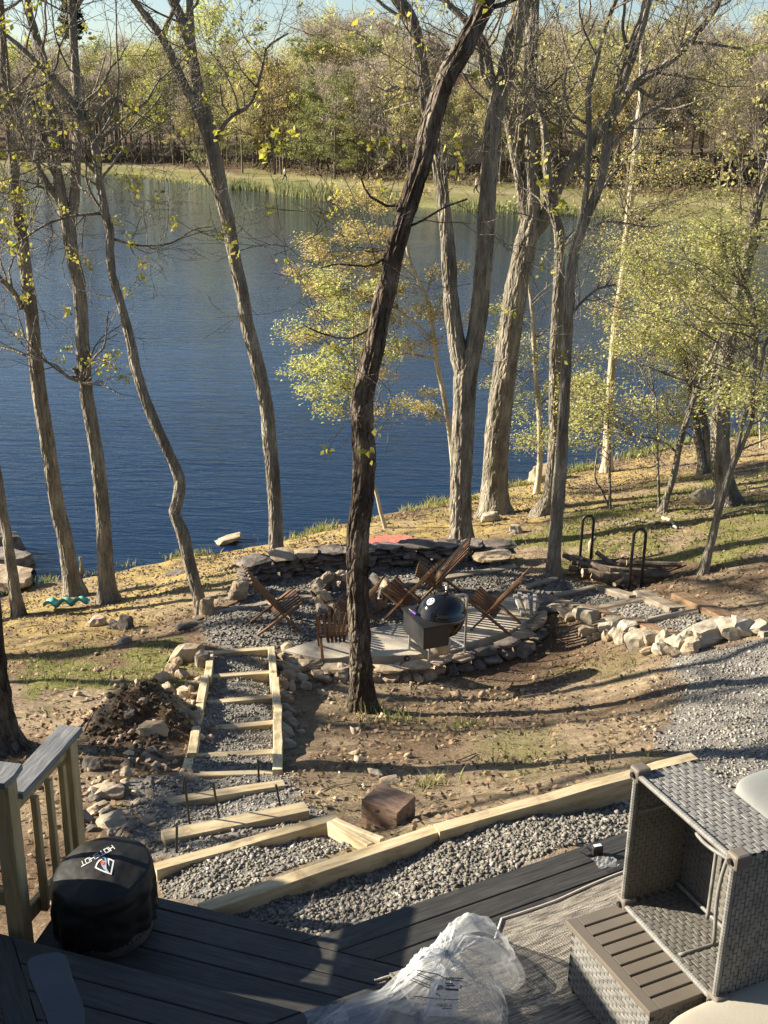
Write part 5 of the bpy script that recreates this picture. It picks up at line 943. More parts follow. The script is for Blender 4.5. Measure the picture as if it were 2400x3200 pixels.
# round red brick patch behind the wall
c = G(848,1188); t = thing('brick_circle', 'round patch of red paving bricks on the moss behind the seat wall', 'paving', c); BR = M('red_brick', [(.42, .13, .10), (.52, .20, .16)], 6, .85, .3, rnd=.12); zc = c[2]
for i in range(-4, 5):
    for j in range(-6, 7):
        x_, y_ = i*.115+(.0 if j % 2 else .0), j*.215+(.1 if i % 2 else 0)
        if (x_/.46)**2+(y_/1.0)**2 < 1:
            mb = MB(); zz = Zs(c[0]+x_, c[1]+y_)[0]+.075; mb.box((c[0]+x_, c[1]+y_, zz), (.108, .208, .05)); mb.obj('brick', BR, t)
# ------------------------------------------------------------------ folding slat chairs
def chair_proto():
    parts = []
    A = np.array([0, -.38, .82]); Bf = np.array([0, .25, 0.]); C_ = np.array([0, .30, .41]); Dr = np.array([0, -.30, 0.])
    def slat(p, q, xa, xb, w=.040, h=.026): mb = MB(); p = p.copy(); q = q.copy(); p[0] = xa; q[0] = xb; mb.bar(p, q, w, h, (1, 0, 0) if False else (0, .5, 1)); return mb.mesh('s', CHAIRW)
    n = 8
    for k in range(n):           # back slats: outer pair runs down to the front feet
        u = k/(n-1)*2-1; out = k in (0, n-1); e = A+(Bf-A)*(1.0 if out else .74); parts.append(('leg' if out else 'back_slat', slat(A+np.array([0, 0, -.03*u*u]), e, u*.30, u*(.24 if out else .21))))
    for k in range(n-1):         # seat slats sit between them; outer pair runs back to the rear feet
        u = (k+.5)/(n-1)*2-1; out = k in (0, n-2); e = C_+(Dr-C_)*(1.0 if out else .56); parts.append(('leg' if out else 'seat_slat', slat(C_+np.array([0, 0, 0]), e, u*.28, u*(.25 if out else .20))))
    s = A+(Bf-A)*.62; mb = MB(); mb.tube([s+np.array([-.26, 0, 0]), s+np.array([.26, 0, 0])], .009, 6); parts.append(('rod', mb.mesh('rod', BLACKM)))
    s = C_+(Dr-C_)*.1; mb = MB(); mb.tube([s+np.array([-.27, 0, -.02]), s+np.array([.27, 0, -.02])], .009, 6); parts.append(('rod', mb.mesh('rod', BLACKM)))
    return parts
CP = chair_proto()
for px, py, rz, s, lab in [((597),1352,-1.25,1,'slatted folding chair left of the fire pit, facing the fire'), (772,1352,1.35,.85,'slatted folding chair mostly hidden behind the dark leaning oak, nearer the fire'), (726,1409,.12,.84,'slatted folding chair seen from behind, left of the dark leaning oak on the slab'), (882,1330,1.15,1,'slatted folding chair behind the black kettle grill'), (948,1290,1.45,1.06,'slatted folding chair with the tallest back, nearest the seat wall'), (1068,1352,1.2,1,'slatted folding chair on the slab right of the kettle grill')]:
    b = U(px, py, -2.5 if py < 1345 and px < 1000 else -2.47)
    if px in (726, 1068): b = U(px, py, -2.44)
    t = thing('slat_chair', lab, 'chair', b, rz, 'folding slat chairs round the fire pit'); t.scale = (s, s, s)
    for nm, me in CP: me.name = nm; link(nm, me, t, False)
# ------------------------------------------------------------------ kettle grill on its cart
def z2(x, y): return 794.9+.25*x, 1140.5+.25*y
gc = U(*z2(640, 1120), -2.44); gr = thing('kettle_grill', 'black kettle grill on a cart with a side table box and purple handled tool', 'grill', gc)
TZ = -2.44+.84
f0 = U(*z2(302, 690), TZ); f1 = U(*z2(480, 860), TZ); ax = (f1-f0); ax[2] = 0; la = np.linalg.norm(ax); ax /= la; bx = np.array([-ax[1], ax[0], 0])
if bx[0] < 0: bx = -bx
kc = U(*z2(640, 735), TZ-.02); kr = .285
Rg = np.c_[ax, bx, (0, 0, 1)]
mb = MB(); cb = f0+ax*la/2+bx*.17; mb.box((cb[0], cb[1], TZ-.15), (la, .33, .28), Rg); mb.obj('charcoal_bin', M('dark_grey_steel', [(.028, .029, .031), (.04, .041, .043)], 5, .4, .0, spec=.5), gr, bev=.012)
# table top reaching to the kettle, cut round it
V = []; 
for i in range(15):
    u = -la/2-.02+(la+.04)*i/14; w = .62; dd = kc-cb; du = u-(dd @ ax); rr = kr+.03; rem = (dd @ bx)-math.sqrt(max(rr*rr-du*du, 0)) if abs(du) < rr else (dd @ bx)
    for q in (-.18, max(-.1, min(rem, (dd @ bx)))): V.append(cb+ax*u+bx*q)
V = np.array(V); V[:, 2] = TZ; n = len(V); V = np.r_[V, V-np.array([0, 0, .02])]; Fc = []
for i in range(14): a_, b_, c_, d_ = 2*i, 2*i+1, 2*i+3, 2*i+2; Fc += [(a_, b_, c_, d_), (n+d_, n+c_, n+b_, n+a_), (b_, n+b_, n+c_, c_), (d_, n+d_, n+a_, a_)]
Fc += [(0, n, n+1, 1), (28, 29, n+29, n+28)]
link('table_top', mesh('table_top', V-gc, Fc, BLACKM), gr, True, gc)
hb = [(.05, -.285), (.13, -.27), (.20, -.225), (.25, -.15), (.278, -.06), (.285, 0.)]; mb = MB(); mb.lathe(hb, kc, 40); mb.obj('bowl', ENAMEL, gr, True)
hl = [(.293, .0), (.295, .022), (.288, .03), (.275, .08), (.235, .15), (.17, .20), (.09, .228), (.02, .235)]; mb = MB(); mb.lathe(hl, kc, 48); lid = mb.obj('lid', ENAMEL, gr, True)
vc = kc+np.array([-.14, -.11, .193]); vn_ = np.array([-.45, -.36, .82]); vn_ /= np.linalg.norm(vn_); xx = np.cross((0, 1, 0), vn_); xx /= np.linalg.norm(xx); Rv = np.c_[xx, np.cross(vn_, xx), vn_]
mb = MB(); mb.lathe([(.052, -.012), (.052, .006), (.045, .009), (.004, .009)], vc, 24, Rv); v_ = mb.obj('vent', M('bright_aluminium', [(.55, .55, .54), (.65, .65, .64)], 9, .4, 0, metal=.3), lid)
for k in range(4): a = k*math.pi/2+.4; q = vc+Rv @ np.array([.027*math.cos(a), .027*math.sin(a), .0095]); mb = MB(); mb.lathe([(.011, 0), (.009, .002)], q, 10, Rv); mb.obj('vent_hole', BLACKM, v_) if False else None; mb.obj('vent_hole', BLACKM, lid)
hp = kc+np.array([-.02, .04, .235]); mb = MB(); mb.tube([hp+np.array([-.08, 0, -.01]), hp+np.array([-.07, 0, .035]), hp+np.array([.07, 0, .035]), hp+np.array([.08, 0, -.01])], .011, 8); mb.obj('handle', BLACKM, lid, True)
mb = MB(); mb.lathe([(.105, -.50), (.115, -.48), (.12, -.35), (.115, -.34)], kc, 28); mb.obj('ash_can', ALU, gr, True)
mb = MB(); mb.lathe([(.09, -.34), (.10, -.29), (.06, -.27)], kc, 24); mb.obj('ash_collar', BLACKM, gr, True)
mb = MB(); mb.lathe([(.289, -.005), (.297, -.002), (.297, .004), (.289, .006)], kc, 40); mb.obj('rim', STEEL, gr, True)
gz = -2.44
def foot(x, y): return U(*z2(x, y), gz)
L1, L2, L3 = foot(357, 1055), foot(527, 1160), foot(835, 1085); L4 = L1+(L3-L2)
mb = MB(); mb.tube([L1, np.array([*L1[:2], TZ-.3])], .0145, 8); mb.obj('leg', STEEL, gr, True)
mb = MB(); mb.tube([L2, np.array([*L2[:2], TZ-.05])], .0145, 8); mb.obj('leg', STEEL, gr, True)
t3 = np.array([*L3[:2], TZ-.07]); mb = MB(); d_ = L2-L3; d_[2] = 0; d_ /= np.linalg.norm(d_); mb.tube([L3, t3, t3+d_*.02+np.array([0, 0, .035]), t3+d_*.06+np.array([0, 0, .05]), t3+d_*.50+np.array([0, 0, .05])], .0155, 8); mb.obj('leg', STEEL, gr, True)
mb = MB(); mb.tube([L4+np.array([0, 0, .1]), np.array([*L4[:2], TZ-.07])], .0145, 8); mb.obj('leg', STEEL, gr, True)
sz = np.array([0, 0, .10]); mb = MB(); mb.bar(L1+sz, L2+sz, .02, .07); mb.obj('shelf_bar', BLACKM, gr); mb = MB(); mb.bar(L2+sz*.9, L3+sz*.9, .02, .02); mb.obj('shelf_bar', STEEL, gr); mb = MB(); mb.bar(L4+sz, L3+sz, .02, .02); mb.obj('shelf_bar', STEEL, gr)
for k in range(1, 8): mb = MB(); q = k/8; mb.tube([L1+(L2-L1)*q+sz, L4+(L3-L4)*q+sz], .004, 5); mb.obj('shelf_wire', STEEL, gr)
for k in (.3, .7): mb = MB(); mb.tube([L1+(L4-L1)*k+sz*.95, L2+(L3-L2)*k+sz*.95], .004, 5); mb.obj('shelf_wire', STEEL, gr)
def wheel(c, r, w, axd):
    axd = axd/np.linalg.norm(axd); x = np.cross((0, 0, 1), axd); R_ = np.c_[x, np.cross(axd, x), axd]; mb = MB(); mb.lathe([(r*.5, -w/2), (r*.93, -w/2), (r, -w/4), (r, w/4), (r*.93, w/2), (r*.5, w/2)], c, 24, R_); o = mb.obj('wheel', BLACKM, gr, True)
    mb = MB(); mb.lathe([(r*.3, -w/2-.004), (r*.48, -w/2-.002), (r*.48, w/2+.002), (r*.3, w/2+.004)], c, 16, R_); mb.obj('hub', STEEL, o)
wheel(L4+np.array([0, 0, .105]), .105, .05, L3-L4+np.array([0, 0, .001])); wheel(foot(335, 1150)+np.array([0, 0, .04]), .04, .03, ax+np.array([0, 0, .001]))
q = U(*z2(355, 700), TZ+.012); q2 = U(*z2(415, 745), TZ+.012); t = thing('grill_brush', 'small tool with a purple handle lying on the grill table', 'tool', q2); mb = MB(); mb.tube([q, q+(q2-q)*.5], .005, 6); mb.obj('shaft', STEEL, t); mb = MB(); mb.tube([q+(q2-q)*.5, q2], .013, 8); mb.obj('handle', M('purple_rubber', [(.17, .05, .32), (.22, .07, .40)], 5, .5, 0), t)
# ------------------------------------------------------------------ deck
def r7(x, y): return x*.5, 1658.9+.5*y
def r6(x, y): return 622+.41667*x, 1866.3+.41667*y
def r4(x, y): return x*.3125, 1520.7+.3125*y
def r5(x, y): return 1175.1+.2917*x, 1589.8+.2917*y
SZ = -.17
NC = U(*r7(1310, 1050), 0); dl = U(*r7(190, 760), 0)-NC; dl = -dl/np.linalg.norm(dl); dr = U(1350, 1790, SZ)-U(685, 2016, SZ); dr /= np.linalg.norm(dr)
nl = np.array([-dl[1], dl[0], 0]); nr = np.array([-dr[1], dr[0], 0])           # both point outwards to the yard
off_l = lambda p: float((p-NC) @ nl); off_r = lambda p: float((p-NC) @ nr)
el = [off_l(U(*r7(670, y), SZ)) for y in (552, 602, 703, 787)]; el = el+[0.0]   # board lines of the step on the left
er = [off_r(U(*r6(60, 405), SZ)), off_r(U(*r6(245, 455), SZ)), off_r(U(*r6(430, 500), SZ)), 0.0]
def clip(P, planes):
    for q, n in planes:
        out = []
        for k in range(len(P)):
            a, b = P[k], P[(k+1) % len(P)]; da, db = (a-q) @ n, (b-q) @ n
            if da >= 0: out.append(a)
            if (da >= 0) != (db >= 0): out.append(a+(b-a)*(da/(da-db)))
        P = out
        if len(P) < 3: return None
    return P
deck = thing('deck', 'dark composite deck with one step down all round its angled front', 'deck', (0, 3, 0))
def plank(P, zt, th, mat=DECKM, name='deck_board', ang=0., parent=None):
    parent = parent or deck
    P = [np.array([*p[:2], 0.]) for p in P]; c = sum(P)/len(P); A = sum(P[i-1][0]*P[i][1]-P[i][0]*P[i-1][1] for i in range(len(P)))
    if A < 0: P = P[::-1]
    R = rotz(-ang); L = [R @ (p-c) for p in P]; n = len(L); e = .004; cc = sum(L)/n
    V = [(p[0]-np.sign(p[0]-cc[0])*e, p[1]-np.sign(p[1]-cc[1])*e, 0) for p in L]+[(p[0], p[1], -e) for p in L]+[(p[0], p[1], -th) for p in L]
    Fc = [tuple(range(n))]+[(i, n+i, n+(i+1) % n, (i+1) % n) for i in range(n)]+[(n+i, 2*n+i, 2*n+(i+1) % n, n+(i+1) % n) for i in range(n)]
    return link(name, mesh(name, V, Fc, mat), parent, True, (c[0], c[1], zt), Matrix.Rotation(ang, 3, 'Z'))
al, ar = math.atan2(dl[1], dl[0]), math.atan2(dr[1], dr[0]); gap = .003
def strip(org, d, n, o0, o1, a, b, planes, zt, ang, th=.03):
    P = [org+d*a+n*(o0+gap), org+d*b+n*(o0+gap), org+d*b+n*(o1-gap), org+d*a+n*(o1-gap)]; Q = clip(P, planes)
    if Q: plank(Q, zt, th, ang=ang)
RAILX = U(*r4(250, 1560), 0)        # foot of the railing line on the left
pr = U(45, 1709, .78); pf = U(159, 1577, .78); dv = pf-pr; dv[2] = 0; dv /= np.linalg.norm(dv); nv_ = np.array([-dv[1], dv[0], 0])   # outward = left
railp = np.array([-1.80, 4.55, 0]); left_lim = (railp, -nv_)
corner = NC+0*dl
# step, left wing: first board stops at the right wing, the rest run on to the upper level
g0 = el[1]
strip(NC, dl, nl, el[1], el[0], -3, 3, [left_lim, (NC+nr*er[0], nr)], SZ, al)
for a, b in ((2, 1), (3, 2), (4, 3)): strip(NC, dl, nl, el[a], el[b], -3, 3, [left_lim, (NC+nr*.004, nr)], SZ, al)
for k in range(3): strip(NC, dr, nr, er[k+1], er[k], -.5, 6, [(NC+nl*(g0+gap), nl)], SZ, ar)
mb = MB()
for o, d, n, a, b in ((NC+nl*(el[0]-.012), dl, nl, -1.5, .25), (NC+nr*(er[0]-.012), dr, nr, -.05, 6)): mb.bar(o+d*a+np.array([0, 0, SZ-.16]), o+d*b+np.array([0, 0, SZ-.16]), .02, .25)
for o, d, n, a, b in ((NC-nl*.012, dl, nl, -1.6, 0), (NC-nr*.012, dr, nr, 0, 6)): mb.bar(o+d*a+np.array([0, 0, -.10]), o+d*b+np.array([0, 0, -.10]), .02, .14)
mb.obj('fascia', DECKM, deck)
# upper level
bw = off_l(U(*r7(325, 905), 0)); bw2 = off_l(U(*r7(365, 1025), 0)); pitch = abs(bw2-bw); o = bw; lb0 = U(*r4(30, 1430), 0); lb1 = U(*r4(230, 2100), 0); dlb = lb0-lb1; dlb /= np.linalg.norm(dlb); nlb = np.array([-dlb[1], dlb[0], 0])
right_of = (lb1-nlb*.002, -nlb)
strip(NC, dl, nl, bw, 0, -4, 4, [right_of, (NC+nr*gap, nr)], 0, al)
strip(NC, dr, nr, -.14, 0, -.9, 7, [(NC+nl*(bw+gap), nl)], 0, ar)
while o > -3.6: strip(NC, dl, nl, o-pitch, o, -5, 7, [right_of], 0, al); o -= pitch
for k in range(22): strip(NC, dl, nl, bw+k*pitch, bw+(k+1)*pitch, -1, 7, [(NC-nr*(.14+gap), -nr)], 0, al)
strip(lb1, dlb, nlb, .0, .135, -5, .0+np.linalg.norm(lb0-lb1)+.45, [(NC-nl*gap, -nl)], 0, math.atan2(dlb[1], dlb[0]))
d3 = rotz(.55) @ np.array([1, 0, 0]); n3 = np.array([-d3[1], d3[0], 0]); 
for k in range(-30, 12): strip(lb1, d3, n3, k*.142, (k+1)*.142, -4, 3, [(lb1+nlb*.14, nlb), (railp+dv*.35, -dv)], 0, .55)
mb = MB(); mb.box((0.6, 1.6, -.12), (9, 4.6, .02)); mb.obj('joist_floor', BARKD, deck)
for p, s in (((-1.6, 4.2, -.35), .09), ((0, 3.7, -.35), .09), ((1.5, 4.6, -.35), .09)): mb = MB(); mb.box(p, (s, s, .5)); mb.obj('footing', GREYWOOD, deck)
# ------------------------------------------------------------------ railing
rail = thing('deck_railing', 'pressure treated railing with grey board cap at the left end of the deck', 'railing', railp)
TREATED = M('treated_pine', [(.30, .225, .11), (.41, .32, .17), (.48, .395, .23)], 3.5, .75, .3, 10, (9, 9, 1.1), coord='object', rnd=.12, dist=.004)
CAPM = M('grey_cap_board', [(.10, .105, .11), (.17, .175, .18), (.26, .26, .26)], 5, .55, .5, 7, (1.2, 12, 12), coord='object', dist=.004)
def post(name, p, z0, z1, s, ang, mat=TREATED, parent=rail): 
    mb = MB(); mb.box((0, 0, 0), (s, s, z1-z0)); return link(name, mb.mesh(name, mat, bev=.004), parent, True, (p[0], p[1], (z0+z1)/2), Matrix.Rotation(ang, 3, 'Z'))
av = math.atan2(dv[1], dv[0])
P1 = U(*r4(128, 1440), 0); P1z = 1.0
c1 = onplane(*r4(40, 470), P1); post('post', P1, -.3, c1[2]-.02, .09, av)
P2t = onplane(*r4(520, 240), P1+dv*.62); 
P2 = P1+dv*.66; capz = onplane(*r4(505, 185), P2)[2]
post('post', P2, -.5, capz-.03, .09, av)
ca = P1+dv*.045; cb = P2+dv*.06; z0c = onplane(*r4(140, 600), ca)[2]
capA = np.array([*ca[:2], z0c+.0]); capB = np.array([*cb[:2], capz])
beam('cap_board', capA+dv*.0, capB, .14, .032, CAPM, rail)
beam('top_rail', capA-np.array([0, 0, .034])-nv_*.0, capB-np.array([0, 0, .034])-dv*.1, .038, .09, TREATED, rail)
beam('bottom_rail', np.array([*ca[:2], -.03]), np.array([*cb[:2], -.10])-dv*.1, .038, .09, TREATED, rail)
for k, f in enumerate((.24, .47, .70)):
    q = ca+(cb-ca)*f; zt = capA[2]+(capB[2]-capA[2])*f-.12; post('baluster', q-nv_*.036, -.14, zt, .036, av)
beam('cap_board', np.array([*(P1+dv*.075)[:2], c1[2]+.01]), np.array([*(P1-dv*.09+nv_*.0)[:2], c1[2]+.01])+np.array([-.0, -.9, 0])*0+nv_*0-dv*.02, .14, .032, CAPM, rail)
beam('cap_board', np.array([*(P1+nv_*.07)[:2], c1[2]+.01]), np.array([*(P1+nv_*1.6)[:2], c1[2]+.01]), .14, .032, CAPM, rail)
beam('bottom_rail', np.array([*(P1+nv_*.05)[:2], .14]), np.array([*(P1+nv_*1.6)[:2], .14]), .04, .09, TREATED, rail); beam('top_rail', np.array([*(P1+nv_*.05)[:2], c1[2]-.024]), np.array([*(P1+nv_*1.6)[:2], c1[2]-.024]), .038, .09, TREATED, rail)
for k in range(1, 11): post('baluster', P1+nv_*(.05+.135*k), .10, c1[2]-.1, .036, av)
post('post', P1+nv_*1.6, -.5, c1[2]-.02, .09, av)
# ------------------------------------------------------------------ covered fire stove
stc = np.array([*U(231, 2008, SZ)[:2], SZ]); RS = .262; HS = .46
stv = thing('covered_stove', 'round stove under a black cloth cover lettered HOTSHOT', 'stove', stc)
g = np.random.default_rng(8)
def top_z(x, y):
    r = np.hypot(x, y)/RS; a = np.arctan2(y, x)
    return HS-.02-.055*r**2.2-.05*np.maximum(0, -x*.7-y*.5)/RS+.018*np.maximum(0, x+y)/RS*r+.010*(fbm(x*9+5, y*9)-.5)*2
nr_, na = 26, 96; V = []
for i in range(nr_):
    for k in range(na):
        a = 2*math.pi*k/na; r = RS*.93*i/(nr_-1); x, y = r*math.cos(a), r*math.sin(a); V.append((x, y, float(top_z(x, y))))
ns = 30
for i in range(1, ns+1):
    for k in range(na):
        a = 2*math.pi*k/na; t_ = i/ns; x0, y0 = RS*.93*math.cos(a), RS*.93*math.sin(a); zt = float(top_z(x0, y0)); lift = .05+.05*max(0, math.cos(a+.6)); z = zt+(lift-zt)*t_
        fold = .011*math.sin(a*11+2*math.sin(a*3)+t_*1.5)*t_+.016*(vn(a*3+20, t_*4)-.5)*min(1, t_*4)+.013*(vn(a*7+3, t_*9+a)-.5); r = RS*(.93+.075*min(1, t_*5)**.6+.015*math.sin(math.pi*t_))+fold
        V.append((r*math.cos(a), r*math.sin(a), z))
n = nr_+ns; Fc = [(i*na+k, i*na+(k+1) % na, (i+1)*na+(k+1) % na, (i+1)*na+k) for i in range(n-1) for k in range(na)]; Fc = [f[::-1] for f in Fc]
COVER = M('black_cover_cloth', [(.006, .006, .006), (.014, .014, .014)], 5, .55, .35, 9, spec=.35, dist=.01)
link('cover', mesh('cover', V, Fc, COVER, True), stv, True, stc)
mb = MB(); mb.lathe([(.235, .005), (.24, .01), (.24, .16), (.235, .165)], stc, 64); ring = mb.obj('base_ring', M('dull_steel', [(.16, .15, .14), (.26, .25, .23)], 9, .45, 0, metal=.7), stv, True)
for k in range(56):
    a = 2*math.pi*k/56; 
    for z in (.035, .065): q = stc+np.array([.2405*math.cos(a+z*2), .2405*math.sin(a+z*2), z]); mb = MB(); R = np.c_[(-math.sin(a), math.cos(a), 0), (0, 0, 1), (math.cos(a), math.sin(a), 0)]; mb.lathe([(.0062, -.001), (.0062, .0012)], q, 6, R); 
    if math.sin(a) < .4: mb.obj('vent_hole', BLACKM, ring)
def LG(x, y): return (230+.0904*x)/1.4467, (2620+.0904*y)/1.4467
def on_cover(px, py, lift=.003):
    d = ray(px, py); t_ = np.linspace(3.5, 7, 4000); P = CAM+t_[:, None]*d-stc; h = P[:, 2]-top_z(P[:, 0], P[:, 1]); k = int(np.argmax(h < lift)); return P[k]
WHT = M('white_print', [(.62, .63, .65), (.72, .73, .75)], 9, .6, 0); LBLUE = M('grey_blue_print', [(.28, .33, .42), (.33, .38, .47)], 9, .6, 0); REDP = M('red_print', [(.72, .10, .06), (.78, .13, .08)], 9, .6, 0); NAVY = M('dark_print', [(.01, .012, .022), (.013, .016, .028)], 9, .6, 0)
def decal(name, polys, mat, lift=.003):
    bm = bmesh.new()
    for poly in polys:
        vs = [bm.verts.new(on_cover(*LG(*q), lift)) for q in poly]
        try: bm.faces.new(vs)
        except Exception: pass
    bmesh.ops.recalc_face_normals(bm, faces=bm.faces)
    for f in bm.faces:
        if f.normal.z < 0: f.normal_flip()
    bmesh.ops.triangulate(bm, faces=bm.faces); me = bpy.data.meshes.new(name); bm.to_mesh(me); bm.free(); me.materials.append(mat); return link(name, me, stv, True, stc)
STROK = {'H': [((0, 0), (0, 1)), ((1, 0), (1, 1)), ((0, .5), (1, .5))], 'O': [((0, 0), (0, 1)), ((1, 0), (1, 1)), ((0, 0), (1, 0)), ((0, 1), (1, 1))], 'T': [((.5, 0), (.5, 1)), ((-.1, 1), (1.1, 1))], 'S': [((0, 0), (1, 0)), ((1, 0), (1, .5)), ((0, .5), (1, .5)), ((0, .5), (0, 1)), ((0, 1), (1, 1))]}
A0, A1 = np.array([1345., 232.]), np.array([205., 832.]); B0, B1 = np.array([1438., 335.]), np.array([262., 975.])
polys = []
for k, ch in enumerate('HOTSHOT'):
    wgt = .125 if k < 3 else .085; u0_ = (k+.13)/7; u1_ = (k+.87)/7
    for (a, b) in STROK[ch]:
        a = np.array(a, float); b = np.array(b, float); d = b-a; 
        hor = abs(d[0]) > abs(d[1]); e = wgt
        if hor: c4 = [(a[0]-e*.5, a[1]-e), (b[0]+e*.5, b[1]-e), (b[0]+e*.5, b[1]+e), (a[0]-e*.5, a[1]+e)]
        else: c4 = [(a[0]-e, a[1]-e), (a[0]+e, a[1]-e), (b[0]+e, b[1]+e), (b[0]-e, b[1]+e)]
        q4 = []
        for (uu, vv) in c4: u_ = u0_+(u1_-u0_)*uu; lo = A0+(A1-A0)*u_; hi = B0+(B1-B0)*u_; q4.append(lo+(hi-lo)*vv)
        polys.append(q4)
decal('lettering', polys, WHT)
decal('emblem_field', [[(735, 1015), (830, 790), (1100, 640), (1165, 655), (1405, 775), (1310, 1250), (1100, 1180), (900, 1100)]], NAVY, .002)
decal('emblem_frame', [[(1165, 655), (1410, 772), (1395, 810), (1200, 715)], [(1410, 772), (1312, 1255), (1270, 1205), (1355, 790)], [(1312, 1255), (1090, 1185), (890, 1100), (730, 1018), (780, 985), (930, 1065), (1100, 1135), (1275, 1205)], [(730, 1018), (790, 850), (870, 750), (960, 705), (1000, 730), (900, 790), (835, 870), (785, 990)], [(1165, 655), (1240, 720), (1225, 830), (1238, 965), (1190, 850), (1180, 740)]], WHT, .004)
decal('emblem_flame', [[(980, 670), (1040, 630), (1090, 640), (1130, 690), (1145, 780), (1130, 900), (1140, 1020), (1180, 1110), (1240, 1170), (1130, 1150), (1040, 1060), (975, 960), (940, 860), (1000, 740), (1060, 790), (1075, 720), (1040, 665)]], LBLUE, .004)
decal('emblem_dot', [[(1000+68*math.cos(a), 848+60*math.sin(a)) for a in np.linspace(0, 6.28, 18)[:-1]]], REDP, .0055)
# ------------------------------------------------------------------ garden chair at the lower left (mostly out of the picture)
DG = M('slate_resin', [(.030, .035, .045), (.042, .048, .06)], 6, .45, .1, spec=.4)
AC = thing('garden_chair', 'dark slate adirondack chair cut by the lower left corner of the deck', 'chair', (-1.5, 3.2, 0))
out4 = [(185, 1790), (215, 1745), (300, 1718), (400, 1710), (455, 1735), (475, 1790), (505, 1900), (545, 2000), (575, 2080), (585, 2180), (570, 2320), (430, 2420), (370, 2300), (320, 2160), (260, 2010), (205, 1890)]
az = .58; o2 = [U(*r4(*q), az) for q in out4]; plank(o2, az, .025, DG, 'arm', 0, AC); ac = sum(o2)/len(o2)
q1 = U(*r4(330, 1900), az-.02); dA = U(*r4(480, 2300), az)-U(*r4(330, 1760), az); dA /= np.linalg.norm(dA); sA = np.array([dA[1], -dA[0], 0])
if sA[0] > 0: sA = -sA
for k, (o, wdt) in enumerate(((.08, .09),)): mb = MB(); q = q1+dA*.10; mb.box((q[0], q[1], (az-.026)/2), (.03, .12, az-.028), rotz(math.atan2(dA[1], dA[0])+math.pi/2)); mb.obj('leg', DG, AC)
q = q1+dA*.10+sA*.58; mb = MB(); mb.box((q[0], q[1], (az-.026)/2), (.03, .12, az-.028), rotz(math.atan2(dA[1], dA[0])+math.pi/2)); mb.obj('leg', DG, AC)
plank([o_+sA*.62 for o_ in o2], az, .025, DG, 'arm', 0, AC)
for k in range(7): a = q1+dA*(.06+.085*k)+sA*.03; b = a+sA*.52; a = a.copy(); b = b.copy(); a[2] = b[2] = .37-.03*k; mb = MB(); mb.bar(a, b, .07, .02); mb.obj('seat_slat', DG, AC)
for k in range(5): a = q1+dA*.66+sA*(.07+.105*k); a[2] = .2; b = a+dA*.35; b[2] = .98+.04*(2-abs(k-2)); mb = MB(); mb.bar(a, b, .095, .02, dA); mb.obj('back_slat', DG, AC)
for s_ in (.05, .53): a = q1+dA*.05+sA*s_; b = q1+dA*.85+sA*s_; a[2] = .33; b[2] = .04; mb = MB(); mb.bar(a, b, .025, .11); mb.obj('side_rail', DG, AC)
# ------------------------------------------------------------------ outdoor rug, wavy, running over the step on the right
def rug_mat():
    m = M('woven_rug', [(.10, .09, .078), (.26, .235, .20), (.42, .385, .33)], 1.0, .95, .0, coord='object'); nt = m.node_tree; N = nt.nodes; Lk = nt.links; b = N['Principled BSDF']
    tc = N.new('ShaderNodeTexCoord'); mp = N.new('ShaderNodeMapping'); mp.inputs['Scale'].default_value = (7, 75, 1); Lk.new(tc.outputs['UV'], mp.inputs[0]); nz = N.new('ShaderNodeTexNoise'); nz.inputs['Scale'].default_value = 1; nz.inputs['Detail'].default_value = 5; nz.inputs['Distortion'].default_value = .4; Lk.new(mp.outputs[0], nz.inputs['Vector'])
    cr = [n for n in N if n.type == 'VALTORGB'][0]; Lk.new(nz.outputs[0], cr.inputs[0]); w = N.new('ShaderNodeTexWave'); w.bands_direction = 'Y'; w.inputs['Scale'].default_value = 42; w.inputs['Distortion'].default_value = 2.5; w.inputs['Detail Scale'].default_value = 3; Lk.new(tc.outputs['UV'], w.inputs['Vector'])
    ck = N.new('ShaderNodeTexNoise'); ck.inputs['Scale'].default_value = 130; Lk.new(tc.outputs['UV'], ck.inputs['Vector']); ad = N.new('ShaderNodeMath'); ad.inputs[1].default_value = 1; Lk.new(w.outputs['Fac'], ad.inputs[0]); Lk.new(ck.outputs[0], ad.inputs[1])
    bp = N.new('ShaderNodeBump'); bp.inputs['Strength'].default_value = .8; bp.inputs['Distance'].default_value = .008; Lk.new(ad.outputs[0], bp.inputs['Height']); Lk.new(bp.outputs[0], b.inputs['Normal']); return m
ra = U(*r6(455, 500), .0); rb_ = U(*r6(1110, 255), -.10); rc = U(*r6(1659, 18), -.05); d_r = dr; nu, nvv = 150, 70; V = []; UVs = []
e0 = NC+nr*.0
off_edge = np.interp
for i in range(nu):
    s = -.02+3.2*i/(nu-1); lo = off_r(ra)+.0
    so_ = (rb_-NC) @ dr; sa_ = (ra-NC) @ dr; sc_ = (rc-NC) @ dr; oe = np.interp(s, [sa_, sa_+.05, so_-.15, so_, (so_+sc_)/2, sc_, 3.5], [off_r(ra), off_r(ra), .10, off_r(rb_), (off_r(rb_)+off_r(rc))/2-.015, off_r(rc), off_r(rc)+.05])
    for j in range(nvv):
        o = oe-2.0*j/(nvv-1); x = NC+dr*(sa_+s if False else max(s, sa_))+nr*o
        base = .012 if o < -.02 else .012-(.155)*min(1, (o+.02)/.10)**1.0
        wv = .5+.5*math.sin((s*5.2+o*2.5))*math.cos(o*4+1.3*s); amp = .055*math.exp(-abs(o+.12)/.35)
        base = max(base, (.006 if o < .0 else SZ+.008)); x[2] = base+amp*wv; V.append(x); UVs.append((s, o))
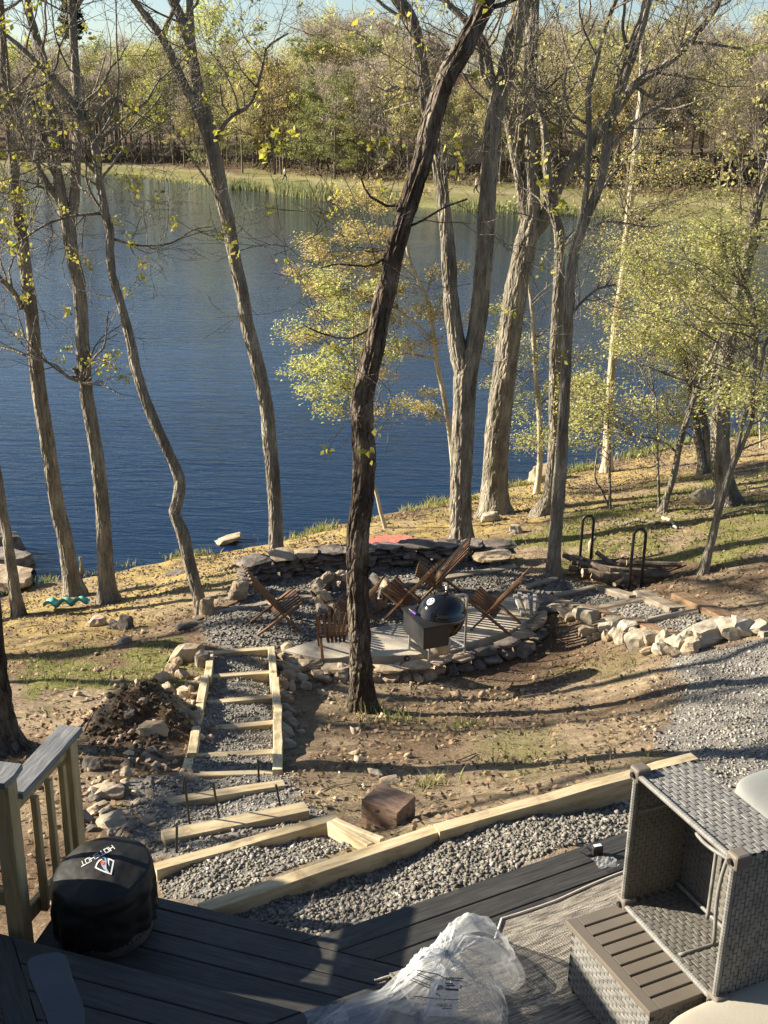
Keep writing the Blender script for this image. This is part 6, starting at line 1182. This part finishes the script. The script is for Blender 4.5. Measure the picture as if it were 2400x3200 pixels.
V = np.array(V); Fc = np.array([(i*nvv+j, i*nvv+j+1, (i+1)*nvv+j+1, (i+1)*nvv+j) for i in range(nu-1) for j in range(nvv-1)])
me = mesh('outdoor_rug', V, Fc, rug_mat(), True); uv = me.uv_layers.new(name='UVMap'); li = np.zeros(len(me.loops), np.int32); me.loops.foreach_get('vertex_index', li); uv.data.foreach_set('uv', np.array(UVs, np.float32)[li].ravel())
if me.polygons[0].normal.z < 0: me.flip_normals()
rug = link('outdoor_rug', me); tag(rug, 'rumpled striped beige and grey outdoor rug on the deck', 'rug')
mb = MB(); mb.tube(np.array([V[i*nvv] for i in range(0, nu, 2)])+np.array([0, 0, .004]), .007, 6); mb.obj('piping', M('rug_edge', [(.42, .38, .32), (.5, .46, .4)], 9, .9, .2), rug, True)
# ------------------------------------------------------------------ wicker pieces
WK = M('grey_wicker', [(.12, .119, .114), (.175, .173, .165), (.225, .22, .205)], 20, .6, .25, 60, (1, 1, 1), rnd=.08, spec=.35, dist=.002, soil=((.12, .10, .08), 4, .60, .5)); WKD = M('wicker_backing', [(.06, .055, .047), (.09, .083, .07)], 12, .8, .3, 70); TAUPE = M('taupe_aluminium', [(.125, .108, .088), (.155, .135, .112)], 3, .45, .05, spec=.4)
def weave(name, o, ex, ey, nrm, W_, H_, pw, ph, parent, mat=WK, both=False, th=.0022, seed=0):
    """flat rattan woven in short over-and-under runs on a backing sheet"""
    g = np.random.default_rng(seed); V = []; Fc = []; nx_ = max(1, int(W_/pw)); ny_ = max(1, int(H_/ph)); pw = W_/nx_; ph = H_/ny_; n0 = 0
    for sd in ((1, -1) if both else (1,)):
        for j in range(ny_):
            for i in range(nx_):
                x = (i+.5*(j % 2))*pw
                if x+pw*.15 > W_: continue
                x1 = min(x+pw*.90, W_); y0, y1 = j*ph+ph*.05, (j+1)*ph-ph*.05; t0, t1 = th*.25, th*g.uniform(.6, 1.5); sk = g.normal(0, ph*.09)
                for (a, b, c) in ((x, y0, t0), (x1, y0+sk, t0), (x1, y1+sk, t0), (x, y1, t0), (x+(x1-x)*.22, y0+ph*.12, t1), (x+(x1-x)*.78, y0+ph*.12+sk, t1), (x+(x1-x)*.78, y1-ph*.12+sk, t1), (x+(x1-x)*.22, y1-ph*.12, t1)): V.append(o+ex*a+ey*b+nrm*c*sd)
                q = [(4, 5, 6, 7), (0, 1, 5, 4), (1, 2, 6, 5), (2, 3, 7, 6), (3, 0, 4, 7)]; Fc += [tuple(n0+k for k in (f if sd > 0 else f[::-1])) for f in q]; n0 += 8
    off = wloc(parent); return tag(link(name, mesh(name, np.array(V)-off, Fc, mat), parent, True, off), kind='stuff')
def sheet(name, o, ex, ey, nrm, W_, H_, th, mat, parent):
    mb = MB(); P = [o, o+ex*W_, o+ex*W_+ey*H_, o+ey*H_]; V = [p+nrm*0 for p in P]+[p-nrm*th for p in P]; mb.add(V, [(0, 1, 2, 3), (7, 6, 5, 4), (0, 4, 5, 1), (1, 5, 6, 2), (2, 6, 7, 3), (3, 7, 4, 0)]); return mb.obj(name, mat, parent)
# slatted coffee table
tz = .40; TA, TB = U(1223, 1988, tz), U(1404, 2188, tz); ex = TB-TA; LT_ = np.linalg.norm(ex); ex /= LT_; ey = np.array([-ex[1], ex[0], 0])
if ey[0] < 0: ey = -ey
WT = .62; zv = np.array([0, 0, 1.])
tab = thing('coffee_table', 'wicker coffee table with a taupe slatted metal top', 'table', (*(TA+ex*LT_/2+ey*WT/2)[:2], 0))
Tp = lambda u, v: TA+ex*u+ey*v
def slab_(name, u0, u1, v0, v1, z1, z0, mat, parent): mb = MB(); P = [Tp(u0, v0), Tp(u1, v0), Tp(u1, v1), Tp(u0, v1)]; V = [np.array([*p[:2], z0]) for p in P]+[np.array([*p[:2], z1]) for p in P]; mb.add(V, [(3, 2, 1, 0), (4, 5, 6, 7), (0, 1, 5, 4), (1, 2, 6, 5), (2, 3, 7, 6), (3, 0, 4, 7)]); o = mb.obj(name, mat, parent, bev=.003); me = o.data; bm = bmesh.new(); bm.from_mesh(me); bmesh.ops.recalc_face_normals(bm, faces=bm.faces); bm.to_mesh(me); bm.free(); return o
slab_('frame_bar', 0, LT_, 0, .055, tz, tz-.03, TAUPE, tab); slab_('frame_bar', 0, LT_, WT-.055, WT, tz, tz-.03, TAUPE, tab)
ns_ = 9; pw_ = LT_/ns_
for k in range(ns_): slab_('slat', pw_*k+(.0 if k == 0 else .006), pw_*(k+1)-(.0 if k == ns_-1 else .006), .056, WT-.056, tz-.001, tz-.026, TAUPE, tab)
inset = .022
for (o, e, L, nn) in ((Tp(inset, inset), ex, LT_-2*inset, -ey), (Tp(LT_-inset, inset), ey, WT-2*inset, ex), (Tp(inset, WT-inset), ex, LT_-2*inset, ey), (Tp(inset, inset), ey, WT-2*inset, -ex)):
    o = np.array([*o[:2], .045]); sheet('side_panel', o, e, zv, nn, L, tz-.078, .012, WKD, tab); weave('wicker_weave', o, e, zv, nn, L, tz-.078, .052, .0205, tab, seed=int(L*100))
for u in (inset+.02, LT_-inset-.02):
    for v in (inset+.02, WT-inset-.02): mb = MB(); p = Tp(u, v); mb.box((p[0], p[1], .024), (.03, .03, .044), np.c_[ex, ey, zv]); mb.obj('foot', TAUPE, tab)
# frame of a seat section standing on its side, open underside to the viewer
BL = U(*r5(585, 1235), .412); BRr = U(*r5(1262, 1960), .412); wx = BRr-BL; WW = np.linalg.norm(wx); wx /= WW; wd_ = np.array([-wx[1], wx[0], 0]); 
if wd_[0] < 0: wd_ = -wd_
TL = onplane(*r5(625, 300), BL); HH = TL[2]-BL[2]+.02
far = U(*r5(965, 100), BL[2]+HH); DD = min(.42, max(.30, float((far-TL) @ wd_)))
wf = thing('wicker_frame', 'empty wicker seat frame lying on its side over the slatted table', 'seat frame', BL); B_ = lambda u, v, w: BL+wx*u+wd_*v+zv*w
ti = .03
def panel(o, e1, e2, nn, L1_, L2_, a=.052, b=.0215, inner=False, sd=1):
    sheet('panel', o, e1, e2, nn, L1_, L2_, .010, WKD, wf); weave('wicker_weave', o+nn*.001, e1, e2, nn, L1_, L2_, a, b, wf, seed=sd)
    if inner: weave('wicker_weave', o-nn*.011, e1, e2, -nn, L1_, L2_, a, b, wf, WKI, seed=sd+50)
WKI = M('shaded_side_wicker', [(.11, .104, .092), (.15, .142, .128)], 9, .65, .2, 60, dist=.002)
panel(B_(0, 0, HH), wx, wd_, zv, WW, DD, .058, .0225, True, 1)                   # top
panel(B_(0, 0, 0), zv, wd_, -wx, HH, DD, .05, .02, True, 2)                      # left
panel(B_(WW, 0, 0), zv, wd_, wx, HH, DD, .05, .02, True, 3)                      # right
panel(B_(0, 0, 0), wx, wd_, -zv, WW, DD, .055, .022, True, 4)                    # bottom
panel(B_(0, DD, 0), wx, zv, wd_, WW, HH, .055, .022, True, 5)                    # seat side at the back
for a, b in (((0, 0, 0), (WW, 0, 0)), ((0, 0, HH), (WW, 0, HH)), ((0, 0, 0), (0, 0, HH)), ((WW, 0, 0), (WW, 0, HH))):
    P = np.linspace(B_(*a), B_(*b), 90); r = .0135+.0015*(np.arange(90) % 2); mb = MB(); mb.tube(P, r, 9); mb.obj('wrapped_rim', WK, wf)
for u in (0, WW):
    for w in (0, HH): mb = MB(); mb.box(B_(u, .02, w)+zv*(.0), (.07, .075, .07), np.c_[wx, wd_, zv]); mb.obj('corner_bracket', TAUPE, wf, bev=.012); mb = MB(); mb.lathe([(.014, 0), (.012, .012), (.002, .013)], B_(u, -.0175, w), 12, np.c_[wx, zv, -wd_]); mb.obj('glide', BLACKM, wf)
for pts in ([(.03, DD-.04, HH*.72), (WW*.35, DD-.09, HH*.62), (WW-.02, DD-.05, HH*.70)], [(.02, DD-.03, .05), (WW-.02, DD-.03, .05)], [(WW*.62, DD-.05, HH-.02), (WW*.60, DD-.12, HH*.5), (WW*.62, DD-.12, .03)], [(WW*.40, DD-.04, HH-.02), (WW*.40, DD-.04, .03)], [(WW*.6, .02, .012), (WW*.6, DD-.04, .012)], [(.012, .02, HH*.72), (.012, DD-.02, HH*.72)], [(.02, DD-.035, HH*.86), (WW*.3, DD-.05, HH*.60)]):
    P = spline(np.array([B_(*q) for q in pts]), .03); mb = MB(); mb.tube(P, .0095, 8); mb.obj('brace', WK, wf, True)
# seat section below the frame at the lower right, with cushions
CUSH = M('beige_cushion', [(.30, .275, .225), (.35, .325, .275)], 3, .9, .25, 90, dist=.003); CUSHG = M('grey_cushion', [(.17, .18, .175), (.21, .22, .215)], 3, .9, .25, 90, dist=.003)
def cushion(name, label, c, size, ang, mat, puff=.2, tilt=0.):
    bm = bmesh.new(); bmesh.ops.create_cube(bm, size=2); bmesh.ops.subdivide_edges(bm, edges=bm.edges, cuts=11, use_grid_fill=True); g = np.random.default_rng(len(label))
    for v in bm.verts:
        x, y, z = v.co; e = 5; l = (abs(x)**e+abs(y)**e+abs(z)**e)**(1/e); k = max(abs(x), abs(y), abs(z))/l if l else 1; x, y, z = x*k, y*k, z*k
        z *= .82+puff*(1-x*x)*(1-y*y)+.03*(vn(x*3+9, y*3+9)-.5); v.co = (x*size[0]/2, y*size[1]/2, z*size[2]/2)
    me = bpy.data.meshes.new(name); bm.to_mesh(me); bm.free(); me.materials.append(mat); me.polygons.foreach_set('use_smooth', np.ones(len(me.polygons), dtype=bool))
    o = link(name, me, None, False, c, Matrix.Rotation(ang, 3, 'Z') @ Matrix.Rotation(tilt, 3, 'X')); return tag(o, label, 'cushion')
aw = math.atan2(wx[1], wx[0])
# sofa section under the beige cushion
c0 = U(1404, 2205, .44); c1 = U(1600, 2120, .44); dx = c1-c0; dx[2] = 0; dx /= np.linalg.norm(dx); nx_ = np.array([dx[1], -dx[0], 0]); cc = c0+dx*.38+nx_*.30; ang = math.atan2(dx[1], dx[0])
sofa = thing('sofa_section', 'wicker sofa section under the beige cushion in the lower right corner', 'sofa', (cc[0], cc[1], 0)); S_ = lambda u, v, w: np.array([*(c0+dx*u+nx_*v)[:2], w])
mb = MB(); mb.box(S_(.40, .34, .17), (.80, .62, .28), np.c_[dx, -nx_, zv]); mb.obj('base', WKD, sofa)
weave('wicker_weave', S_(.0, .028, .03), dx, zv, -nx_, .80, .28, .052, .0205, sofa, seed=61); weave('wicker_weave', S_(-.002, .64, .03), -nx_, zv, -dx, .61, .28, .052, .0205, sofa, seed=62)
for u in (.04, .76):
    for v in (.06, .6): mb = MB(); mb.box(S_(u, v, .02), (.035, .035, .036)); mb.obj('foot', TAUPE, sofa)
cushion('seat_cushion', 'beige seat cushion at the bottom right corner below the wicker frame', S_(.40, .33, .385), (.80, .66, .13), ang, CUSH)
sf2 = U(1640, 2010, .30); sofa2 = thing('sofa_section', 'dark seat section at the right frame edge behind the beige cushion', 'sofa', (sf2[0]+.45, sf2[1]-.1, 0)); mb = MB(); mb.box((sf2[0]+.36, sf2[1]-.22, .16), (.7, .62, .3), rotz(ang)); mb.obj('base', TAUPE, sofa2, bev=.01)
g2c = U(1665, 1745, .42); cushion('back_cushion', 'pale grey cushion behind the wicker frame at the right edge', g2c+np.array([.22, 0, .0]), (.68, .62, .17), .45, CUSHG, .28, .15)
sofa3 = thing('sofa_section', 'wicker sofa section carrying the pale grey cushion at the right edge', 'sofa', (g2c[0]+.22, g2c[1], 0)); mb = MB(); mb.box((g2c[0]+.22, g2c[1], .08), (.68, .6, .48), rotz(.45)); mb.obj('base', WKD, sofa3)
# tape measure and scrap of film
tm = U(1289, 1846, SZ); t = thing('tape_measure', 'small black tape measure with a bright top lying on the deck step', 'tape measure', tm); mb = MB(); mb.box(tm+np.array([0, 0, .032]), (.066, .036, .062), rotz(.3)); mb.obj('case', BLACKM, t, bev=.008); mb = MB(); mb.box(tm+np.array([.0, 0, .0645]), (.046, .022, .002), rotz(.3)); mb.obj('sticker', WHT, t); mb = MB(); mb.tube([tm+np.array([-.03, 0, .02]), tm+np.array([-.06, .01, .045]), tm+np.array([-.10, .0, .02]), tm+np.array([-.06, -.02, .006]), tm+np.array([-.03, -.01, .01])], .005, 6); mb.obj('strap', BLACKM, t)
# ------------------------------------------------------------------ clear plastic bags
def film_mat(name, tint, a):
    m = bpy.data.materials.new(name); m.use_nodes = True; nt = m.node_tree; N = nt.nodes; Lk = nt.links; out = N['Material Output']; b = N['Principled BSDF']; b.inputs['Base Color'].default_value = (*tint, 1); b.inputs['Roughness'].default_value = .16; b.inputs['Specular IOR Level'].default_value = .9
    tr = N.new('ShaderNodeBsdfTransparent'); tr.inputs[0].default_value = (.95, .96, .97, 1); tl = N.new('ShaderNodeBsdfTranslucent'); tl.inputs[0].default_value = (*tint, 1); m1 = N.new('ShaderNodeMixShader'); m1.inputs[0].default_value = .35; Lk.new(b.outputs[0], m1.inputs[1]); Lk.new(tl.outputs[0], m1.inputs[2])
    lw = N.new('ShaderNodeLayerWeight'); lw.inputs[0].default_value = .35; mr = N.new('ShaderNodeMapRange'); mr.inputs[3].default_value = a; mr.inputs[4].default_value = min(1, a+.45); Lk.new(lw.outputs['Facing'], mr.inputs[0])
    mx = N.new('ShaderNodeMixShader'); Lk.new(mr.outputs[0], mx.inputs[0]); Lk.new(tr.outputs[0], mx.inputs[1]); Lk.new(m1.outputs[0], mx.inputs[2]); Lk.new(mx.outputs[0], out.inputs[0])
    pos = N.new('ShaderNodeNewGeometry'); nz = N.new('ShaderNodeTexNoise'); nz.inputs['Scale'].default_value = 16; nz.inputs['Detail'].default_value = 4; nz.inputs['Distortion'].default_value = 1.2; Lk.new(pos.outputs['Position'], nz.inputs['Vector']); bp = N.new('ShaderNodeBump'); bp.inputs['Strength'].default_value = .25; bp.inputs['Distance'].default_value = .03; Lk.new(nz.outputs[0], bp.inputs['Height']); Lk.new(bp.outputs[0], b.inputs['Normal']); return m
FILM = film_mat('clear_film', (.84, .86, .88), .15)
bag = thing('plastic_bag', 'crumpled clear plastic packing bag with printed warning lying on the rug', 'bag', U(960, 2150, 0))
foot = [(690,2205),(735,2185),(790,2172),(838,2118),(872,2072),(912,2030),(950,2002),(1000,1985),(1040,1978),(1085,1995),(1115,2025),(1138,2080),(1110,2112),(1090,2122),(1095,2165),(1098,2212),(1080,2290),(960,2330),(820,2300),(740,2240)]
# outline of the draped bag at about half its height, brought down to the deck
cpk = U(1010, 2110, .0); ho = []
for px, py in foot: h_ = .0 if py > 2160 else .10; ho.append(U(px, py, h_+.012))
ho = np.array(ho); ctr = np.array([*ho[:, :2].mean(0), 0])
nu, nvv = 160, 44; ang_ = np.arctan2(ho[:, 1]-ctr[1], ho[:, 0]-ctr[0]); order = np.argsort(ang_); ha = ang_[order]; hr = np.hypot(ho[:, 0]-ctr[0], ho[:, 1]-ctr[1])[order]
def rad(a): return np.interp(a, np.r_[ha[-1]-2*math.pi, ha, ha[0]+2*math.pi], np.r_[hr[-1], hr, hr[0]])
def bag_h(x, y):
    l1 = U(1030, 2085, 0); l2 = U(960, 2180, 0); h = .20*math.exp(-(((x-l1[0])**2+(y-l1[1])**2)/.030)**1.6)+.17*math.exp(-(((x-l2[0])**2+(y-l2[1])**2)/.05)**1.4)
    return h
V = []
for i in range(nu):
    a = -math.pi+2*math.pi*i/nu; R_ = rad(a)
    for j in range(nvv):
        t_ = j/(nvv-1); r = R_*t_; x, y = ctr[0]+r*math.cos(a), ctr[1]+r*math.sin(a)
        n1 = vn(a*4+3, t_*2.5); n2 = vn(a*9+x*4, t_*3+7); n3 = vn(x*26+40, y*26+11); cr = (1-abs(2*n1-1))**3*.05+(1-abs(2*n2-1))**6*.03+(1-abs(2*n3-1))**8*.008
        ed = 1-t_**5; h = (bag_h(x, y)+.035)*ed+cr*(1-t_**9)+.015; V.append((x, y, h))
V = np.array(V); Fc = [(i*nvv+j, ((i+1) % nu)*nvv+j, ((i+1) % nu)*nvv+j+1, i*nvv+j+1) for i in range(nu) for j in range(nvv-1)]
Fc = [f[::-1] for f in Fc]; off = wloc(bag)
link('bag_film', mesh('bag_film', V-off, Fc, FILM, True), bag, True, off)
V2 = V.copy(); V2[:, 2] = V[:, 2]*.55+.006+.02*vn(V[:, 0]*14, V[:, 1]*14+5)*(np.tile(np.linspace(1, 0, nvv), nu)); V2[:, :2] = ctr[:2]+(V[:, :2]-ctr[:2])*.93; link('inner_film', mesh('inner_film', V2-off, Fc, FILM, True), bag, True, off)
def on_bag(px, py, lift=.004):
    d = ray(px, py); tt = np.linspace(3.6, 6.2, 500); P = CAM+tt[:, None]*d
    for p in P:
        k = np.argmin((V[:, 0]-p[0])**2+(V[:, 1]-p[1])**2)
        if p[2] < V[k, 2]+lift: return p
    return P[-1]
def r9(x, y): return (1280+.12055*x)/1.4467, (3020+.12055*y)/1.4467
def quadgrid(name, c4, mat, nx=7, ny=5, lift=.006):
    c4 = [np.array(q, float) for q in c4]; Vq = []
    for j in range(ny):
        for i in range(nx): u, v = i/(nx-1), j/(ny-1); q = c4[0]*(1-u)*(1-v)+c4[1]*u*(1-v)+c4[2]*u*v+c4[3]*(1-u)*v; Vq.append(on_bag(*r9(*q), lift))
    Fq_ = [(j*nx+i, (j+1)*nx+i, (j+1)*nx+i+1, j*nx+i+1) for j in range(ny-1) for i in range(nx-1)]; return link(name, mesh(name, np.array(Vq)-off, Fq_, mat, True), bag, True, off)
LABF = film_mat('label_film', (.74, .75, .77), .62); INK = M('grey_ink', [(.07, .07, .08), (.10, .10, .11)], 8, .7, 0)
quadgrid('label', [(540, 330), (1300, 330), (1235, 1310), (420, 1280)], LABF, 8, 8)
for k, (a, b, w) in enumerate([((190, 100), (750, 210), 14), ((160, 150), (660, 350), 14), ((180, 215), (640, 395), 14), ((80, 310), (560, 510), 13), ((20, 350), (540, 570), 13), ((760, 225), (900, 300), 14), ((900, 300), (1390, 310), 16), ((930, 335), (1370, 380), 16), ((920, 440), (1130, 455), 14), ((950, 495), (1180, 500), 18), ((920, 590), (1270, 610), 26), ((100, 770), (820, 850), 12), ((880, 860), (1270, 865), 10), ((680, 710), (800, 760), 16), ((830, 1090), (1100, 1100), 12), ((1300, 505), (1360, 515), 18), ((1300, 555), (1350, 570), 18)]):
    quadgrid('print_line', [(a[0], a[1]-w), (b[0], b[1]-w), (b[0], b[1]+w), (a[0], a[1]+w)], INK, 9, 2, .010)
quadgrid('print_mark', [(760, 470), (900, 520), (880, 610), (700, 610)], INK, 3, 3, .010)
# RECYCLE on the label
LET = {'R': [((0, 0), (0, 1)), ((0, 1), (1, 1)), ((1, 1), (1, .5)), ((1, .5), (0, .5)), ((.4, .5), (1, 0))], 'E': [((0, 0), (0, 1)), ((0, 1), (1, 1)), ((0, .5), (.8, .5)), ((0, 0), (1, 0))], 'C': [((0, 0), (0, 1)), ((0, 1), (1, 1)), ((0, 0), (1, 0))], 'Y': [((0, 1), (.5, .5)), ((1, 1), (.5, .5)), ((.5, .5), (.5, 0))], 'L': [((0, 0), (0, 1)), ((0, 0), (1, 0))]}
polys = []
bm = bmesh.new()
for k, ch in enumerate('RECYCLE'):
    x0 = 700+k*60; 
    for a, b in LET[ch]:
        a = np.array([x0+a[0]*42, 1035.-a[1]*58]); b = np.array([x0+b[0]*42., 1035.-b[1]*58]); d = b-a; d /= np.linalg.norm(d); n_ = np.array([-d[1], d[0]])*7; bm.faces.new([bm.verts.new(on_bag(*r9(*q), .010)-off) for q in (a-n_-d*6, b-n_+d*6, b+n_+d*6, a+n_-d*6)])
me = bpy.data.meshes.new('lettering'); bm.to_mesh(me); bm.free(); me.materials.append(INK); link('lettering', me, bag, True, off)
# small bits of film
for px, py, s, z, lab in [(1308, 1868, .05, SZ, 'small scrap of clear film beside the tape measure'), (705, 2205, .07, 0, 'torn corner scrap of clear plastic at the bottom edge of the deck')]:
    c = U(px, py, z); g = np.random.default_rng(int(px)); Vs = np.array([(x*s*1.3, y*s, .012+.018*g.random()) for y in np.linspace(-1, 1, 7) for x in np.linspace(-1, 1, 8)]); Vs[:, :2] += g.normal(0, s*.07, (56, 2)); o = link('plastic_scrap', mesh('plastic_scrap', Vs, [(j*8+i, j*8+i+1, j*8+i+9, j*8+i+8) for j in range(6) for i in range(7)], FILM, False), None, False, c, Matrix.Rotation(.3, 3, 'Z')); tag(o, lab, 'plastic scrap')
# ------------------------------------------------------------------ the house behind the viewer and an unseen side wing added to shade the deck
hs = thing('house', 'grey sided house behind the deck with a long low wing on the left', 'house', (0, -6, 0)); HSI = M('grey_siding', [(.32, .33, .34), (.38, .39, .40)], 3, .8, .1); HRO = M('dark_shingle', [(.05, .05, .055), (.09, .09, .095)], 7, .9, .3)
mb = MB(); mb.box((1, -5.6, 2.6), (15, 8.4, 6.4)); mb.obj('wall', HSI, hs)
mb = MB(); mb.box((.2, -.55, 2.2), (5, 1.7, .16)); mb.obj('balcony', CAPM, hs)
def gable(x0, x1, y0, y1, ze, zr, along='x'):
    for s in (0, 1):
        mb = MB()
        if along == 'x': q = [(x0-.4, (y0-.4) if s == 0 else (y1+.4), ze-.1), (x1+.4, (y0-.4) if s == 0 else (y1+.4), ze-.1), (x1+.4, (y0+y1)/2, zr), (x0-.4, (y0+y1)/2, zr)]
        else: q = [((x0-.4) if s == 0 else (x1+.4), y0-.4, ze-.1), ((x0-.4) if s == 0 else (x1+.4), y1+.4, ze-.1), ((x0+x1)/2, y1+.4, zr), ((x0+x1)/2, y0-.4, zr)]
        q = np.array(q); q = np.r_[q, q+np.array([0, 0, .18])]; mb.add(q, [(0, 1, 2, 3), (7, 6, 5, 4), (0, 4, 5, 1), (1, 5, 6, 2), (2, 6, 7, 3), (3, 7, 4, 0)]); o = mb.obj('roof', HRO, hs); bm = bmesh.new(); bm.from_mesh(o.data); bmesh.ops.recalc_face_normals(bm, faces=bm.faces); bm.to_mesh(o.data); bm.free()
gable(-6.5, 8.5, -9.8, -1.4, 5.8, 8.2, 'x')
SHADE_WING = (-9.0, -5.2, -9, 5.95, 1.55, 2.0)  # low wing put in out of view to cast shade over the deck
mb = MB(); mb.box(((SHADE_WING[0]+SHADE_WING[1])/2, (SHADE_WING[2]+SHADE_WING[3])/2, (SHADE_WING[4]-2.5)/2), (SHADE_WING[1]-SHADE_WING[0], SHADE_WING[3]-SHADE_WING[2], SHADE_WING[4]+2.5)); mb.obj('shade_wing_wall', HSI, hs)
gable(*SHADE_WING[:5], SHADE_WING[5], 'y')
mb = MB(); mb.box((-7.1, -1.9, .25), (3.7, 14.3, 4.9)); mb.obj('shade_wing_wall', HSI, hs); gable(-9.0, -5.2, -9, 5.15, 2.75, 3.5, 'y')  # taller block added so its shade reaches the rug
for x in (-4, -1, 2.5, 5.5): mb = MB(); mb.box((x, -1.385, 1.2), (1.1, .06, 1.5)); o = mb.obj('window', GLASSM, hs); mb = MB(); mb.box((x, -1.37, 1.2), (1.26, .05, .08)); mb.obj('frame', WHT, o)
